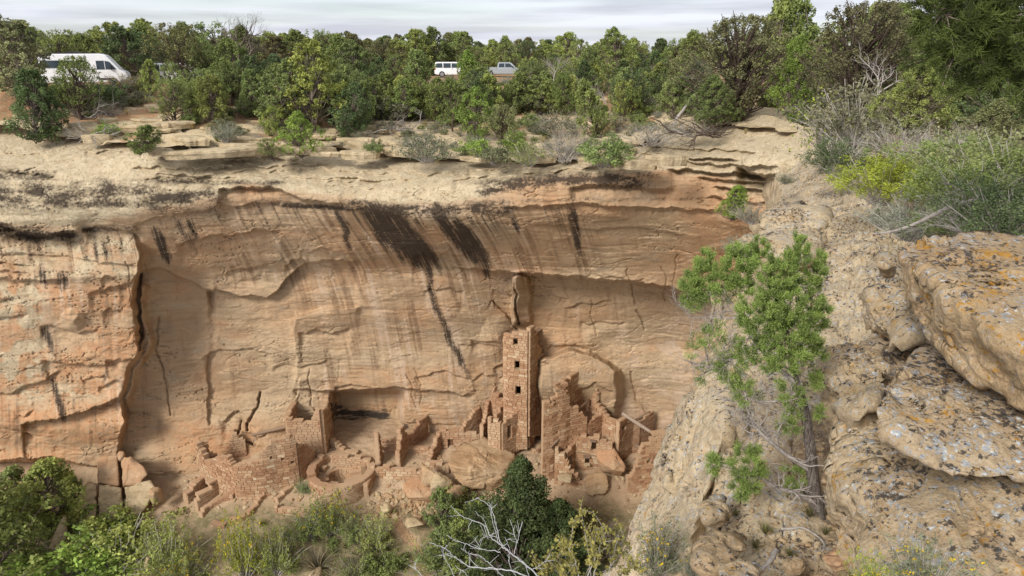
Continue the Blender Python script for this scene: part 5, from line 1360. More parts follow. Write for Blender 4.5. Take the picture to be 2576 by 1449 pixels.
def tuft_mesh(seed, n=90, mat=None, spike=False):
    rs = np.random.RandomState(seed); V, Fc = [], []
    for i in range(n):
        a = rs.uniform(0, 6.283); e = rs.uniform(0, 1); L = rs.uniform(0.7, 1.0); w = 0.03 if spike else 0.012
        d = np.array([math.cos(a), math.sin(a), 0]); s = np.array([-d[1], d[0], 0]) * w
        t = np.array([0, .5, 1.0])
        bend = (0.9 * e if not spike else 0.85 * e)
        P = [d * (0.03 + bend * L * q * (0.5 + 0.5 * q)) + np.array([0, 0, L * q * (1 - (0.45 * e * q if not spike else 0.4 * e))]) for q in t]
        o = len(V)
        V += [P[0] - s, P[0] + s, P[1] - s * .8, P[1] + s * .8, P[2]]
        Fc.append((o, o + 1, o + 3, o + 2)); Fc.append((o + 2, o + 3, o + 4, o + 4))
    q4 = [f for f in Fc if f[2] != f[3]]; t3 = [f[:3] for f in Fc if f[2] == f[3]]
    return mesh_np('tuft', np.array(V), [np.array(q4), np.array(t3)], [mat or M_LEAF], False, {'tint': np.tile(np.random.RandomState(seed).uniform(.2, .9, n)[:, None], (1, 5)).ravel()})

PROTO = {'juniper': [clump_tree('juniper', 100 + i) for i in range(6)], 'pinyon': [clump_tree('pinyon', 200 + i) for i in range(4)],
         'cone': [clump_tree('cone', 350)], 'slim': [clump_tree('slim', 300 + i) for i in range(2)], 'open': [clump_tree('open', 400 + i) for i in range(3)],
         'juniper_near': [clump_tree('juniper', 500 + i, 5.0, 2.6) for i in range(3)], 'open_near': [clump_tree('open', 510 + i, 5.0, 3.0) for i in range(2)], 'pinyon_near': [clump_tree('pinyon', 520 + i, 5.0, 2.8) for i in range(2)]}
DEAD = [dead_mesh(600 + i) for i in range(3)]
SILVER = [dead_mesh(650, 5.0, 4, M_DEAD, (5, 6))]
FAN = [dead_mesh(640, 5.0, 4, M_BARK, (5, 6), 0.055, 0.5)]
CHAR = [dead_mesh(620, 5.0, 1, M_DARKW, (3, 5)), dead_mesh(621, 5.0, 1, M_DARKW, (3, 4))]
SHRUB = {k_: [shrub_mesh(k_, 700 + 10 * j + i) for i in range(n_)] for j, (k_, n_) in enumerate((('fine', 2), ('round', 3), ('sage', 2), ('bare', 2), ('rabbit', 2), ('wispy', 2)))}
TUFT = [tuft_mesh(800), tuft_mesh(801)]
YUCCA = tuft_mesh(810, 70, None, True)

GREEN = {'yel': (0.315, 0.360, 0.120), 'mid': (0.240, 0.295, 0.112), 'dark': (0.130, 0.178, 0.085), 'bright': (0.250, 0.345, 0.085), 'olive': (0.245, 0.255, 0.130),
         'brown': (0.200, 0.190, 0.105), 'grey': (0.23, 0.235, 0.165), 'sage': (0.29, 0.31, 0.25), 'lime': (0.340, 0.410, 0.070), 'straw': (0.42, 0.34, 0.17), 'dry': (0.30, 0.26, 0.20), 'deep': (0.085, 0.118, 0.048)}
_pr = random.Random(99)
NAME = {'cone': 'pinyon_tree', 'juniper': 'juniper_tree', 'slim': 'juniper_tree', 'pinyon': 'pinyon_tree', 'open': 'pinyon_tree', 'juniper_near': 'juniper_tree', 'open_near': 'pinyon_tree', 'pinyon_near': 'pinyon_tree'}
def place_tree(kind, loc, h, col, label, group=None, wide=1.0, rot=None, lean=0.0):
    tr, cr, h0 = _pr.choice(PROTO[kind])
    r = thing(NAME[kind], label, 'tree', tuple(loc), group)
    s = h / h0
    r.scale = (s * wide, s * wide, s); r.rotation_euler = (0, R(lean), _pr.uniform(0, 6.28) if rot is None else rot)
    a = link('trunk', tr, r); b = link('crown', cr, r)
    c = GREEN[col] if isinstance(col, str) else col
    q_ = 1 + _pr.uniform(-0.2, 0.2); j = [q_ * (1 + _pr.uniform(-0.05, 0.04)), q_, q_ * (1 + _pr.uniform(-0.1, 0.1))]
    b.color = (c[0] * j[0], c[1] * j[1], c[2] * j[2], 1)
    return r
def place_one(name, me, loc, s, col, label, cat, group=None, kind=None, wide=1.0):
    o = link(name, me, None, tuple(loc)); o.scale = (s * wide, s * wide, s); o.rotation_euler = (0, 0, _pr.uniform(0, 6.28))
    c = GREEN[col] if isinstance(col, str) else (col or (0.1, 0.1, 0.1)); q_ = 1 + _pr.uniform(-0.15, 0.15); j = [q_ * (1 + _pr.uniform(-0.05, 0.04)), q_, q_ * (1 + _pr.uniform(-0.1, 0.1))]
    o.color = (c[0] * j[0], c[1] * j[1], c[2] * j[2], 1)
    return tag(o, label, cat, group, kind)
def rng_(p): return float(np.linalg.norm(p))
def T(kind, px, base, top, col, label, zf=None, wide=1.0, Y=None, group=None, lean=0.0):
    """tree whose foot and top are seen at (px, base) and (px, top)"""
    zf = zf or mesa_z
    g = ground_at(px, base, zf) if Y is None else at(px, base, Y)
    h = at(px, top, g[1])[2] - g[2]
    if kind in ('dead', 'char', 'deadcrown', 'silver'):
        me, h0 = _pr.choice({'dead': DEAD, 'char': CHAR, 'deadcrown': FAN, 'silver': SILVER}[kind])
        return place_one('dead_tree', me, g, h / h0, None, label, 'dead tree', group, None, wide)
    return place_tree(kind, g, h, col, label, group, wide, lean=lean)
def B(kind, px, base, top, col, label, zf=None, wide=1.0, Y=None, group=None, cat='shrub'):
    zf = zf or mesa_z
    g = ground_at(px, base, zf) if Y is None else at(px, base, Y)
    h = at(px, top, g[1])[2] - g[2]
    if kind == 'tuft': me, nm, cat = _pr.choice(TUFT), 'grass_tuft', 'grass tuft'
    elif kind == 'yucca': me, nm, cat = YUCCA, 'yucca', 'yucca'
    else: me, nm = _pr.choice(SHRUB[kind]), {'round': 'shrub', 'fine': 'shrub', 'sage': 'sagebrush', 'bare': 'bare_shrub', 'rabbit': 'rabbitbrush', 'wispy': 'shrub'}[kind]
    return place_one(nm, me, g, h / 0.95, col, label, cat, group, None, wide)

# ------------------------------------------------------------------ trees between the cliff top and the road
T('juniper', 95, 352, 175, 'dark', 'broad dark juniper at the cliff edge on the far left', wide=1.15)
T('juniper', 150, 330, 235, 'dark', 'smaller dark juniper tucked against the broad dark one at the far left', wide=1.2)
T('open', 205, 300, 142, 'mid', 'thin juniper with grey dead twigs standing in front of the white van')
T('juniper', 378, 243, 152, 'yel', 'small rounded juniper between the white van and the half hidden white car', wide=0.9)
T('open', 441, 320, 205, 'mid', 'juniper on a pale leaning bare trunk at the rock edge', wide=1.15, lean=8)
B('round', 160, 262, 208, 'mid', 'leafy bush hiding the rear wheel of the white van', wide=1.3)
B('round', 262, 262, 204, 'dark', 'dark bush below the middle of the white van', wide=1.3)
T('open', 430, 268, 160, 'mid', 'thin juniper standing right before the half hidden white car', wide=0.8)
B('round', 470, 235, 196, 'yel', 'yellow green bush at the right end of the half hidden white car', wide=1.3)
T('char', 546, 300, 172, None, 'thin charred upright snag among the junipers left of centre')
T('open', 520, 296, 178, 'mid', 'open juniper directly behind the charred snag', wide=1.2)
T('juniper', 634, 292, 175, 'mid', 'dense mid green juniper right of the charred snag')
T('pinyon', 700, 320, 150, 'mid', 'tall grey green pinyon left of the stacked yellow green pine')
T('pinyon', 790, 330, 100, 'yel', 'tall layered yellow green pine above the bright green juniper')
T('juniper', 757, 395, 284, 'bright', 'bright green juniper at the cliff edge left of centre', wide=1.25)
T('open', 690, 408, 350, 'mid', 'stunted flat topped juniper on a gnarled stub in the rock', wide=1.5)
T('juniper', 355, 394, 314, 'mid', 'low spreading juniper alone on the bare cliff top', wide=1.9)
T('juniper', 680, 342, 268, 'yel', 'bushy pale green juniper above the flat slabs', wide=1.2)
T('juniper', 872, 352, 210, 'dark', 'dark blue green juniper mass right of the bright green one', wide=1.1)
T('juniper', 905, 318, 205, 'mid', 'mid green juniper with bare stem left of the pale shrub', wide=0.9)
T('pinyon', 930, 255, 105, 'mid', 'tall pine with pale bare limbs left of the white wagon')
T('juniper', 1056, 262, 126, 'mid', 'big rounded juniper directly left of the white wagon', wide=1.05)
T('slim', 1193, 245, 128, 'bright', 'slender pointed juniper directly right of the white wagon', wide=1.15)
T('juniper', 1205, 352, 222, 'bright', 'bright juniper with several stems below the wagon', wide=1.0)
T('open', 1262, 365, 262, 'olive', 'twisted brown trunked juniper right of the bright many stemmed one', wide=1.2)
T('char', 1139, 330, 238, None, 'burnt forked snag below the white wagon')
T('juniper', 1285, 268, 212, 'yel', 'small yellow green juniper below the grey pickup')
B('round', 1250, 262, 228, 'grey', 'grey green shrub below the gap between wagon and pickup', wide=1.3)
B('wispy', 1120, 262, 232, 'olive', 'low olive shrub below the straw grass and the wagon', wide=1.4)
T('juniper', 1150, 300, 248, 'mid', 'low juniper on the slope straight below the wagon', wide=1.2)
T('open', 1325, 255, 155, 'mid', 'small leafy tree right of the grey pickup')
T('dead', 1385, 245, 125, None, 'grey brown dead juniper right of the pickup')
T('juniper', 1432, 285, 190, 'yel', 'yellow green juniper with an orange dead sprig at its top')
T('juniper', 1505, 350, 203, 'mid', 'large pale green juniper above the dark leafy shrub', wide=1.0)
T('juniper', 1475, 240, 120, 'mid', 'tall rounded juniper behind the large pale green one')
T('open', 1590, 310, 220, 'mid', 'small umbrella shaped juniper on a thin black trunk', wide=0.9)
T('silver', 1690, 330, 128, None, 'large silver dead tree with a dense tangle of twigs', wide=1.5)
T('juniper', 1645, 250, 130, 'dark', 'dark juniper behind the silver dead tree')
T('pinyon', 1560, 215, 70, 'mid', 'tall pine rising over the road left of the silver dead tree')
T('deadcrown', 605, 215, 17, None, 'bare dead crown standing above the treeline against the sky', wide=1.1)
T('open', 470, 230, 60, 'olive', 'thin half dead pine with bare pale limbs right of the half hidden car')
T('pinyon', 300, 200, 58, 'yel', 'broad yellow green pine behind the van bonnet', wide=1.2)
T('pinyon', 385, 190, 50, 'yel', 'tall dense pine behind the half hidden white car', wide=1.1)
T('pinyon', 62, 262, 52, 'olive', 'tall olive pine at the far left edge behind the dark junipers', wide=1.1)
T('juniper', 600, 235, 100, 'mid', 'full juniper below the bare dead crown', wide=1.2)
# ------------------------------------------------------------------ shrubs of the cliff top
B('rabbit', 300, 236, 190, 'dry', 'grey rabbitbrush with dull yellow heads below the van', wide=1.5)
B('rabbit', 345, 232, 188, 'grey', 'second grey rabbitbrush right of the one below the van', wide=1.4)
B('rabbit', 405, 205, 168, 'grey', 'yellow flowered bush beside the half hidden white car', wide=1.2)
B('rabbit', 570, 215, 172, 'lime', 'yellow topped rabbitbrush behind the charred snag', wide=1.2)
B('sage', 572, 360, 310, 'sage', 'grey sagebrush on the rock right of the low spreading juniper', wide=1.2)
B('yucca', 547, 361, 333, 'lime', 'spiky pale yucca beside the grey sagebrush')
B('yucca', 583, 300, 262, 'dark', 'dark green yucca at the foot of the charred snag')
B('round', 345, 268, 245, 'olive', 'small olive bush above the dead branch tangle', wide=1.3)
B('round', 280, 345, 308, 'bright', 'low green bush on the dead gnarled root', wide=1.3)
B('round', 972, 306, 244, 'grey', 'pale grey green rounded shrub left of the branch pile', wide=1.25)
B('wispy', 1072, 409, 340, 'grey', 'wide grey green shrub at the lip in the centre', wide=1.5)
B('round', 945, 388, 355, 'olive', 'thin olive shrub in front of the layered rocks', wide=1.0)
B('round', 1200, 398, 346, 'bright', 'small bright conical juniper bush, left one of the pair at the lip')
B('round', 1296, 390, 338, 'bright', 'small bright conical juniper bush, right one of the pair at the lip')
B('round', 1240, 414, 366, 'grey', 'grey green bush between the pair of bright bushes at the lip', wide=1.4)
B('wispy', 1330, 417, 362, 'olive', 'olive bush right of the pair of bright bushes at the lip', wide=1.4)
B('round', 1350, 288, 230, 'grey', 'large grey green shrub in the middle below the dead juniper', wide=1.4)
B('wispy', 1400, 345, 280, 'grey', 'wispy grey shrub above the bare tangle at the lip', wide=1.2)
B('bare', 1420, 402, 300, 'dry', 'bare grey tangle of branches at the lip left of the dark leafy shrub', wide=1.0)
B('round', 1518, 420, 345, 'mid', 'dark leafy round shrub on the lip of the cliff', wide=1.25)
B('round', 1330, 325, 285, 'mid', 'small dark shrub in the open ground right of centre', wide=1.0)
B('sage', 1010, 250, 205, 'sage', 'upright grey brush left of the rounded juniper by the wagon', wide=1.0)
B('bare', 1640, 365, 300, 'dry', 'sprawling dead brush at the foot of the silver dead tree', wide=1.9)
B('bare', 1740, 350, 295, 'dry', 'dark sprawling dead brush left of the great olive tree', wide=1.9)
B('tuft', 1262, 240, 215, 'straw', 'straw grass below the grey pickup', wide=2.0)
B('sage', 1285, 250, 222, 'grey', 'grey brush at the feet of the grey pickup', wide=1.5)
B('tuft', 1127, 232, 192, 'straw', 'tall straw grass clump below the white wagon')
B('tuft', 1875, 338, 318, 'straw', 'round straw tuft on the head of the canyon')
B('tuft', 1100, 412, 398, 'straw', 'straw tuft at the right foot of the wide grey shrub')
B('tuft', 1330, 420, 408, 'straw', 'straw tuft at the foot of the olive bush on the lip')
# ------------------------------------------------------------------ the wood beyond the road
fr = random.Random(12); used = []
gw = 'trees of the wood beyond the road'
LW = {'yel': 'yellow green tree in the wood beyond the road', 'mid': 'mid green tree in the wood beyond the road', 'olive': 'olive tree in the wood beyond the road', 'dark': 'dark green tree in the wood beyond the road', 'brown': 'brownish tree in the wood beyond the road'}
for row in range(6):
    Yr = 66 + row * 17
    for i in range(58):
        Y_ = Yr + fr.uniform(-7, 7); px = -40 + 2300 * (i + fr.uniform(-0.35, 0.35)) / 57
        X_ = (px - W0 / 2) / F0 * Y_ / 1.04
        if Y_ < road_Y(X_) + 6.5 or (95 < px < 345 and Y_ < 70): continue
        h = fr.uniform(3.5, 5.5) + (0.6 if px < 900 else 0.75)
        c = fr.choice(['yel', 'yel', 'mid', 'mid', 'olive', 'dark', 'brown' if fr.random() < 0.4 else 'mid'])
        place_tree(fr.choice(['juniper', 'pinyon', 'pinyon', 'juniper', 'open']), (X_, Y_, float(mesa_z(X_, Y_)) - 0.1), h, c, LW[c], gw, fr.uniform(0.95, 1.35))
# the slope below the road, smaller plants
gs2 = 'low shrubs on the slope below the road'
LS = {'round': 'low rounded shrub on the slope below the road', 'sage': 'grey sagebrush on the slope below the road', 'bare': 'bare twiggy shrub on the slope below the road', 'wispy': 'wispy shrub on the slope below the road', 'tuft': 'straw tuft on the slope below the road'}
spots = []
while len(spots) < 300:
    px, py = fr.uniform(150, 1680), fr.uniform(205, 405)
    lim = np.interp(px, [0, 300, 500, 800, 1100, 1500, 1650], [300, 300, 330, 385, 400, 400, 350])
    if py > lim: continue
    if py > 345 and px < 1000 and fr.random() < 0.5: continue
    if px < 480 and py < 235: continue
    if any(abs(px - a) < 20 and abs(py - b) < 8 for a, b in spots): continue
    spots.append((px, py))
    k_ = fr.choice(['round', 'round', 'sage', 'wispy', 'bare', 'tuft', 'wispy'])
    hp = fr.uniform(12, 36) * (0.6 if k_ == 'tuft' else 1)
    B(k_, px, py, py - hp, {'round': fr.choice(['mid', 'olive', 'grey']), 'sage': 'sage', 'bare': 'dry', 'wispy': 'grey', 'tuft': 'straw'}[k_], LS[k_], wide=fr.uniform(1.0, 1.5), group=gs2)
gm = 'junipers of the slope below the road'
for i in range(170):
    px = fr.uniform(450, 1760); py = fr.uniform(198, 312)
    g = ground_at(px, py, mesa_z)
    if g[1] > road_Y(g[0]) - 3 or (1075 < px < 1172 and py < 302) or (1225 < px < 1315 and py < 285) or (395 < px < 505) or (130 < px < 330): continue
    place_tree(fr.choice(['juniper', 'juniper', 'open', 'pinyon']), g, fr.uniform(2.0, 3.6), fr.choice(['yel', 'mid', 'mid', 'dark']), 'smaller juniper on the slope below the road', gm, fr.uniform(0.9, 1.3))

for i in range(22):
    px = fr.uniform(480, 1720); py = fr.uniform(196, 300)
    g = ground_at(px, py, mesa_z)
    if (1075 < px < 1172 and py < 302) or (1225 < px < 1315 and py < 285): continue
    place_one('dead_tree', _pr.choice(DEAD + FAN)[0], g, fr.uniform(0.45, 0.85), None, 'grey dead juniper among the green ones on the slope below the road', 'dead tree', 'dead junipers of the slope below the road')
# ------------------------------------------------------------------ right side: trees over the near rim
Lz = ledge_z
T('open_near', 1850, 330, 42, 'olive', 'great olive green tree at the head of the canyon', Y=44, wide=1.25)
T('juniper_near', 2008, 318, 93, 'bright', 'tall bright yellow green juniper at the head of the canyon', Y=41, wide=0.95)
T('juniper_near', 1790, 318, 190, 'mid', 'low mid green tree under the great olive tree', Y=43.5, wide=1.3)
T('slim', 1930, 290, -5, 'yel', 'tall narrow pale pine top against the sky', Y=52, wide=0.9)
T('juniper', 2010, 290, -12, 'mid', 'tall green tree behind the bright yellow green juniper', Y=54)
T('open_near', 2130, 330, 8, 'brown', 'large brownish half bare tree right of the bright juniper', Y=36, wide=1.2)
T('dead', 2185, 300, 80, None, 'white bare dead branches in front of the brownish tree', Y=30, wide=1.2)
T('pinyon_near', 2235, 330, 10, 'mid', 'dense tree behind the white dead branches', Y=40, wide=1.1)
T('juniper_near', 2292, 345, 165, 'yel', 'yellow green juniper on a grey stem right of the white dead branches', Y=24, wide=1.25)
T('pinyon_near', 2390, 330, 60, 'mid', 'grey green tree with bare grey limbs below the overhanging pine', Y=30, wide=1.1)
T('pinyon_near', 2520, 360, 40, 'dark', 'dark tree at the far right edge below the overhanging pine', Y=26, wide=1.2)
T('juniper_near', 2330, 330, 60, 'mid', 'mid green tree standing back left of the overhanging pine', Y=46, wide=1.2)
T('pinyon', 2470, 330, 30, 'olive', 'olive tree far back at the right edge', Y=52, wide=1.3)
T('pinyon', 2180, 330, 10, 'mid', 'tree far back between the brownish tree and the dense one', Y=56, wide=1.2)
T('juniper_near', 2450, 420, 250, 'olive', 'olive bushy tree at the right edge above the dark near shrub', Y=20, wide=1.4)
B('bare', 2090, 395, 215, 'lime', 'big pale twiggy shrub at the rim above the dark green bush', Y=29, wide=0.95)
B('wispy', 2150, 380, 200, 'grey', 'tall grey green twiggy shrub right of the big pale one', Y=27, wide=1.0)
B('fine', 2120, 450, 345, 'dark', 'dark green bush hanging over the rim edge', Y=23, wide=1.2)
B('fine', 2210, 512, 385, 'lime', 'yellow leaved oak bush, larger left half, at the rim', Y=17, wide=1.4)
B('fine', 2290, 500, 370, 'lime', 'yellow green oak bush behind the yellow leaved one', Y=18.5, wide=1.1)
B('bare', 2260, 400, 280, 'grey', 'bare grey brush above the yellow leaved oak', Y=21, wide=1.2)
B('bare', 2360, 420, 290, 'dry', 'bare grey brush at the right above the olive thicket', Y=18, wide=1.2)
B('fine', 2400, 470, 330, 'mid', 'mid green thicket right of the yellow green oak', Y=16, wide=1.4)
B('wispy', 2480, 500, 330, 'olive', 'olive wispy thicket near the right edge', Y=14, wide=1.3)
B('fine', 2560, 520, 330, 'mid', 'leafy thicket cut by the right edge', Y=12.5, wide=1.3)
B('sage', 2290, 600, 492, 'sage', 'silver sagebrush beside the orange topped boulder, larger one', Y=11.5, wide=1.35)
B('sage', 2215, 570, 515, 'sage', 'small silver sagebrush left of the larger one', Y=13, wide=1.2)
B('fine', 2400, 600, 520, 'mid', 'low green plants between the silver sagebrush and the dark near shrub', Y=10.5, wide=1.6)
B('fine', 2545, 632, 440, 'dark', 'dark small leaved shrub hanging over the orange topped boulder', Y=8.6, wide=1.25)
B('bare', 2480, 600, 420, 'dark', 'tangle of bare twigs behind the orange topped boulder', Y=9.6, wide=1.3)
B('fine', 2440, 560, 400, 'mid', 'green shrub behind the tangle of bare twigs', Y=11.5, wide=1.3)
T('juniper_near', 1842, 552, 468, 'bright', 'small bright juniper rooted in the cleft under the rim', Y=21, wide=1.15)
B('sage', 1890, 562, 512, 'dry', 'grey brush right of the juniper in the cleft', Y=20, wide=1.3)
B('sage', 1975, 462, 436, 'grey', 'small sagebrush on the rim at the head of the canyon', Y=26, wide=1.6)
B('sage', 1855, 640, 596, 'grey', 'pale sage above the foreground juniper', Y=14.5, wide=1.3)
T('juniper_near', 1895, 672, 610, 'dark', 'dark juniper bush behind the foreground juniper', Y=13, wide=1.0)
B('rabbit', 1655, 1445, 1322, 'grey', 'green yellow rabbitbrush clinging to the near rock face', Y=7.4, wide=0.75)
B('rabbit', 2330, 1500, 1385, 'grey', 'yellow tipped rabbitbrush at the bottom right corner, larger one', Y=3.45, wide=1.2)
B('rabbit', 2185, 1490, 1408, 'lime', 'yellow flowering rabbitbrush at the bottom, left of the larger one', Y=3.5, wide=0.9)
B('sage', 1742, 1455, 1408, 'sage', 'small grey herb on the stony ledge at the bottom edge', Y=5.9, wide=1.0)
for i, (a, b, t_) in enumerate(((2035, 1300, 1270), (1925, 1345, 1312), (1985, 1400, 1375), (2075, 1345, 1322), (1900, 1380, 1352), (1850, 1300, 1278))):
    B('tuft', a, b, t_, (0.16, 0.15, 0.07), 'dry grass tuft on the stony ledge under the foreground juniper', Lz, group='dry grass tufts on the stony ledge', wide=1.4)

# ------------------------------------------------------------------ below the ruin
Fz = floor_z
T('juniper', 45, 1470, 1190, 'yel', 'pale green juniper with grey twigs at the lower left corner', Fz, wide=1.15)
T('juniper', 118, 1330, 1150, 'yel', 'rounded juniper against the cliff foot at the far left', Fz, wide=1.3)
T('juniper', 185, 1300, 1212, 'mid', 'small drooping juniper left of the cracked blocks', Fz, wide=1.0)
T('juniper', 20, 1300, 1180, 'mid', 'juniper at the left edge under the dark overhang', Fz, wide=1.2)
T('cone', 1312, 1500, 1160, 'deep', 'large dark green pinyon in front of the ruin', Fz, wide=1.22)
T('cone', 1400, 1490, 1262, 'deep', 'lower dark pinyon limb mass right of the large one', Fz, wide=1.45)
T('pinyon_near', 1335, 1478, 1300, 'deep', 'broad lowest boughs of dark pinyon at the bottom edge behind the bleached twigs', Fz, wide=1.3)
T('juniper', 1190, 1440, 1262, 'mid', 'mid green juniper left of the large dark pinyon', Fz, wide=1.0)
T('juniper', 1120, 1350, 1232, 'mid', 'feathery green bush beside the long flat rock', Fz, wide=0.8)
B('round', 185, 1455, 1345, 'bright', 'bright green bush at the bottom right of the lower left junipers', Fz, wide=1.5)
B('wispy', 300, 1440, 1325, 'yel', 'wispy green bush below the cracked blocks', Fz, wide=1.4)
B('round', 270, 1360, 1290, 'yel', 'yellowish green bush in front of the grey cracked block', Fz, wide=1.4)
B('sage', 430, 1445, 1318, 'yel', 'upright green broom bush left of the bare earth', Fz, wide=0.7)
B('rabbit', 460, 1470, 1385, 'yel', 'green broom bush with few yellow flowers at the bottom edge', Fz, wide=0.9)
B('rabbit', 620, 1450, 1300, (0.36, 0.38, 0.07), 'tall rabbitbrush covered with yellow flowers', Fz, wide=0.48)
B('sage', 700, 1440, 1332, 'yel', 'green rabbitbrush right of the tall flowering one', Fz, wide=0.7)
B('rabbit', 830, 1345, 1245, 'yel', 'yellow flowered rabbitbrush directly below the round kiva', Fz, wide=0.72)
B('sage', 775, 1350, 1285, 'mid', 'lower rabbitbrush left of the one below the round kiva', Fz, wide=1.2)
B('sage', 945, 1385, 1300, 'yel', 'olive green broom clump left of the trail', Fz, wide=0.8)
B('sage', 890, 1365, 1300, 'mid', 'green broom clump behind the grey dead grass', Fz, wide=0.8)
B('tuft', 930, 1405, 1350, 'dry', 'grey dead grass clump left of the trail', Fz, wide=1.9)
B('tuft', 800, 1435, 1385, 'dry', 'grey dead grass clump right of the flowering rabbitbrush', Fz, wide=1.9)
B('sage', 900, 1460, 1400, 'olive', 'brownish broom clump at the bottom edge left of the trail', Fz, wide=1.6)
B('bare', 1525, 1395, 1315, 'dry', 'purplish bare shrub against the near rock face', Fz, wide=1.4)
B('sage', 765, 1238, 1212, 'mid', 'small green bush at the left foot of the round kiva', Fz, wide=1.3)
B('round', 1150, 1300, 1235, 'mid', 'soft green bush under the huge boulder', Fz, wide=0.9)
B('round', 1160, 1410, 1330, 'mid', 'green bush right of the trail', Fz, wide=1.3)
B('sage', 1100, 1440, 1370, 'mid', 'green broom right of the trail at the bottom', Fz, wide=1.3)
B('round', 960, 1440, 1392, 'mid', 'low green plant left of the trail near the bottom', Fz, wide=1.5)
B('bare', 200, 1420, 1350, 'dry', 'brown bare roots and twigs under the lower left junipers', Fz, wide=1.5)
gb2 = 'small green plants of the slope below the ruin'
for i in range(85):
    px = fr.uniform(150, 1560); py = fr.uniform(1318, 1480)
    if 380 < px < 580 and py < 1420: continue
    if abs(px - np.interp(py, [1270, 1300, 1335, 1368, 1400, 1449], [978, 990, 1012, 1040, 1058, 1072])) < 26: continue
    k_ = fr.choice(['sage', 'round', 'tuft', 'wispy', 'tuft', 'round'])
    hp = fr.uniform(9, 22)
    B(k_, px, py, py - hp, fr.choice(['mid', 'yel', 'olive', 'mid']) if k_ != 'tuft' else fr.choice([(0.2, 0.19, 0.08), 'dry', (0.15, 0.17, 0.06)]), {'sage': 'small broom plant on the slope below the ruin', 'round': 'small leafy plant on the slope below the ruin', 'tuft': 'grass tuft on the slope below the ruin', 'wispy': 'wispy plant on the slope below the ruin'}[k_], Fz, wide=fr.uniform(1.1, 1.7), group=gb2)
# ================================================================== NEAR RIM: BOULDERS, JUNIPER, TWIGS
M_NEAR = mat_ledge('lichen_sandstone', 2.9, 0.9, 0.30, ((0.38, 0.285, 0.175), (0.49, 0.385, 0.25)), 0.5)
M_WHITEL = mat_ledge('white_lichen_sandstone', 3.0, 1.4, 0.35, ((0.38, 0.28, 0.17), (0.46, 0.36, 0.24)), 0.7)
M_ORANGEL = mat_ledge('orange_lichen_sandstone', 2.6, 0.8, 0.70, ((0.36, 0.25, 0.14), (0.47, 0.35, 0.21)), 0.6)
M_BARE = mat_ledge('tan_sandstone', 2.4, 0.25, 0.25, ((0.40, 0.28, 0.16), (0.50, 0.37, 0.22)), 0.35)
def nrock_(name, label, pts, mat, sub=6, amp=0.05, scale=2.2, seed=0, layer=0.0, k=26.0, cat='boulder', group=None):
    return vhull(name, label, cat, pts, mat, sub, amp, scale, seed, layer, k, group)
def nrock(name, label, cat_pts, mat, sub=6, amp=0.05, scale=2.2, seed=0, layer=0.0, k=26.0, cat='boulder', group=None):
    o = nrock_(name, label, cat_pts, mat, sub, amp * 0.7, scale, seed, layer, k * 2.4, cat, group)
    me = o.data; n = len(me.vertices); v = np.empty(n * 3, np.float32); me.vertices.foreach_get('co', v); v = v.reshape(-1, 3).astype(float)
    nr = np.empty(n * 3, np.float32); me.vertices.foreach_get('normal', nr); nr = nr.reshape(-1, 3)
    s_ = scale
    q = fbm(v[:, 0] * s_ * .7 + seed, v[:, 1] * s_ * .7, v[:, 2] * s_ * 1.1, 2)
    d = 1.1 * amp * (sstep(0.0, 0.05, q) + sstep(-0.35, -0.31, q) + sstep(0.3, 0.34, q) - 1.2)           # broken faces
    rdg = 1 - 2 * np.abs(fbm(v[:, 0] * s_ * .8, v[:, 1] * s_ * .8 + seed, v[:, 2] * s_ * .8, 4))
    d -= 0.4 * amp * sstep(0.86, 0.99, rdg)                                                         # joints
    d += 0.35 * amp * fbm(v[:, 0] * s_ * 5, v[:, 1] * s_ * 5, v[:, 2] * s_ * 5, 3)
    v = v + nr * d[:, None]
    me.vertices.foreach_set('co', v.astype(np.float32).ravel()); me.update()
    return o
nrock('boulder', 'big boulder with orange lichen on its top at the right edge', [(2256, 618, 7.5), (2278, 600, 7.7), (2330, 590, 7.9), (2480, 578, 8.2), (2760, 600, 8.0), (2262, 660, 7.2), (2292, 760, 6.8), (2330, 690, 6.4), (2365, 855, 6.1), (2405, 775, 5.7), (2450, 950, 5.5), (2500, 830, 5.1), (2576, 1015, 5.0), (2640, 900, 4.7), (2800, 1060, 4.5), (2820, 800, 6.5)], M_ORANGEL, 7, 0.042, 1.6, 21, 2.0, 50.0)
nrock('rock_plate', 'thick slab crusted with white lichen jutting out below the orange topped boulder', [(2204, 1020, 5.35), (2212, 985, 5.6), (2240, 940, 6.0), (2330, 866, 6.9), (2420, 900, 6.6), (2540, 980, 5.8), (2700, 1060, 5.2), (2203, 1052, 5.25), (2250, 1112, 4.95), (2330, 1155, 4.7), (2395, 1202, 4.5), (2470, 1196, 4.5), (2640, 1200, 4.45), (2480, 1150, 5.6), (2330, 1100, 6.0), (2330, 960, 6.9)], M_WHITEL, 7, 0.034, 2.0, 22, 2.5, 40.0, cat='rock slab')
nrock('rock_mass', 'long sloping lichen covered rock mass that runs to the lower right corner', [(2062, 905, 8.4), (2110, 880, 8.9), (2200, 862, 9.2), (2340, 850, 9.0), (2480, 900, 8.2), (2085, 1010, 7.3), (2135, 1130, 6.1), (2165, 1250, 5.3), (2190, 1390, 4.6), (2210, 1470, 4.3), (2330, 1480, 4.05), (2520, 1470, 3.95), (2760, 1480, 3.9), (2800, 1100, 5.8), (2420, 1230, 5.05), (2600, 1250, 4.8), (2075, 1010, 8.6), (2110, 1200, 7.3), (2150, 1420, 5.5), (2170, 1480, 5.1), (2400, 1530, 4.6)], M_NEAR, 7, 0.07, 1.5, 23, 1.6, 45.0)
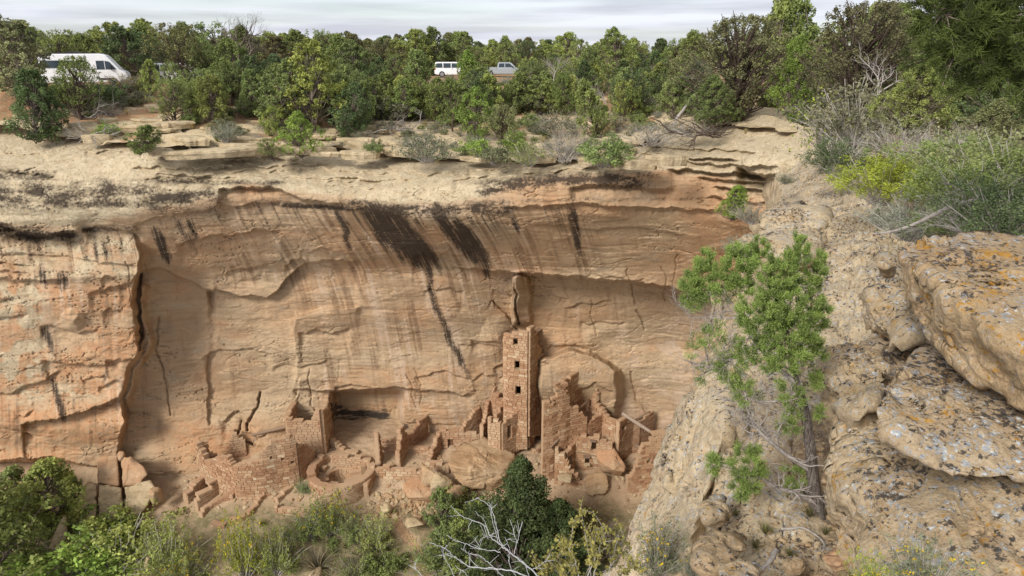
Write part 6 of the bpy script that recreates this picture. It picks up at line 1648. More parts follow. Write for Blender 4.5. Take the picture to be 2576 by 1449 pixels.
nrock('rock_lobe', 'rounded rock lobe between the juniper crown and the white lichen slab', [(2070, 906, 8.4), (2120, 872, 8.6), (2200, 868, 8.2), (2232, 935, 7.0), (2205, 1010, 6.1), (2160, 1060, 6.0), (2105, 1000, 6.8), (2080, 960, 7.4), (2180, 1060, 7.2), (2100, 1010, 8.6)], M_NEAR, 6, 0.06, 2.0, 24, 2.0)
nrock('boulder', 'lumpy grey boulder left of the orange topped boulder, under its corner', [(2190, 740, 9.4), (2225, 722, 9.7), (2262, 740, 9.2), (2290, 800, 8.2), (2300, 850, 7.7), (2240, 870, 8.0), (2200, 820, 8.6), (2195, 780, 9.0), (2230, 900, 9.4), (2290, 860, 9.6)], M_NEAR, 5, 0.06, 2.0, 25, 2.0)
nrock('boulder', 'small flat rock beside the silver sagebrush', [(2205, 650, 10.4), (2235, 632, 10.8), (2262, 640, 10.5), (2265, 668, 10.0), (2230, 676, 9.9), (2207, 668, 10.1), (2235, 690, 10.6)], M_NEAR, 4, 0.04, 2.2, 26)
nrock('boulder', 'rock at the rim under the head of the sloping ledge', [(1856, 610, 16.3), (1880, 600, 16.6), (1915, 604, 16.4), (1924, 640, 15.9), (1880, 655, 15.6), (1856, 640, 16.0), (1895, 680, 16.2)], M_NEAR, 4, 0.08, 1.2, 27)
nrock('boulder', 'cream rock in the gap beside the foreground trunk, upper one', [(2058, 1182, 7.3), (2085, 1172, 7.4), (2105, 1186, 7.2), (2100, 1215, 6.9), (2066, 1214, 6.9), (2085, 1235, 7.3)], M_BARE, 4, 0.02, 3, 28)
nrock('boulder', 'cream rock in the gap beside the foreground trunk, middle one', [(2076, 1222, 6.9), (2100, 1212, 7.0), (2122, 1230, 6.7), (2118, 1262, 6.4), (2086, 1258, 6.5), (2100, 1280, 6.9)], M_BARE, 4, 0.02, 3, 29)
nrock('boulder', 'cream rock in the gap beside the foreground trunk, lowest one', [(2078, 1282, 6.5), (2105, 1272, 6.6), (2132, 1290, 6.3), (2130, 1312, 6.1), (2095, 1308, 6.2), (2105, 1330, 6.6)], M_BARE, 4, 0.02, 3, 30)
nrock('rock_plate', 'flat orange streaked slab on the stony ledge at the bottom', [(2066, 1398, 5.75), (2120, 1370, 6.0), (2162, 1388, 5.8), (2150, 1420, 5.5), (2090, 1430, 5.4), (2110, 1445, 5.8)], M_BOULDO, 4, 0.02, 3, 31, cat='rock slab')
nrock('rock_plate', 'small tan slab left of the orange streaked one', [(1970, 1405, 5.8), (1998, 1391, 5.95), (2020, 1400, 5.85), (2012, 1428, 5.55), (1980, 1432, 5.5), (1995, 1445, 5.9)], M_BARE, 4, 0.02, 3, 32, cat='rock slab')
nrock('boulder', 'larger of two loose stones lying on the rock mass at the lower right', [(2428, 1312, 4.1), (2450, 1300, 4.15), (2478, 1312, 4.1), (2476, 1338, 4.0), (2440, 1340, 4.0), (2460, 1350, 4.1)], M_BARE, 4, 0.012, 4, 33)
nrock('boulder', 'smaller of two loose stones lying on the rock mass at the lower right', [(2476, 1328, 4.0), (2490, 1315, 4.05), (2506, 1322, 4.0), (2503, 1350, 3.9), (2480, 1350, 3.9), (2492, 1358, 4.0)], M_BARE, 4, 0.01, 4, 34)
nrock('boulder', 'pitted pale rock on the left border of the stony ledge', [(1768, 1268, 6.9), (1800, 1245, 7.2), (1822, 1262, 7.0), (1816, 1302, 6.6), (1772, 1306, 6.5), (1795, 1330, 7.0)], M_NEAR, 5, 0.03, 3, 35)
nrock('rock_plate', 'broad pale slab in the lower left of the stony ledge', [(1770, 1360, 6.0), (1850, 1322, 6.5), (1875, 1350, 6.2), (1862, 1400, 5.7), (1800, 1440, 5.3), (1752, 1420, 5.5), (1800, 1460, 5.9)], M_BARE, 5, 0.035, 3, 36, cat='rock slab')
nrock('boulder', 'dark spotted rock at the lower left corner of the stony ledge', [(1815, 1415, 5.3), (1860, 1400, 5.5), (1900, 1420, 5.3), (1895, 1460, 4.9), (1820, 1465, 4.9), (1860, 1490, 5.3)], M_NEAR, 5, 0.03, 3, 37)
nrock('outcrop', 'steep pale rock face dropping into the canyon at the left of the stony ledge', [(1806, 880, 11.3), (1798, 960, 10.5), (1800, 1040, 9.8), (1776, 1100, 9.3), (1728, 1190, 9.2), (1632, 1320, 9.2), (1545, 1449, 9.2), (1510, 1520, 9.3), (1850, 900, 10.8), (1830, 1050, 9.0), (1790, 1200, 8.0), (1745, 1330, 7.3), (1720, 1449, 7.2), (1740, 1520, 7.6), (1900, 1000, 10.4), (1900, 1200, 9.6), (1900, 1449, 9.2)], M_LEDGE, 6, 0.09, 0.9, 38, 0.8)
nrock('rock_nose', 'rounded cream rock nose at the rim behind the foreground juniper', [(1928, 560, 19.5), (1945, 520, 21.5), (2000, 500, 22.5), (2080, 520, 21.0), (1922, 600, 17.3), (1930, 640, 15.9), (1960, 660, 15.3), (2040, 640, 16.0), (1950, 700, 17.3), (2060, 700, 17.5), (1990, 660, 20.5)], M_LEDGE, 6, 0.11, 0.8, 39, 1.2)
rs = np.random.RandomState(77); pp, sz = [], []
for _ in range(1300):
    a, b = rs.uniform(1720, 2190), rs.uniform(1030, 1449)
    g = at(a, b, 1.0) ; Yg = 5.1 / -g[2]; X_ = float(g[0] * Yg)
    s_ = 0.008 + 0.045 * rs.rand() ** 4
    pp.append((X_, Yg, float(ledge_z(X_, Yg)) + 0.3 * s_)); sz.append(s_)
scatter_rocks('gravel', 'loose stone chips over the stony ledge under the foreground juniper', pp, sz, M_BARE, 78, 0.5)

# ------------------------------------------------------------------ foreground juniper
M_HERO = mat_leaf('juniper_sprays', 0.6, 0.3)
def sprigs(rs, clusters, L=0.075, K=9, lw=0.010, ll=0.019):
    P, D, tn = [], [], []
    for (px, py, Y, rx, ry, n, up) in clusters:
        u = rs.normal(size=(n, 3)); u /= np.linalg.norm(u, axis=1)[:, None]
        n = int(n * 3.0); u = rs.normal(size=(n, 3)); u /= np.linalg.norm(u, axis=1)[:, None]; r = rs.uniform(0.1, 1, n) ** 0.5
        c = at(px, py, Y); m = np.linalg.norm(c) / F0
        off = u * r[:, None] * np.array([rx * m, rx * m * 0.9, ry * m])
        # break the mass into tufts
        tc = rs.normal(size=(max(3, n // 34), 3)); tc = tc / np.linalg.norm(tc, axis=1)[:, None] * rs.uniform(0.3, 1, (len(tc), 1)) * np.array([rx * m, rx * m * .9, ry * m])
        near = np.argmin(((off[:, None] - tc[None]) ** 2).sum(-1), 1)
        off = off * 0.36 + tc[near] * 0.68
        d = u * 0.6 + rs.normal(0, 0.35, (n, 3)) + np.array([0, 0, up]); d /= np.linalg.norm(d, axis=1)[:, None]
        P.append(c + off); D.append(d); tn.append(np.clip(rs.uniform(.2, .8, len(tc))[near] + rs.normal(0, .1, n), 0, 1))
    P, D, tn = np.concatenate(P), np.concatenate(D), np.concatenate(tn)
    n = len(P)
    t = np.tile(np.linspace(0, 1, K), n); i = np.repeat(np.arange(n), K)
    base = P[i] + D[i] * (t * L * rs.uniform(0.7, 1.2, n)[i])[:, None]
    q = rs.normal(size=(n * K, 3)); q -= (q * D[i]).sum(1)[:, None] * D[i]; q /= np.linalg.norm(q, axis=1)[:, None]
    a = D[i] * 0.75 + q * 0.7; a *= (ll * (1.15 - 0.5 * t) * rs.uniform(.7, 1.2, n * K))[:, None]
    b = np.cross(a, rs.normal(size=(n * K, 3))); b /= np.linalg.norm(b, axis=1)[:, None]; b *= (lw * 0.5)
    V = np.stack([base, base + a * .5 + b, base + a, base + a * .5 - b], 1).reshape(-1, 3)
    T_ = np.repeat(np.clip(tn[i] + 0.18 * t - 0.05, 0, 1), 4)
    return V, np.arange(n * K * 4).reshape(-1, 4), T_
rs = np.random.RandomState(42)
cl = [(1790, 705, 7.5, 72, 55, 620, .7), (1742, 742, 7.4, 38, 42, 240, .6), (1862, 690, 7.3, 42, 62, 420, .9), (1845, 640, 7.4, 22, 28, 90, 1.2), (1770, 655, 7.6, 26, 26, 100, 1.1), (1905, 640, 7.9, 26, 40, 170, .8),
      (1960, 700, 7.1, 48, 68, 560, .9), (2010, 640, 7.1, 26, 48, 260, 1.3), (2052, 688, 7.2, 28, 58, 280, 1.1), (1995, 765, 7.0, 72, 50, 520, .7), (2060, 800, 7.1, 30, 38, 200, .7),
      (1915, 795, 7.0, 66, 62, 600, .7), (1988, 850, 6.9, 74, 58, 640, .7), (1968, 915, 6.9, 46, 46, 260, .6), (2045, 880, 7.1, 36, 36, 190, .6), (1990, 995, 6.9, 34, 34, 110, .4), (1890, 880, 7.1, 40, 40, 160, .5),
      (1800, 850, 7.4, 60, 46, 130, .5), (1842, 930, 7.3, 58, 56, 190, .3), (1790, 940, 7.4, 50, 40, 70, .3), (1870, 990, 7.2, 40, 36, 110, .2), (1740, 880, 7.5, 30, 40, 30, .5),
      (1882, 1175, 6.9, 46, 62, 430, .3), (1868, 1230, 6.8, 26, 28, 120, 0.0), (1800, 1166, 7.0, 24, 34, 110, .3), (1998, 1205, 7.1, 26, 40, 120, .2), (1985, 1065, 6.9, 24, 36, 110, .3), (2062, 1040, 7.0, 14, 20, 40, .4), (2055, 960, 7.1, 22, 26, 70, .5)]
hero = thing('juniper_tree', 'foreground juniper leaning over the canyon from the stony ledge', 'tree', tuple(at(2055, 1302, 6.95)))
V, Fq, T_ = sprigs(rs, cl)
cr = link('crown', mesh_np('hero_crown', V, Fq, [M_HERO], False, {'tint': T_}), hero); cr.color = (0.25, 0.335, 0.105, 1)
def vp(lst): return np.array([at(*p) for p in lst])
def smooth_path(P, n=24):
    P = np.asarray(P); t = np.linspace(0, 1, len(P)); tt = np.linspace(0, 1, n)
    Q = np.stack([np.interp(tt, t, P[:, j]) for j in range(3)], -1)
    return gsmooth(Q, 1.2, 0)
trunkP = smooth_path(vp([(2062, 1330, 6.9), (2056, 1290, 6.95), (2049, 1240, 6.98), (2042, 1180, 7.0), (2036, 1100, 7.0), (2022, 1020, 7.0), (2008, 965, 7.0), (1990, 900, 7.0), (1975, 800, 7.05), (1968, 690, 7.1)]), 40)
rad = np.interp(np.linspace(0, 1, 40), [0, .05, .2, .45, .62, .8, 1], [0.085, 0.075, 0.066, 0.056, 0.036, 0.02, 0.006])
tv, tf = tubes([(trunkP, rad)], 18)
an_ = np.tile(np.arange(18), 40); rw = np.repeat(np.arange(40), 18)
cen = np.repeat(trunkP, 18, 0)
tv = cen + (tv - cen) * (1 + 0.16 * fbm(an_ * 0.9, rw * 0.12, 3.0, 3) + 0.10 * np.sin(an_ * 2.1 + rw * 0.1))[:, None]
M_HBARK = NT('shaggy_bark')
_n = M_HBARK.noise(30, 5, 0.7, M_HBARK.mapping((3.0, 3.0, 0.25)))
M_HBARK.color(M_HBARK.mix(M_HBARK.ramp(_n, [(0.38, 0.0), (0.62, 1.0)]), (0.055, 0.042, 0.036), (0.27, 0.23, 0.20))); M_HBARK.normal(M_HBARK.bump(_n, 1.0, 0.02)); M_HBARK = M_HBARK.m
link('trunk', mesh_np('hero_trunk', tv, tf, [M_HBARK]), hero)
M_GREYB = mat_wood('grey_bare_branch', (0.24, 0.205, 0.18), (0.48, 0.43, 0.39))
def branch_mesh(main, r0, r1, seed, twigs=8, tl=0.35, depth=2, curl=0.5):
    rs_ = np.random.RandomState(seed); P = smooth_path(vp(main), 20); out = [(P, np.linspace(r0, r1, 20))]; tips = []
    for _ in range(twigs):
        i = rs_.randint(4, 20); d = rs_.normal(size=3); d[2] += 0.2
        grow(rs_, P[i], d, tl * rs_.uniform(.5, 1.2), max(0.004, np.interp(i, [0, 19], [r0, r1]) * 0.4), depth, out, tips, curl, 0.03, (2, 4), (0.4, 0.65), (0.4, 1.0), 6, 0.2)
    return tubes(out, 5)
for j, (m, r0, r1, tw, tl_) in enumerate((([(2038, 1182, 7.0), (1985, 1150, 7.0), (1930, 1105, 7.0), (1895, 1070, 7.1), (1882, 1030, 7.1), (1872, 975, 7.2)], 0.035, 0.010, 16, 0.42),
        ([(2046, 1262, 6.95), (2000, 1238, 6.9), (1955, 1230, 6.9), (1920, 1205, 6.9), (1892, 1185, 6.9)], 0.036, 0.012, 12, 0.35),
        ([(2005, 965, 7.0), (1950, 920, 7.1), (1900, 860, 7.2), (1858, 790, 7.3), (1815, 720, 7.5)], 0.03, 0.008, 18, 0.35),
        ([(1900, 860, 7.2), (1845, 900, 7.3), (1790, 925, 7.4), (1725, 910, 7.5)], 0.016, 0.005, 22, 0.40),
        ([(1870, 800, 7.3), (1800, 800, 7.4), (1740, 800, 7.5), (1700, 760, 7.5)], 0.012, 0.004, 18, 0.32),
        ([(2012, 985, 7.0), (1960, 1010, 7.0), (1900, 1010, 7.1), (1850, 985, 7.2)], 0.016, 0.005, 18, 0.36),
        ([(1990, 900, 7.0), (2030, 850, 7.1), (2052, 780, 7.2), (2060, 700, 7.2)], 0.016, 0.004, 6, 0.2),
        ([(1975, 800, 7.0), (2000, 730, 7.1), (2012, 650, 7.1), (2016, 600, 7.1)], 0.014, 0.003, 6, 0.15),
        ([(1890, 1180, 6.9), (1840, 1180, 7.0), (1790, 1165, 7.0)], 0.012, 0.004, 8, 0.25),
        ([(2020, 1010, 7.0), (1975, 1050, 6.9), (1955, 1090, 6.9), (1960, 1130, 6.9)], 0.012, 0.004, 10, 0.3))):
    v, f = branch_mesh(m, r0, r1, 900 + j, int(tw * 1.8), tl_ * 1.05)
    link('branch', mesh_np('hero_branch', v, f, [M_GREYB]), hero)
adopt(hero, list(hero.children))

# ------------------------------------------------------------------ pale bare twigs and the leafy twigs at the bottom
def zz(x, y): return (859 + x / 3.0, 966 + y / 3.0)
M_WHITE = mat_wood('bleached_twigs', (0.40, 0.385, 0.38), (0.62, 0.61, 0.61))
tw = [([(1560, 1560), (1470, 1430), (1350, 1330), (1260, 1260), (1180, 1200), (1130, 1165), (1095, 1080), (1050, 1050), (960, 1020), (890, 990)], 0.0090, 0.0028),
      ([(1260, 1262), (1195, 1195), (1165, 1060), (1130, 930), (1075, 885), (1015, 855)], 0.0060, 0.0026),
      ([(1190, 1220), (1160, 1110), (1130, 1000), (1125, 940)], 0.0035, 0.002),
      ([(1520, 1500), (1280, 1402), (1100, 1390), (960, 1382), (860, 1310), (790, 1240), (640, 1185)], 0.0075, 0.0026),
      ([(1210, 1270), (1050, 1250), (940, 1210), (870, 1180), (800, 1150)], 0.0050, 0.0022),
      ([(1300, 1290), (1330, 1180), (1350, 1100), (1367, 1030)], 0.0042, 0.0022), ([(1330, 1200), (1310, 1150), (1295, 1110)], 0.003, 0.002),
      ([(1230, 1460), (1110, 1350), (1050, 1300), (960, 1280), (900, 1240)], 0.0050, 0.0022), ([(965, 1382), (968, 1320), (962, 1260)], 0.0032, 0.002),
      ([(860, 1470), (800, 1350), (770, 1310)], 0.0045, 0.0022), ([(620, 1470), (580, 1410), (545, 1390)], 0.0045, 0.0025),
      ([(1440, 1400), (1500, 1370), (1555, 1325)], 0.0042, 0.0022), ([(790, 1240), (790, 1215)], 0.003, 0.002), ([(860, 1310), (800, 1290), (765, 1290)], 0.003, 0.002),
      ([(1130, 1165), (1060, 1130)], 0.003, 0.002), ([(1280, 1400), (1260, 1330), (1275, 1250), (1240, 1180), (1285, 1160)], 0.004, 0.002), ([(1100, 1075), (1055, 1000), (1020, 985)], 0.0035, 0.002),
      ([(960, 1465), (930, 1420), (890, 1402)], 0.004, 0.002), ([(1420, 1470), (1395, 1380), (1360, 1330)], 0.004, 0.002), ([(1045, 1250), (1035, 1200), (1060, 1160)], 0.003, 0.002), ([(1330, 1470), (1290, 1400)], 0.004, 0.003)]
out = []
rs = np.random.RandomState(3)
for i, (pl, r0, r1) in enumerate(tw):
    Yb = 3.9 + 0.25 * math.sin(i * 1.7)
    P = np.array([at(*zz(*p), Yb if i in (0,) else Yb) for p in pl]); P = smooth_path(P, 5 * len(pl)) + rs.normal(0, 0.0022, (5 * len(pl), 3))
    out.append((P, np.linspace(r0, r1, len(P)) * 0.62))
    for _ in range(len(pl)):
        q = rs.randint(3, len(P)); d = rs.normal(size=3) * 0.6 + (P[min(q + 1, len(P) - 1)] - P[q - 1]) / np.linalg.norm(P[min(q + 1, len(P) - 1)] - P[q - 1])
        d /= np.linalg.norm(d); l_ = rs.uniform(0.03, 0.11)
        out.append((np.array([P[q], P[q] + d * l_ * .5 + rs.normal(0, .004, 3), P[q] + d * l_]), np.array([0.0016, 0.0015, 0.001])))
rootw = at(1440, 1560, 3.9)
out.append((np.array([at(*zz(1560, 1560), 3.9), rootw + (0.15, 0, -0.3), rootw + (0.55, -0.1, -1.0)]), np.array([0.009, 0.012, 0.016])))
out.append((np.array([at(*zz(1520, 1500), 3.9), rootw + (0.15, 0, -0.3)]), np.array([0.0075, 0.01])))
v, f = tubes(out, 5)
tag(link('dead_bush', mesh_np('dead_bush', v, f, [M_WHITE])), 'bleached leafless twigs reaching up from the bottom edge before the pinyon', 'dead shrub')
ls = [[(1880, 1480), (1865, 1300), (1840, 1130), (1800, 925)], [(1760, 1480), (1700, 1330), (1640, 1165)], [(1900, 1480), (1950, 1250), (1990, 1060)], [(2000, 1480), (2070, 1230), (2105, 1050)], [(1740, 1480), (1725, 1220), (1752, 1010)],
      [(1850, 1480), (1940, 1250), (2010, 1090)], [(1680, 1480), (1660, 1380), (1630, 1290)], [(1950, 1480), (2060, 1330), (2180, 1230)], [(1790, 1480), (1770, 1330), (1690, 1200)], [(1560, 1480), (1540, 1400), (1470, 1350)], [(1830, 1480), (1880, 1350), (1930, 1080)], [(2040, 1480), (2140, 1400), (2240, 1370)], [(1700, 1480), (1590, 1380), (1555, 1300)]]
out, C = [], []
for i, pl in enumerate(ls):
    P = smooth_path(np.array([at(*zz(*p), 4.5 + 0.15 * math.sin(i * 2.1)) for p in pl]), 14) + rs.normal(0, 0.004, (14, 3))
    out.append((P, np.linspace(0.0055, 0.0018, 14)))
    for _ in range(9):
        q = rs.randint(3, 14); d = rs.normal(size=3) + np.array([0, 0, .6]); d /= np.linalg.norm(d); l_ = rs.uniform(.04, .13)
        out.append((np.array([P[q], P[q] + d * l_]), np.array([0.0022, 0.0012]))); C += [P[q] + d * l_, P[q] + d * l_ * .6, P[q]]
p0 = at(*zz(1850, 1480), 4.5); pb = p0 + np.array([0.35, -0.1, -0.9])
for i, pl in enumerate(ls): out.append((np.array([at(*zz(*pl[0]), 4.5 + 0.15 * math.sin(i * 2.1)), p0 * .5 + pb * .5, pb]), np.array([0.0055, 0.007, 0.009])))
v, f = tubes(out, 4)
lv, lf_, lt = leaves(rs, C, 0.028, 5, 0.017, 1.0, 0.2, aspect=0.65)
bt = thing('leafy_bush', 'thin twigs with small yellowish leaves at the bottom edge right of the pinyon', 'shrub', tuple(pb))
a = link('stems', mesh_np('leafy_stems', v, f, [M_TWIG]), bt); b = link('foliage', mesh_np('leafy_leaves', lv, lf_, [M_LEAF], False, {'tint': lt}), bt); b.color = (0.30, 0.27, 0.09, 1)
adopt(bt, [a, b])

# ------------------------------------------------------------------ dead sticks
def stick(label, pl, r0, r1, seed, mat=None, twigs=3, tl=0.15):
    v, f = branch_mesh(pl, r0, r1, seed, twigs, tl, 1)
    tag(link('dead_branch', mesh_np('dead_branch', v, f, [mat or M_DEAD])), label, 'dead branch')
def lz(px, py, up=0.03):
    g = ground_at(px, py, ledge_z, 2.5, 20); return (px, py - 1, g[1] - up)
stick('curved grey stick lying on the stony ledge', [lz(1961, 1331), lz(1995, 1333), lz(2011, 1324), lz(2038, 1336), lz(2065, 1356), lz(2078, 1373), lz(2071, 1386), lz(2038, 1409)], 0.018, 0.008, 1, twigs=4)
stick('thick grey stub of wood near the bottom edge of the stony ledge', [lz(1953, 1384), lz(1940, 1410), lz(1911, 1440), lz(1890, 1449)], 0.034, 0.022, 2, twigs=1)
stick('long bare limb lying across the rim towards the orange topped boulder', [(2188, 588, 10.2), (2238, 586, 10.0), (2301, 565, 9.8), (2351, 540, 9.7), (2405, 513, 9.6), (2460, 505, 9.4), (2540, 500, 9.2)], 0.012, 0.05, 3, M_GREYB, 6, 0.5)
for (a_, b_, w_, lb) in ((250, 300, 1.6, 'large tangle of grey dead branches on the cliff top at the left'), (1000, 330, 1.9, 'pile of grey dead branches on the open slope in the centre'), (1080, 300, 1.2, 'smaller pile of dead branches behind the central pile'), (1770, 345, 1.6, 'fallen dark dead tree at the head of the canyon'), (235, 352, .8, 'gnarled grey root at the cliff edge on the left')):
    g = ground_at(a_, b_, mesa_z); rs_ = np.random.RandomState(int(a_)); out, tips = [], []
    for _ in range(9):
        an = rs_.uniform(0, 6.28)
        grow(rs_, g + np.array([rs_.normal(0, .5 * w_), rs_.normal(0, .35), 0.12]), (math.cos(an), math.sin(an) * .6, 0.12), rs_.uniform(0.9, 2.0) * w_ ** .5, 0.055, 2, out, tips, 0.4, 0.0, (3, 5), (0.4, 0.65), (0.3, 0.9), 6, 0.15)
    out = [(np.column_stack([P[:, 0], P[:, 1], np.maximum(P[:, 2], mesa_z(P[:, 0], P[:, 1]) + 0.03)]), r) for P, r in out]
    v, f = tubes(out, 4)
    tag(link('dead_branches', mesh_np('dead_branches', v, f, [M_DEAD if a_ != 1770 else M_DARKW])), lb, 'dead branches')

# ------------------------------------------------------------------ pine bough overhead, right
rs = np.random.RandomState(15)
pine = thing('pine_tree', 'pine whose needled boughs hang into the top right corner', 'tree', (5.9, 7.2, -2.6))
bl = [([(2760, 40, 7.4), (2640, 60, 7.5), (2520, 50, 7.6), (2420, 40, 7.7), (2340, 40, 7.8)], 0.03), ([(2760, 120, 7.2), (2640, 120, 7.4), (2540, 100, 7.5), (2440, 105, 7.6), (2390, 130, 7.7)], 0.03), ([(2760, 170, 7.2), (2640, 180, 7.3), (2560, 170, 7.4), (2490, 165, 7.5)], 0.026), ([(2760, -40, 7.6), (2620, -20, 7.7), (2500, 0, 7.8), (2400, 0, 7.9)], 0.026)]
out, tufts = [], []
for pl, r0 in bl:
    P = smooth_path(vp(pl), 24); out.append((P, np.linspace(r0, 0.008, 24)))
    for _ in range(95):
        q = rs.randint(3, 24); d = rs.normal(size=3); d[2] += 0.1; d /= np.linalg.norm(d); l_ = rs.uniform(.12, .55)
        e = P[q] + d * l_; out.append((np.array([P[q], P[q] + d * l_ * .5, e]), np.array([0.008, 0.006, 0.004])))
        tufts += [(e, d), (P[q] + d * l_ * .6, d), (P[q] + d * l_ * .8, d)]
tp_ = np.array([(5.9, 7.2, -2.9), (5.85, 7.2, -1.0), (5.9, 7.25, 1.0), (5.8, 7.3, 2.4)]); out.append((smooth_path(tp_, 20), np.linspace(0.16, 0.08, 20)))
v, f = tubes(out, 7); a = link('trunk', mesh_np('pine_wood', v, f, [M_BARK]), pine)
V, n_ = [], 0
for e, d in tufts:
    m = 44; u = d * 0.8 + rs.normal(0, 0.6, (m, 3)); u /= np.linalg.norm(u, axis=1)[:, None]; L_ = rs.uniform(0.06, 0.10, m)[:, None]
    s_ = np.cross(u, rs.normal(size=(m, 3))); s_ /= np.linalg.norm(s_, axis=1)[:, None]; s_ *= 0.0042
    b_ = e + rs.normal(0, .02, (m, 3)); V.append(np.stack([b_ - s_, b_ + s_, b_ + u * L_ + s_ * .4, b_ + u * L_ - s_ * .4], 1).reshape(-1, 3))
V = np.concatenate(V); tint = np.repeat(np.clip(rs.uniform(.1, .9, len(tufts)), 0, 1), 44 * 4)
b = link('needles', mesh_np('pine_needles', V, np.arange(len(V)).reshape(-1, 4), [M_LEAF], False, {'tint': tint}), pine); b.color = (0.095, 0.125, 0.038, 1)
adopt(pine, [a, b])
# ================================================================== VEHICLES ON THE ROAD
def paint(name, c, rough=0.3, metal=0.0):
    k = NT(name); n = k.noise(3, 4, 0.6)
    k.color(k.mix(k.ramp(n, [(0.4, 0.0), (0.7, 0.25)]), c, tuple(x * 0.8 for x in c))); k.b.inputs['Roughness'].default_value = rough; k.b.inputs['Specular IOR Level'].default_value = 0.5; k.b.inputs['Metallic'].default_value = metal
    return k.m
M_WHITEP = paint('white_paint', (0.80, 0.81, 0.82)); M_SILVER = paint('silver_paint', (0.42, 0.46, 0.48), 0.3, 0.3); M_GLASS = paint('dark_glass', (0.03, 0.045, 0.055), 0.08)
M_RUB = paint('tyre_rubber', (0.025, 0.025, 0.027), 0.8); M_RIM = paint('alloy', (0.4, 0.4, 0.42), 0.35, 0.6); M_BLACK = paint('black_trim', (0.03, 0.03, 0.033), 0.6); M_LAMP = paint('lamp_glass', (0.7, 0.7, 0.72), 0.15); M_RED = paint('tail_lamp', (0.35, 0.02, 0.02), 0.3)
def prism(name, prof, y0, y1, mat, parent, shrink=0.0, tilt=None):
    """side outline (x, z) extruded from y0 to y1, edges rounded by a smaller end loop"""
    p = np.array(prof, float); c = p.mean(0); n = len(p); L = []
    for y, s in ((y0, 1 - shrink), (y0 + shrink * 0.9 * (1 if y1 > y0 else -1), 1.0), (y1 - shrink * 0.9 * (1 if y1 > y0 else -1), 1.0), (y1, 1 - shrink)):
        q = c + (p - c) * s; L.append(np.column_stack([q[:, 0], np.full(n, y), q[:, 1]]))
    v = np.concatenate(L)
    if tilt: v = tilt(v)
    fs = [np.array([[k * n + i, k * n + (i + 1) % n, (k + 1) * n + (i + 1) % n, (k + 1) * n + i] for k in range(3) for i in range(n)])]
    me = bpy.data.meshes.new(name); bm = bmesh.new(); vs = [bm.verts.new(tuple(x)) for x in v]
    for f in fs[0]: bm.faces.new([vs[i] for i in f])
    bm.faces.new([vs[i] for i in range(n)][::-1]); bm.faces.new([vs[3 * n + i] for i in range(n)])
    bmesh.ops.recalc_face_normals(bm, faces=bm.faces); bm.to_mesh(me); bm.free(); me.materials.append(mat)
    return link(name, me, parent)
def wheel(root, x, y, r):
    for nm, rr, w, mat, par in (('wheel', r, 0.22, M_RUB, root),):
        a = np.linspace(0, 2 * np.pi, 25)[:-1]
        w_ = prism('wheel', np.column_stack([x + rr * np.cos(a), r + rr * np.sin(a)]), y - w / 2, y + w / 2, mat, root, 0.05)
        prism('rim', np.column_stack([x + rr * .62 * np.cos(a), r + rr * .62 * np.sin(a)]), y - w / 2 - 0.015, y + w / 2 + 0.015, M_RIM, w_, 0.02)
def car(name, label, cat, prof, glass, W_, mat, wheels, wr, belt, roofz, px, Y, head, extras=None):
    X_ = float(at(px, 200, Y)[0]); z_ = float(mesa_z(X_, Y))
    r = thing(name, label, cat, (X_, Y, z_), None); r.rotation_euler = (0, 0, R(head))
    def tl(v):
        v = v.copy(); k_ = np.clip((v[:, 2] - belt) / (roofz - belt), 0, 1); v[:, 1] *= 1 - 0.13 * k_; return v
    prism('body', prof, -W_ / 2, W_ / 2, mat, r, 0.05, tl)
    for g in glass:
        for sgn in (-1, 1):
            prism('window', g, sgn * (W_ / 2 - 0.03), sgn * (W_ / 2 + 0.008), M_GLASS, r, 0.0, tl)
    for x in wheels:
        for y in (-W_ / 2 + 0.09, W_ / 2 - 0.09): wheel(r, x, y, wr)
    if extras: extras(r, tl)
    return r
def slab_(r, nm, prof, y0, y1, mat, tl=None): return prism(nm, prof, y0, y1, mat, r, 0.0, tl)
def van_x(r, tl):
    slab_(r, 'windscreen', [(2.02, 2.05), (2.07, 2.05), (2.60, 1.36), (2.55, 1.36)], -0.85, 0.85, M_GLASS)
    slab_(r, 'roof_rack', [(-3.1, 2.62), (-3.1, 2.70), (1.2, 2.70), (1.2, 2.62)], -0.85, 0.85, M_BLACK)
    slab_(r, 'roof_vent', [(-1.2, 2.70), (-1.1, 2.80), (-0.4, 2.80), (-0.3, 2.70)], -0.3, 0.3, M_BLACK)
    for s in (-1, 1):
        slab_(r, 'mirror', [(1.93, 1.35), (1.93, 1.68), (2.06, 1.68), (2.06, 1.35)], s * 1.02, s * 1.24, M_BLACK)
        slab_(r, 'headlight', [(2.72, 0.92), (2.85, 1.16), (2.98, 1.06), (3.03, 0.92)], s * 0.62, s * 0.99, M_LAMP)
        slab_(r, 'side_trim', [(1.0, 0.52), (1.0, 0.68), (1.95, 0.68), (1.95, 0.52)], s * 1.0, s * 1.045, M_BLACK)
        slab_(r, 'door_handle', [(1.05, 1.12), (1.05, 1.17), (1.22, 1.17), (1.22, 1.12)], s * 1.0, s * 1.05, M_BLACK)
    slab_(r, 'bumper', [(2.75, 0.28), (2.75, 0.58), (3.20, 0.55), (3.20, 0.30)], -0.95, 0.95, M_BLACK)
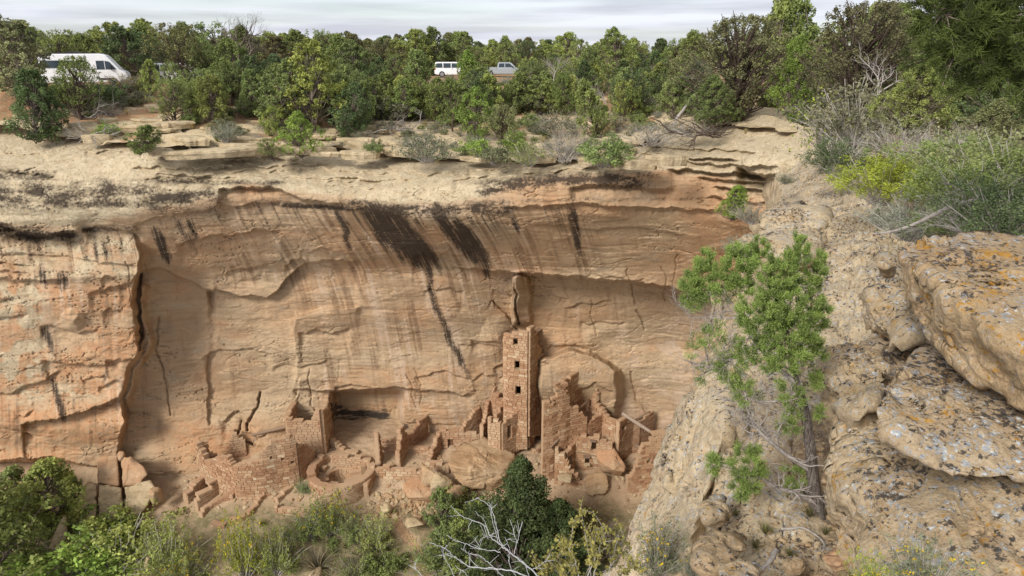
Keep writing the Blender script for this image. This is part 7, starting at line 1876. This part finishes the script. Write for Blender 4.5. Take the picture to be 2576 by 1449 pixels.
car('camper_van', 'white high roofed camper van parked behind a thin juniper', 'van', [(-3.18, 0.45), (-3.18, 2.30), (-3.10, 2.58), (1.35, 2.62), (1.75, 2.48), (2.05, 2.12), (2.66, 1.32), (3.00, 1.18), (3.14, 0.95), (3.18, 0.45), (2.6, 0.32), (-2.9, 0.32)],
    [[(-2.95, 1.50), (-2.95, 2.08), (-1.45, 2.08), (-1.45, 1.50)], [(-1.35, 1.50), (-1.35, 2.08), (0.15, 2.08), (0.15, 1.50)], [(0.95, 1.36), (0.95, 2.06), (1.55, 2.06), (1.55, 1.36)], [(1.60, 1.36), (1.60, 2.06), (1.95, 1.98), (2.38, 1.42), (2.38, 1.36)]], 2.05, M_WHITEP, (-1.95, 2.05), 0.36, 1.3, 2.6, 222, 61.5, 20, van_x)
def suv_x(r, tl):
    slab_(r, 'windscreen', [(0.72, 1.72), (0.77, 1.72), (1.42, 1.14), (1.37, 1.14)], -0.72, 0.72, M_GLASS)
    slab_(r, 'rear_window', [(-2.38, 1.2), (-2.33, 1.7), (-2.29, 1.7), (-2.34, 1.2)], -0.7, 0.7, M_GLASS)
    slab_(r, 'bumper', [(2.3, 0.32), (2.3, 0.6), (2.46, 0.58), (2.46, 0.34)], -0.9, 0.9, M_BLACK)
    for s in (-1, 1):
        slab_(r, 'roof_rail', [(-2.1, 1.82), (-2.1, 1.87), (0.5, 1.87), (0.5, 1.82)], s * 0.60, s * 0.66, M_BLACK)
        slab_(r, 'headlight', [(2.1, 0.78), (2.15, 0.98), (2.38, 0.92), (2.42, 0.78)], s * 0.6, s * 0.955, M_LAMP)
        slab_(r, 'tail_lamp', [(-2.43, 0.9), (-2.40, 1.3), (-2.30, 1.3), (-2.30, 0.9)], s * 0.75, s * 0.965, M_RED)
        slab_(r, 'mirror', [(0.98, 1.12), (0.98, 1.27), (1.10, 1.27), (1.10, 1.12)], s * 0.95, s * 1.12, M_WHITEP)
        slab_(r, 'door_handle', [(-0.3, 0.98), (-0.3, 1.02), (-0.12, 1.02), (-0.12, 0.98)], s * 0.95, s * 0.98, M_BLACK)
SUVP = [(-2.42, 0.42), (-2.42, 1.10), (-2.30, 1.76), (-2.15, 1.82), (0.55, 1.82), (0.80, 1.74), (1.45, 1.12), (2.20, 1.02), (2.40, 0.88), (2.42, 0.42), (2.0, 0.30), (-2.1, 0.30)]
SUVG = [[(-2.22, 1.16), (-2.14, 1.66), (-1.42, 1.68), (-1.42, 1.16)], [(-1.30, 1.14), (-1.30, 1.68), (-0.38, 1.68), (-0.38, 1.14)], [(-0.28, 1.14), (-0.28, 1.68), (0.58, 1.66), (1.12, 1.14)]]
car('station_wagon', 'white boxy wagon parked in the gap between two junipers', 'car', SUVP, SUVG, 1.9, M_WHITEP, (-1.5, 1.55), 0.37, 1.1, 1.82, 1143, 92.0, 3, suv_x)
car('parked_car', 'white car almost hidden by junipers right of the camper van', 'car', SUVP, SUVG, 1.9, M_WHITEP, (-1.5, 1.55), 0.37, 1.1, 1.82, 452, 69.0, 10, suv_x)
def pick_x(r, tl):
    slab_(r, 'windscreen', [(1.02, 1.74), (1.07, 1.74), (1.62, 1.20), (1.57, 1.20)], -0.72, 0.72, M_GLASS)
    slab_(r, 'cargo_bed', [(-2.70, 0.95), (-2.70, 1.22), (-0.85, 1.22), (-0.85, 0.95)], -0.93, 0.93, M_SILVER)
    slab_(r, 'bumper', [(2.68, 0.36), (2.68, 0.66), (2.85, 0.62), (2.85, 0.38)], -0.92, 0.92, M_RIM)
    for s in (-1, 1):
        slab_(r, 'headlight', [(2.45, 0.86), (2.50, 1.08), (2.72, 1.02), (2.74, 0.86)], s * 0.6, s * 0.965, M_LAMP)
        slab_(r, 'mirror', [(1.15, 1.2), (1.15, 1.4), (1.27, 1.4), (1.27, 1.2)], s * 0.95, s * 1.16, M_BLACK)
car('pickup_truck', 'silver grey pickup half hidden behind branches right of the slender juniper', 'pickup', [(-2.72, 0.50), (-2.72, 0.98), (-0.82, 0.98), (-0.80, 1.20), (-0.70, 1.74), (-0.55, 1.84), (0.85, 1.84), (1.10, 1.75), (1.66, 1.18), (2.50, 1.10), (2.72, 0.95), (2.74, 0.5), (2.3, 0.38), (-2.3, 0.38)],
    [[(-0.62, 1.22), (-0.56, 1.70), (0.14, 1.72), (0.14, 1.22)], [(0.24, 1.22), (0.24, 1.72), (0.86, 1.70), (1.32, 1.22)]], 1.92, M_SILVER, (-1.7, 1.8), 0.39, 1.15, 1.84, 1266, 97.0, 2, pick_x)
# the road itself, a strip of asphalt on the mesa
rv = []
for X_ in np.linspace(-75, 60, 160):
    Yc = float(np.interp(X_, [-75, -60, -36, -30, -7, 0, 12, 60], [44, 50, 57.5, 60.5, 92.5, 98, 101, 104])) + 0.6
    for q in (-4, -1.3, 1.3, 4):
        rv.append((X_, Yc + q * 1.1, float(mesa_z(X_, Yc + q * 1.1, False)) + 0.03 - 0.25 * (abs(q) == 4)))
rv = np.array(rv); 
structure(link('road', mesh_np('road', rv, grid_faces(160, 4), [mat_earth('asphalt', ((0.055, 0.053, 0.05), (0.07, 0.067, 0.063), (0.05, 0.048, 0.046)))])))
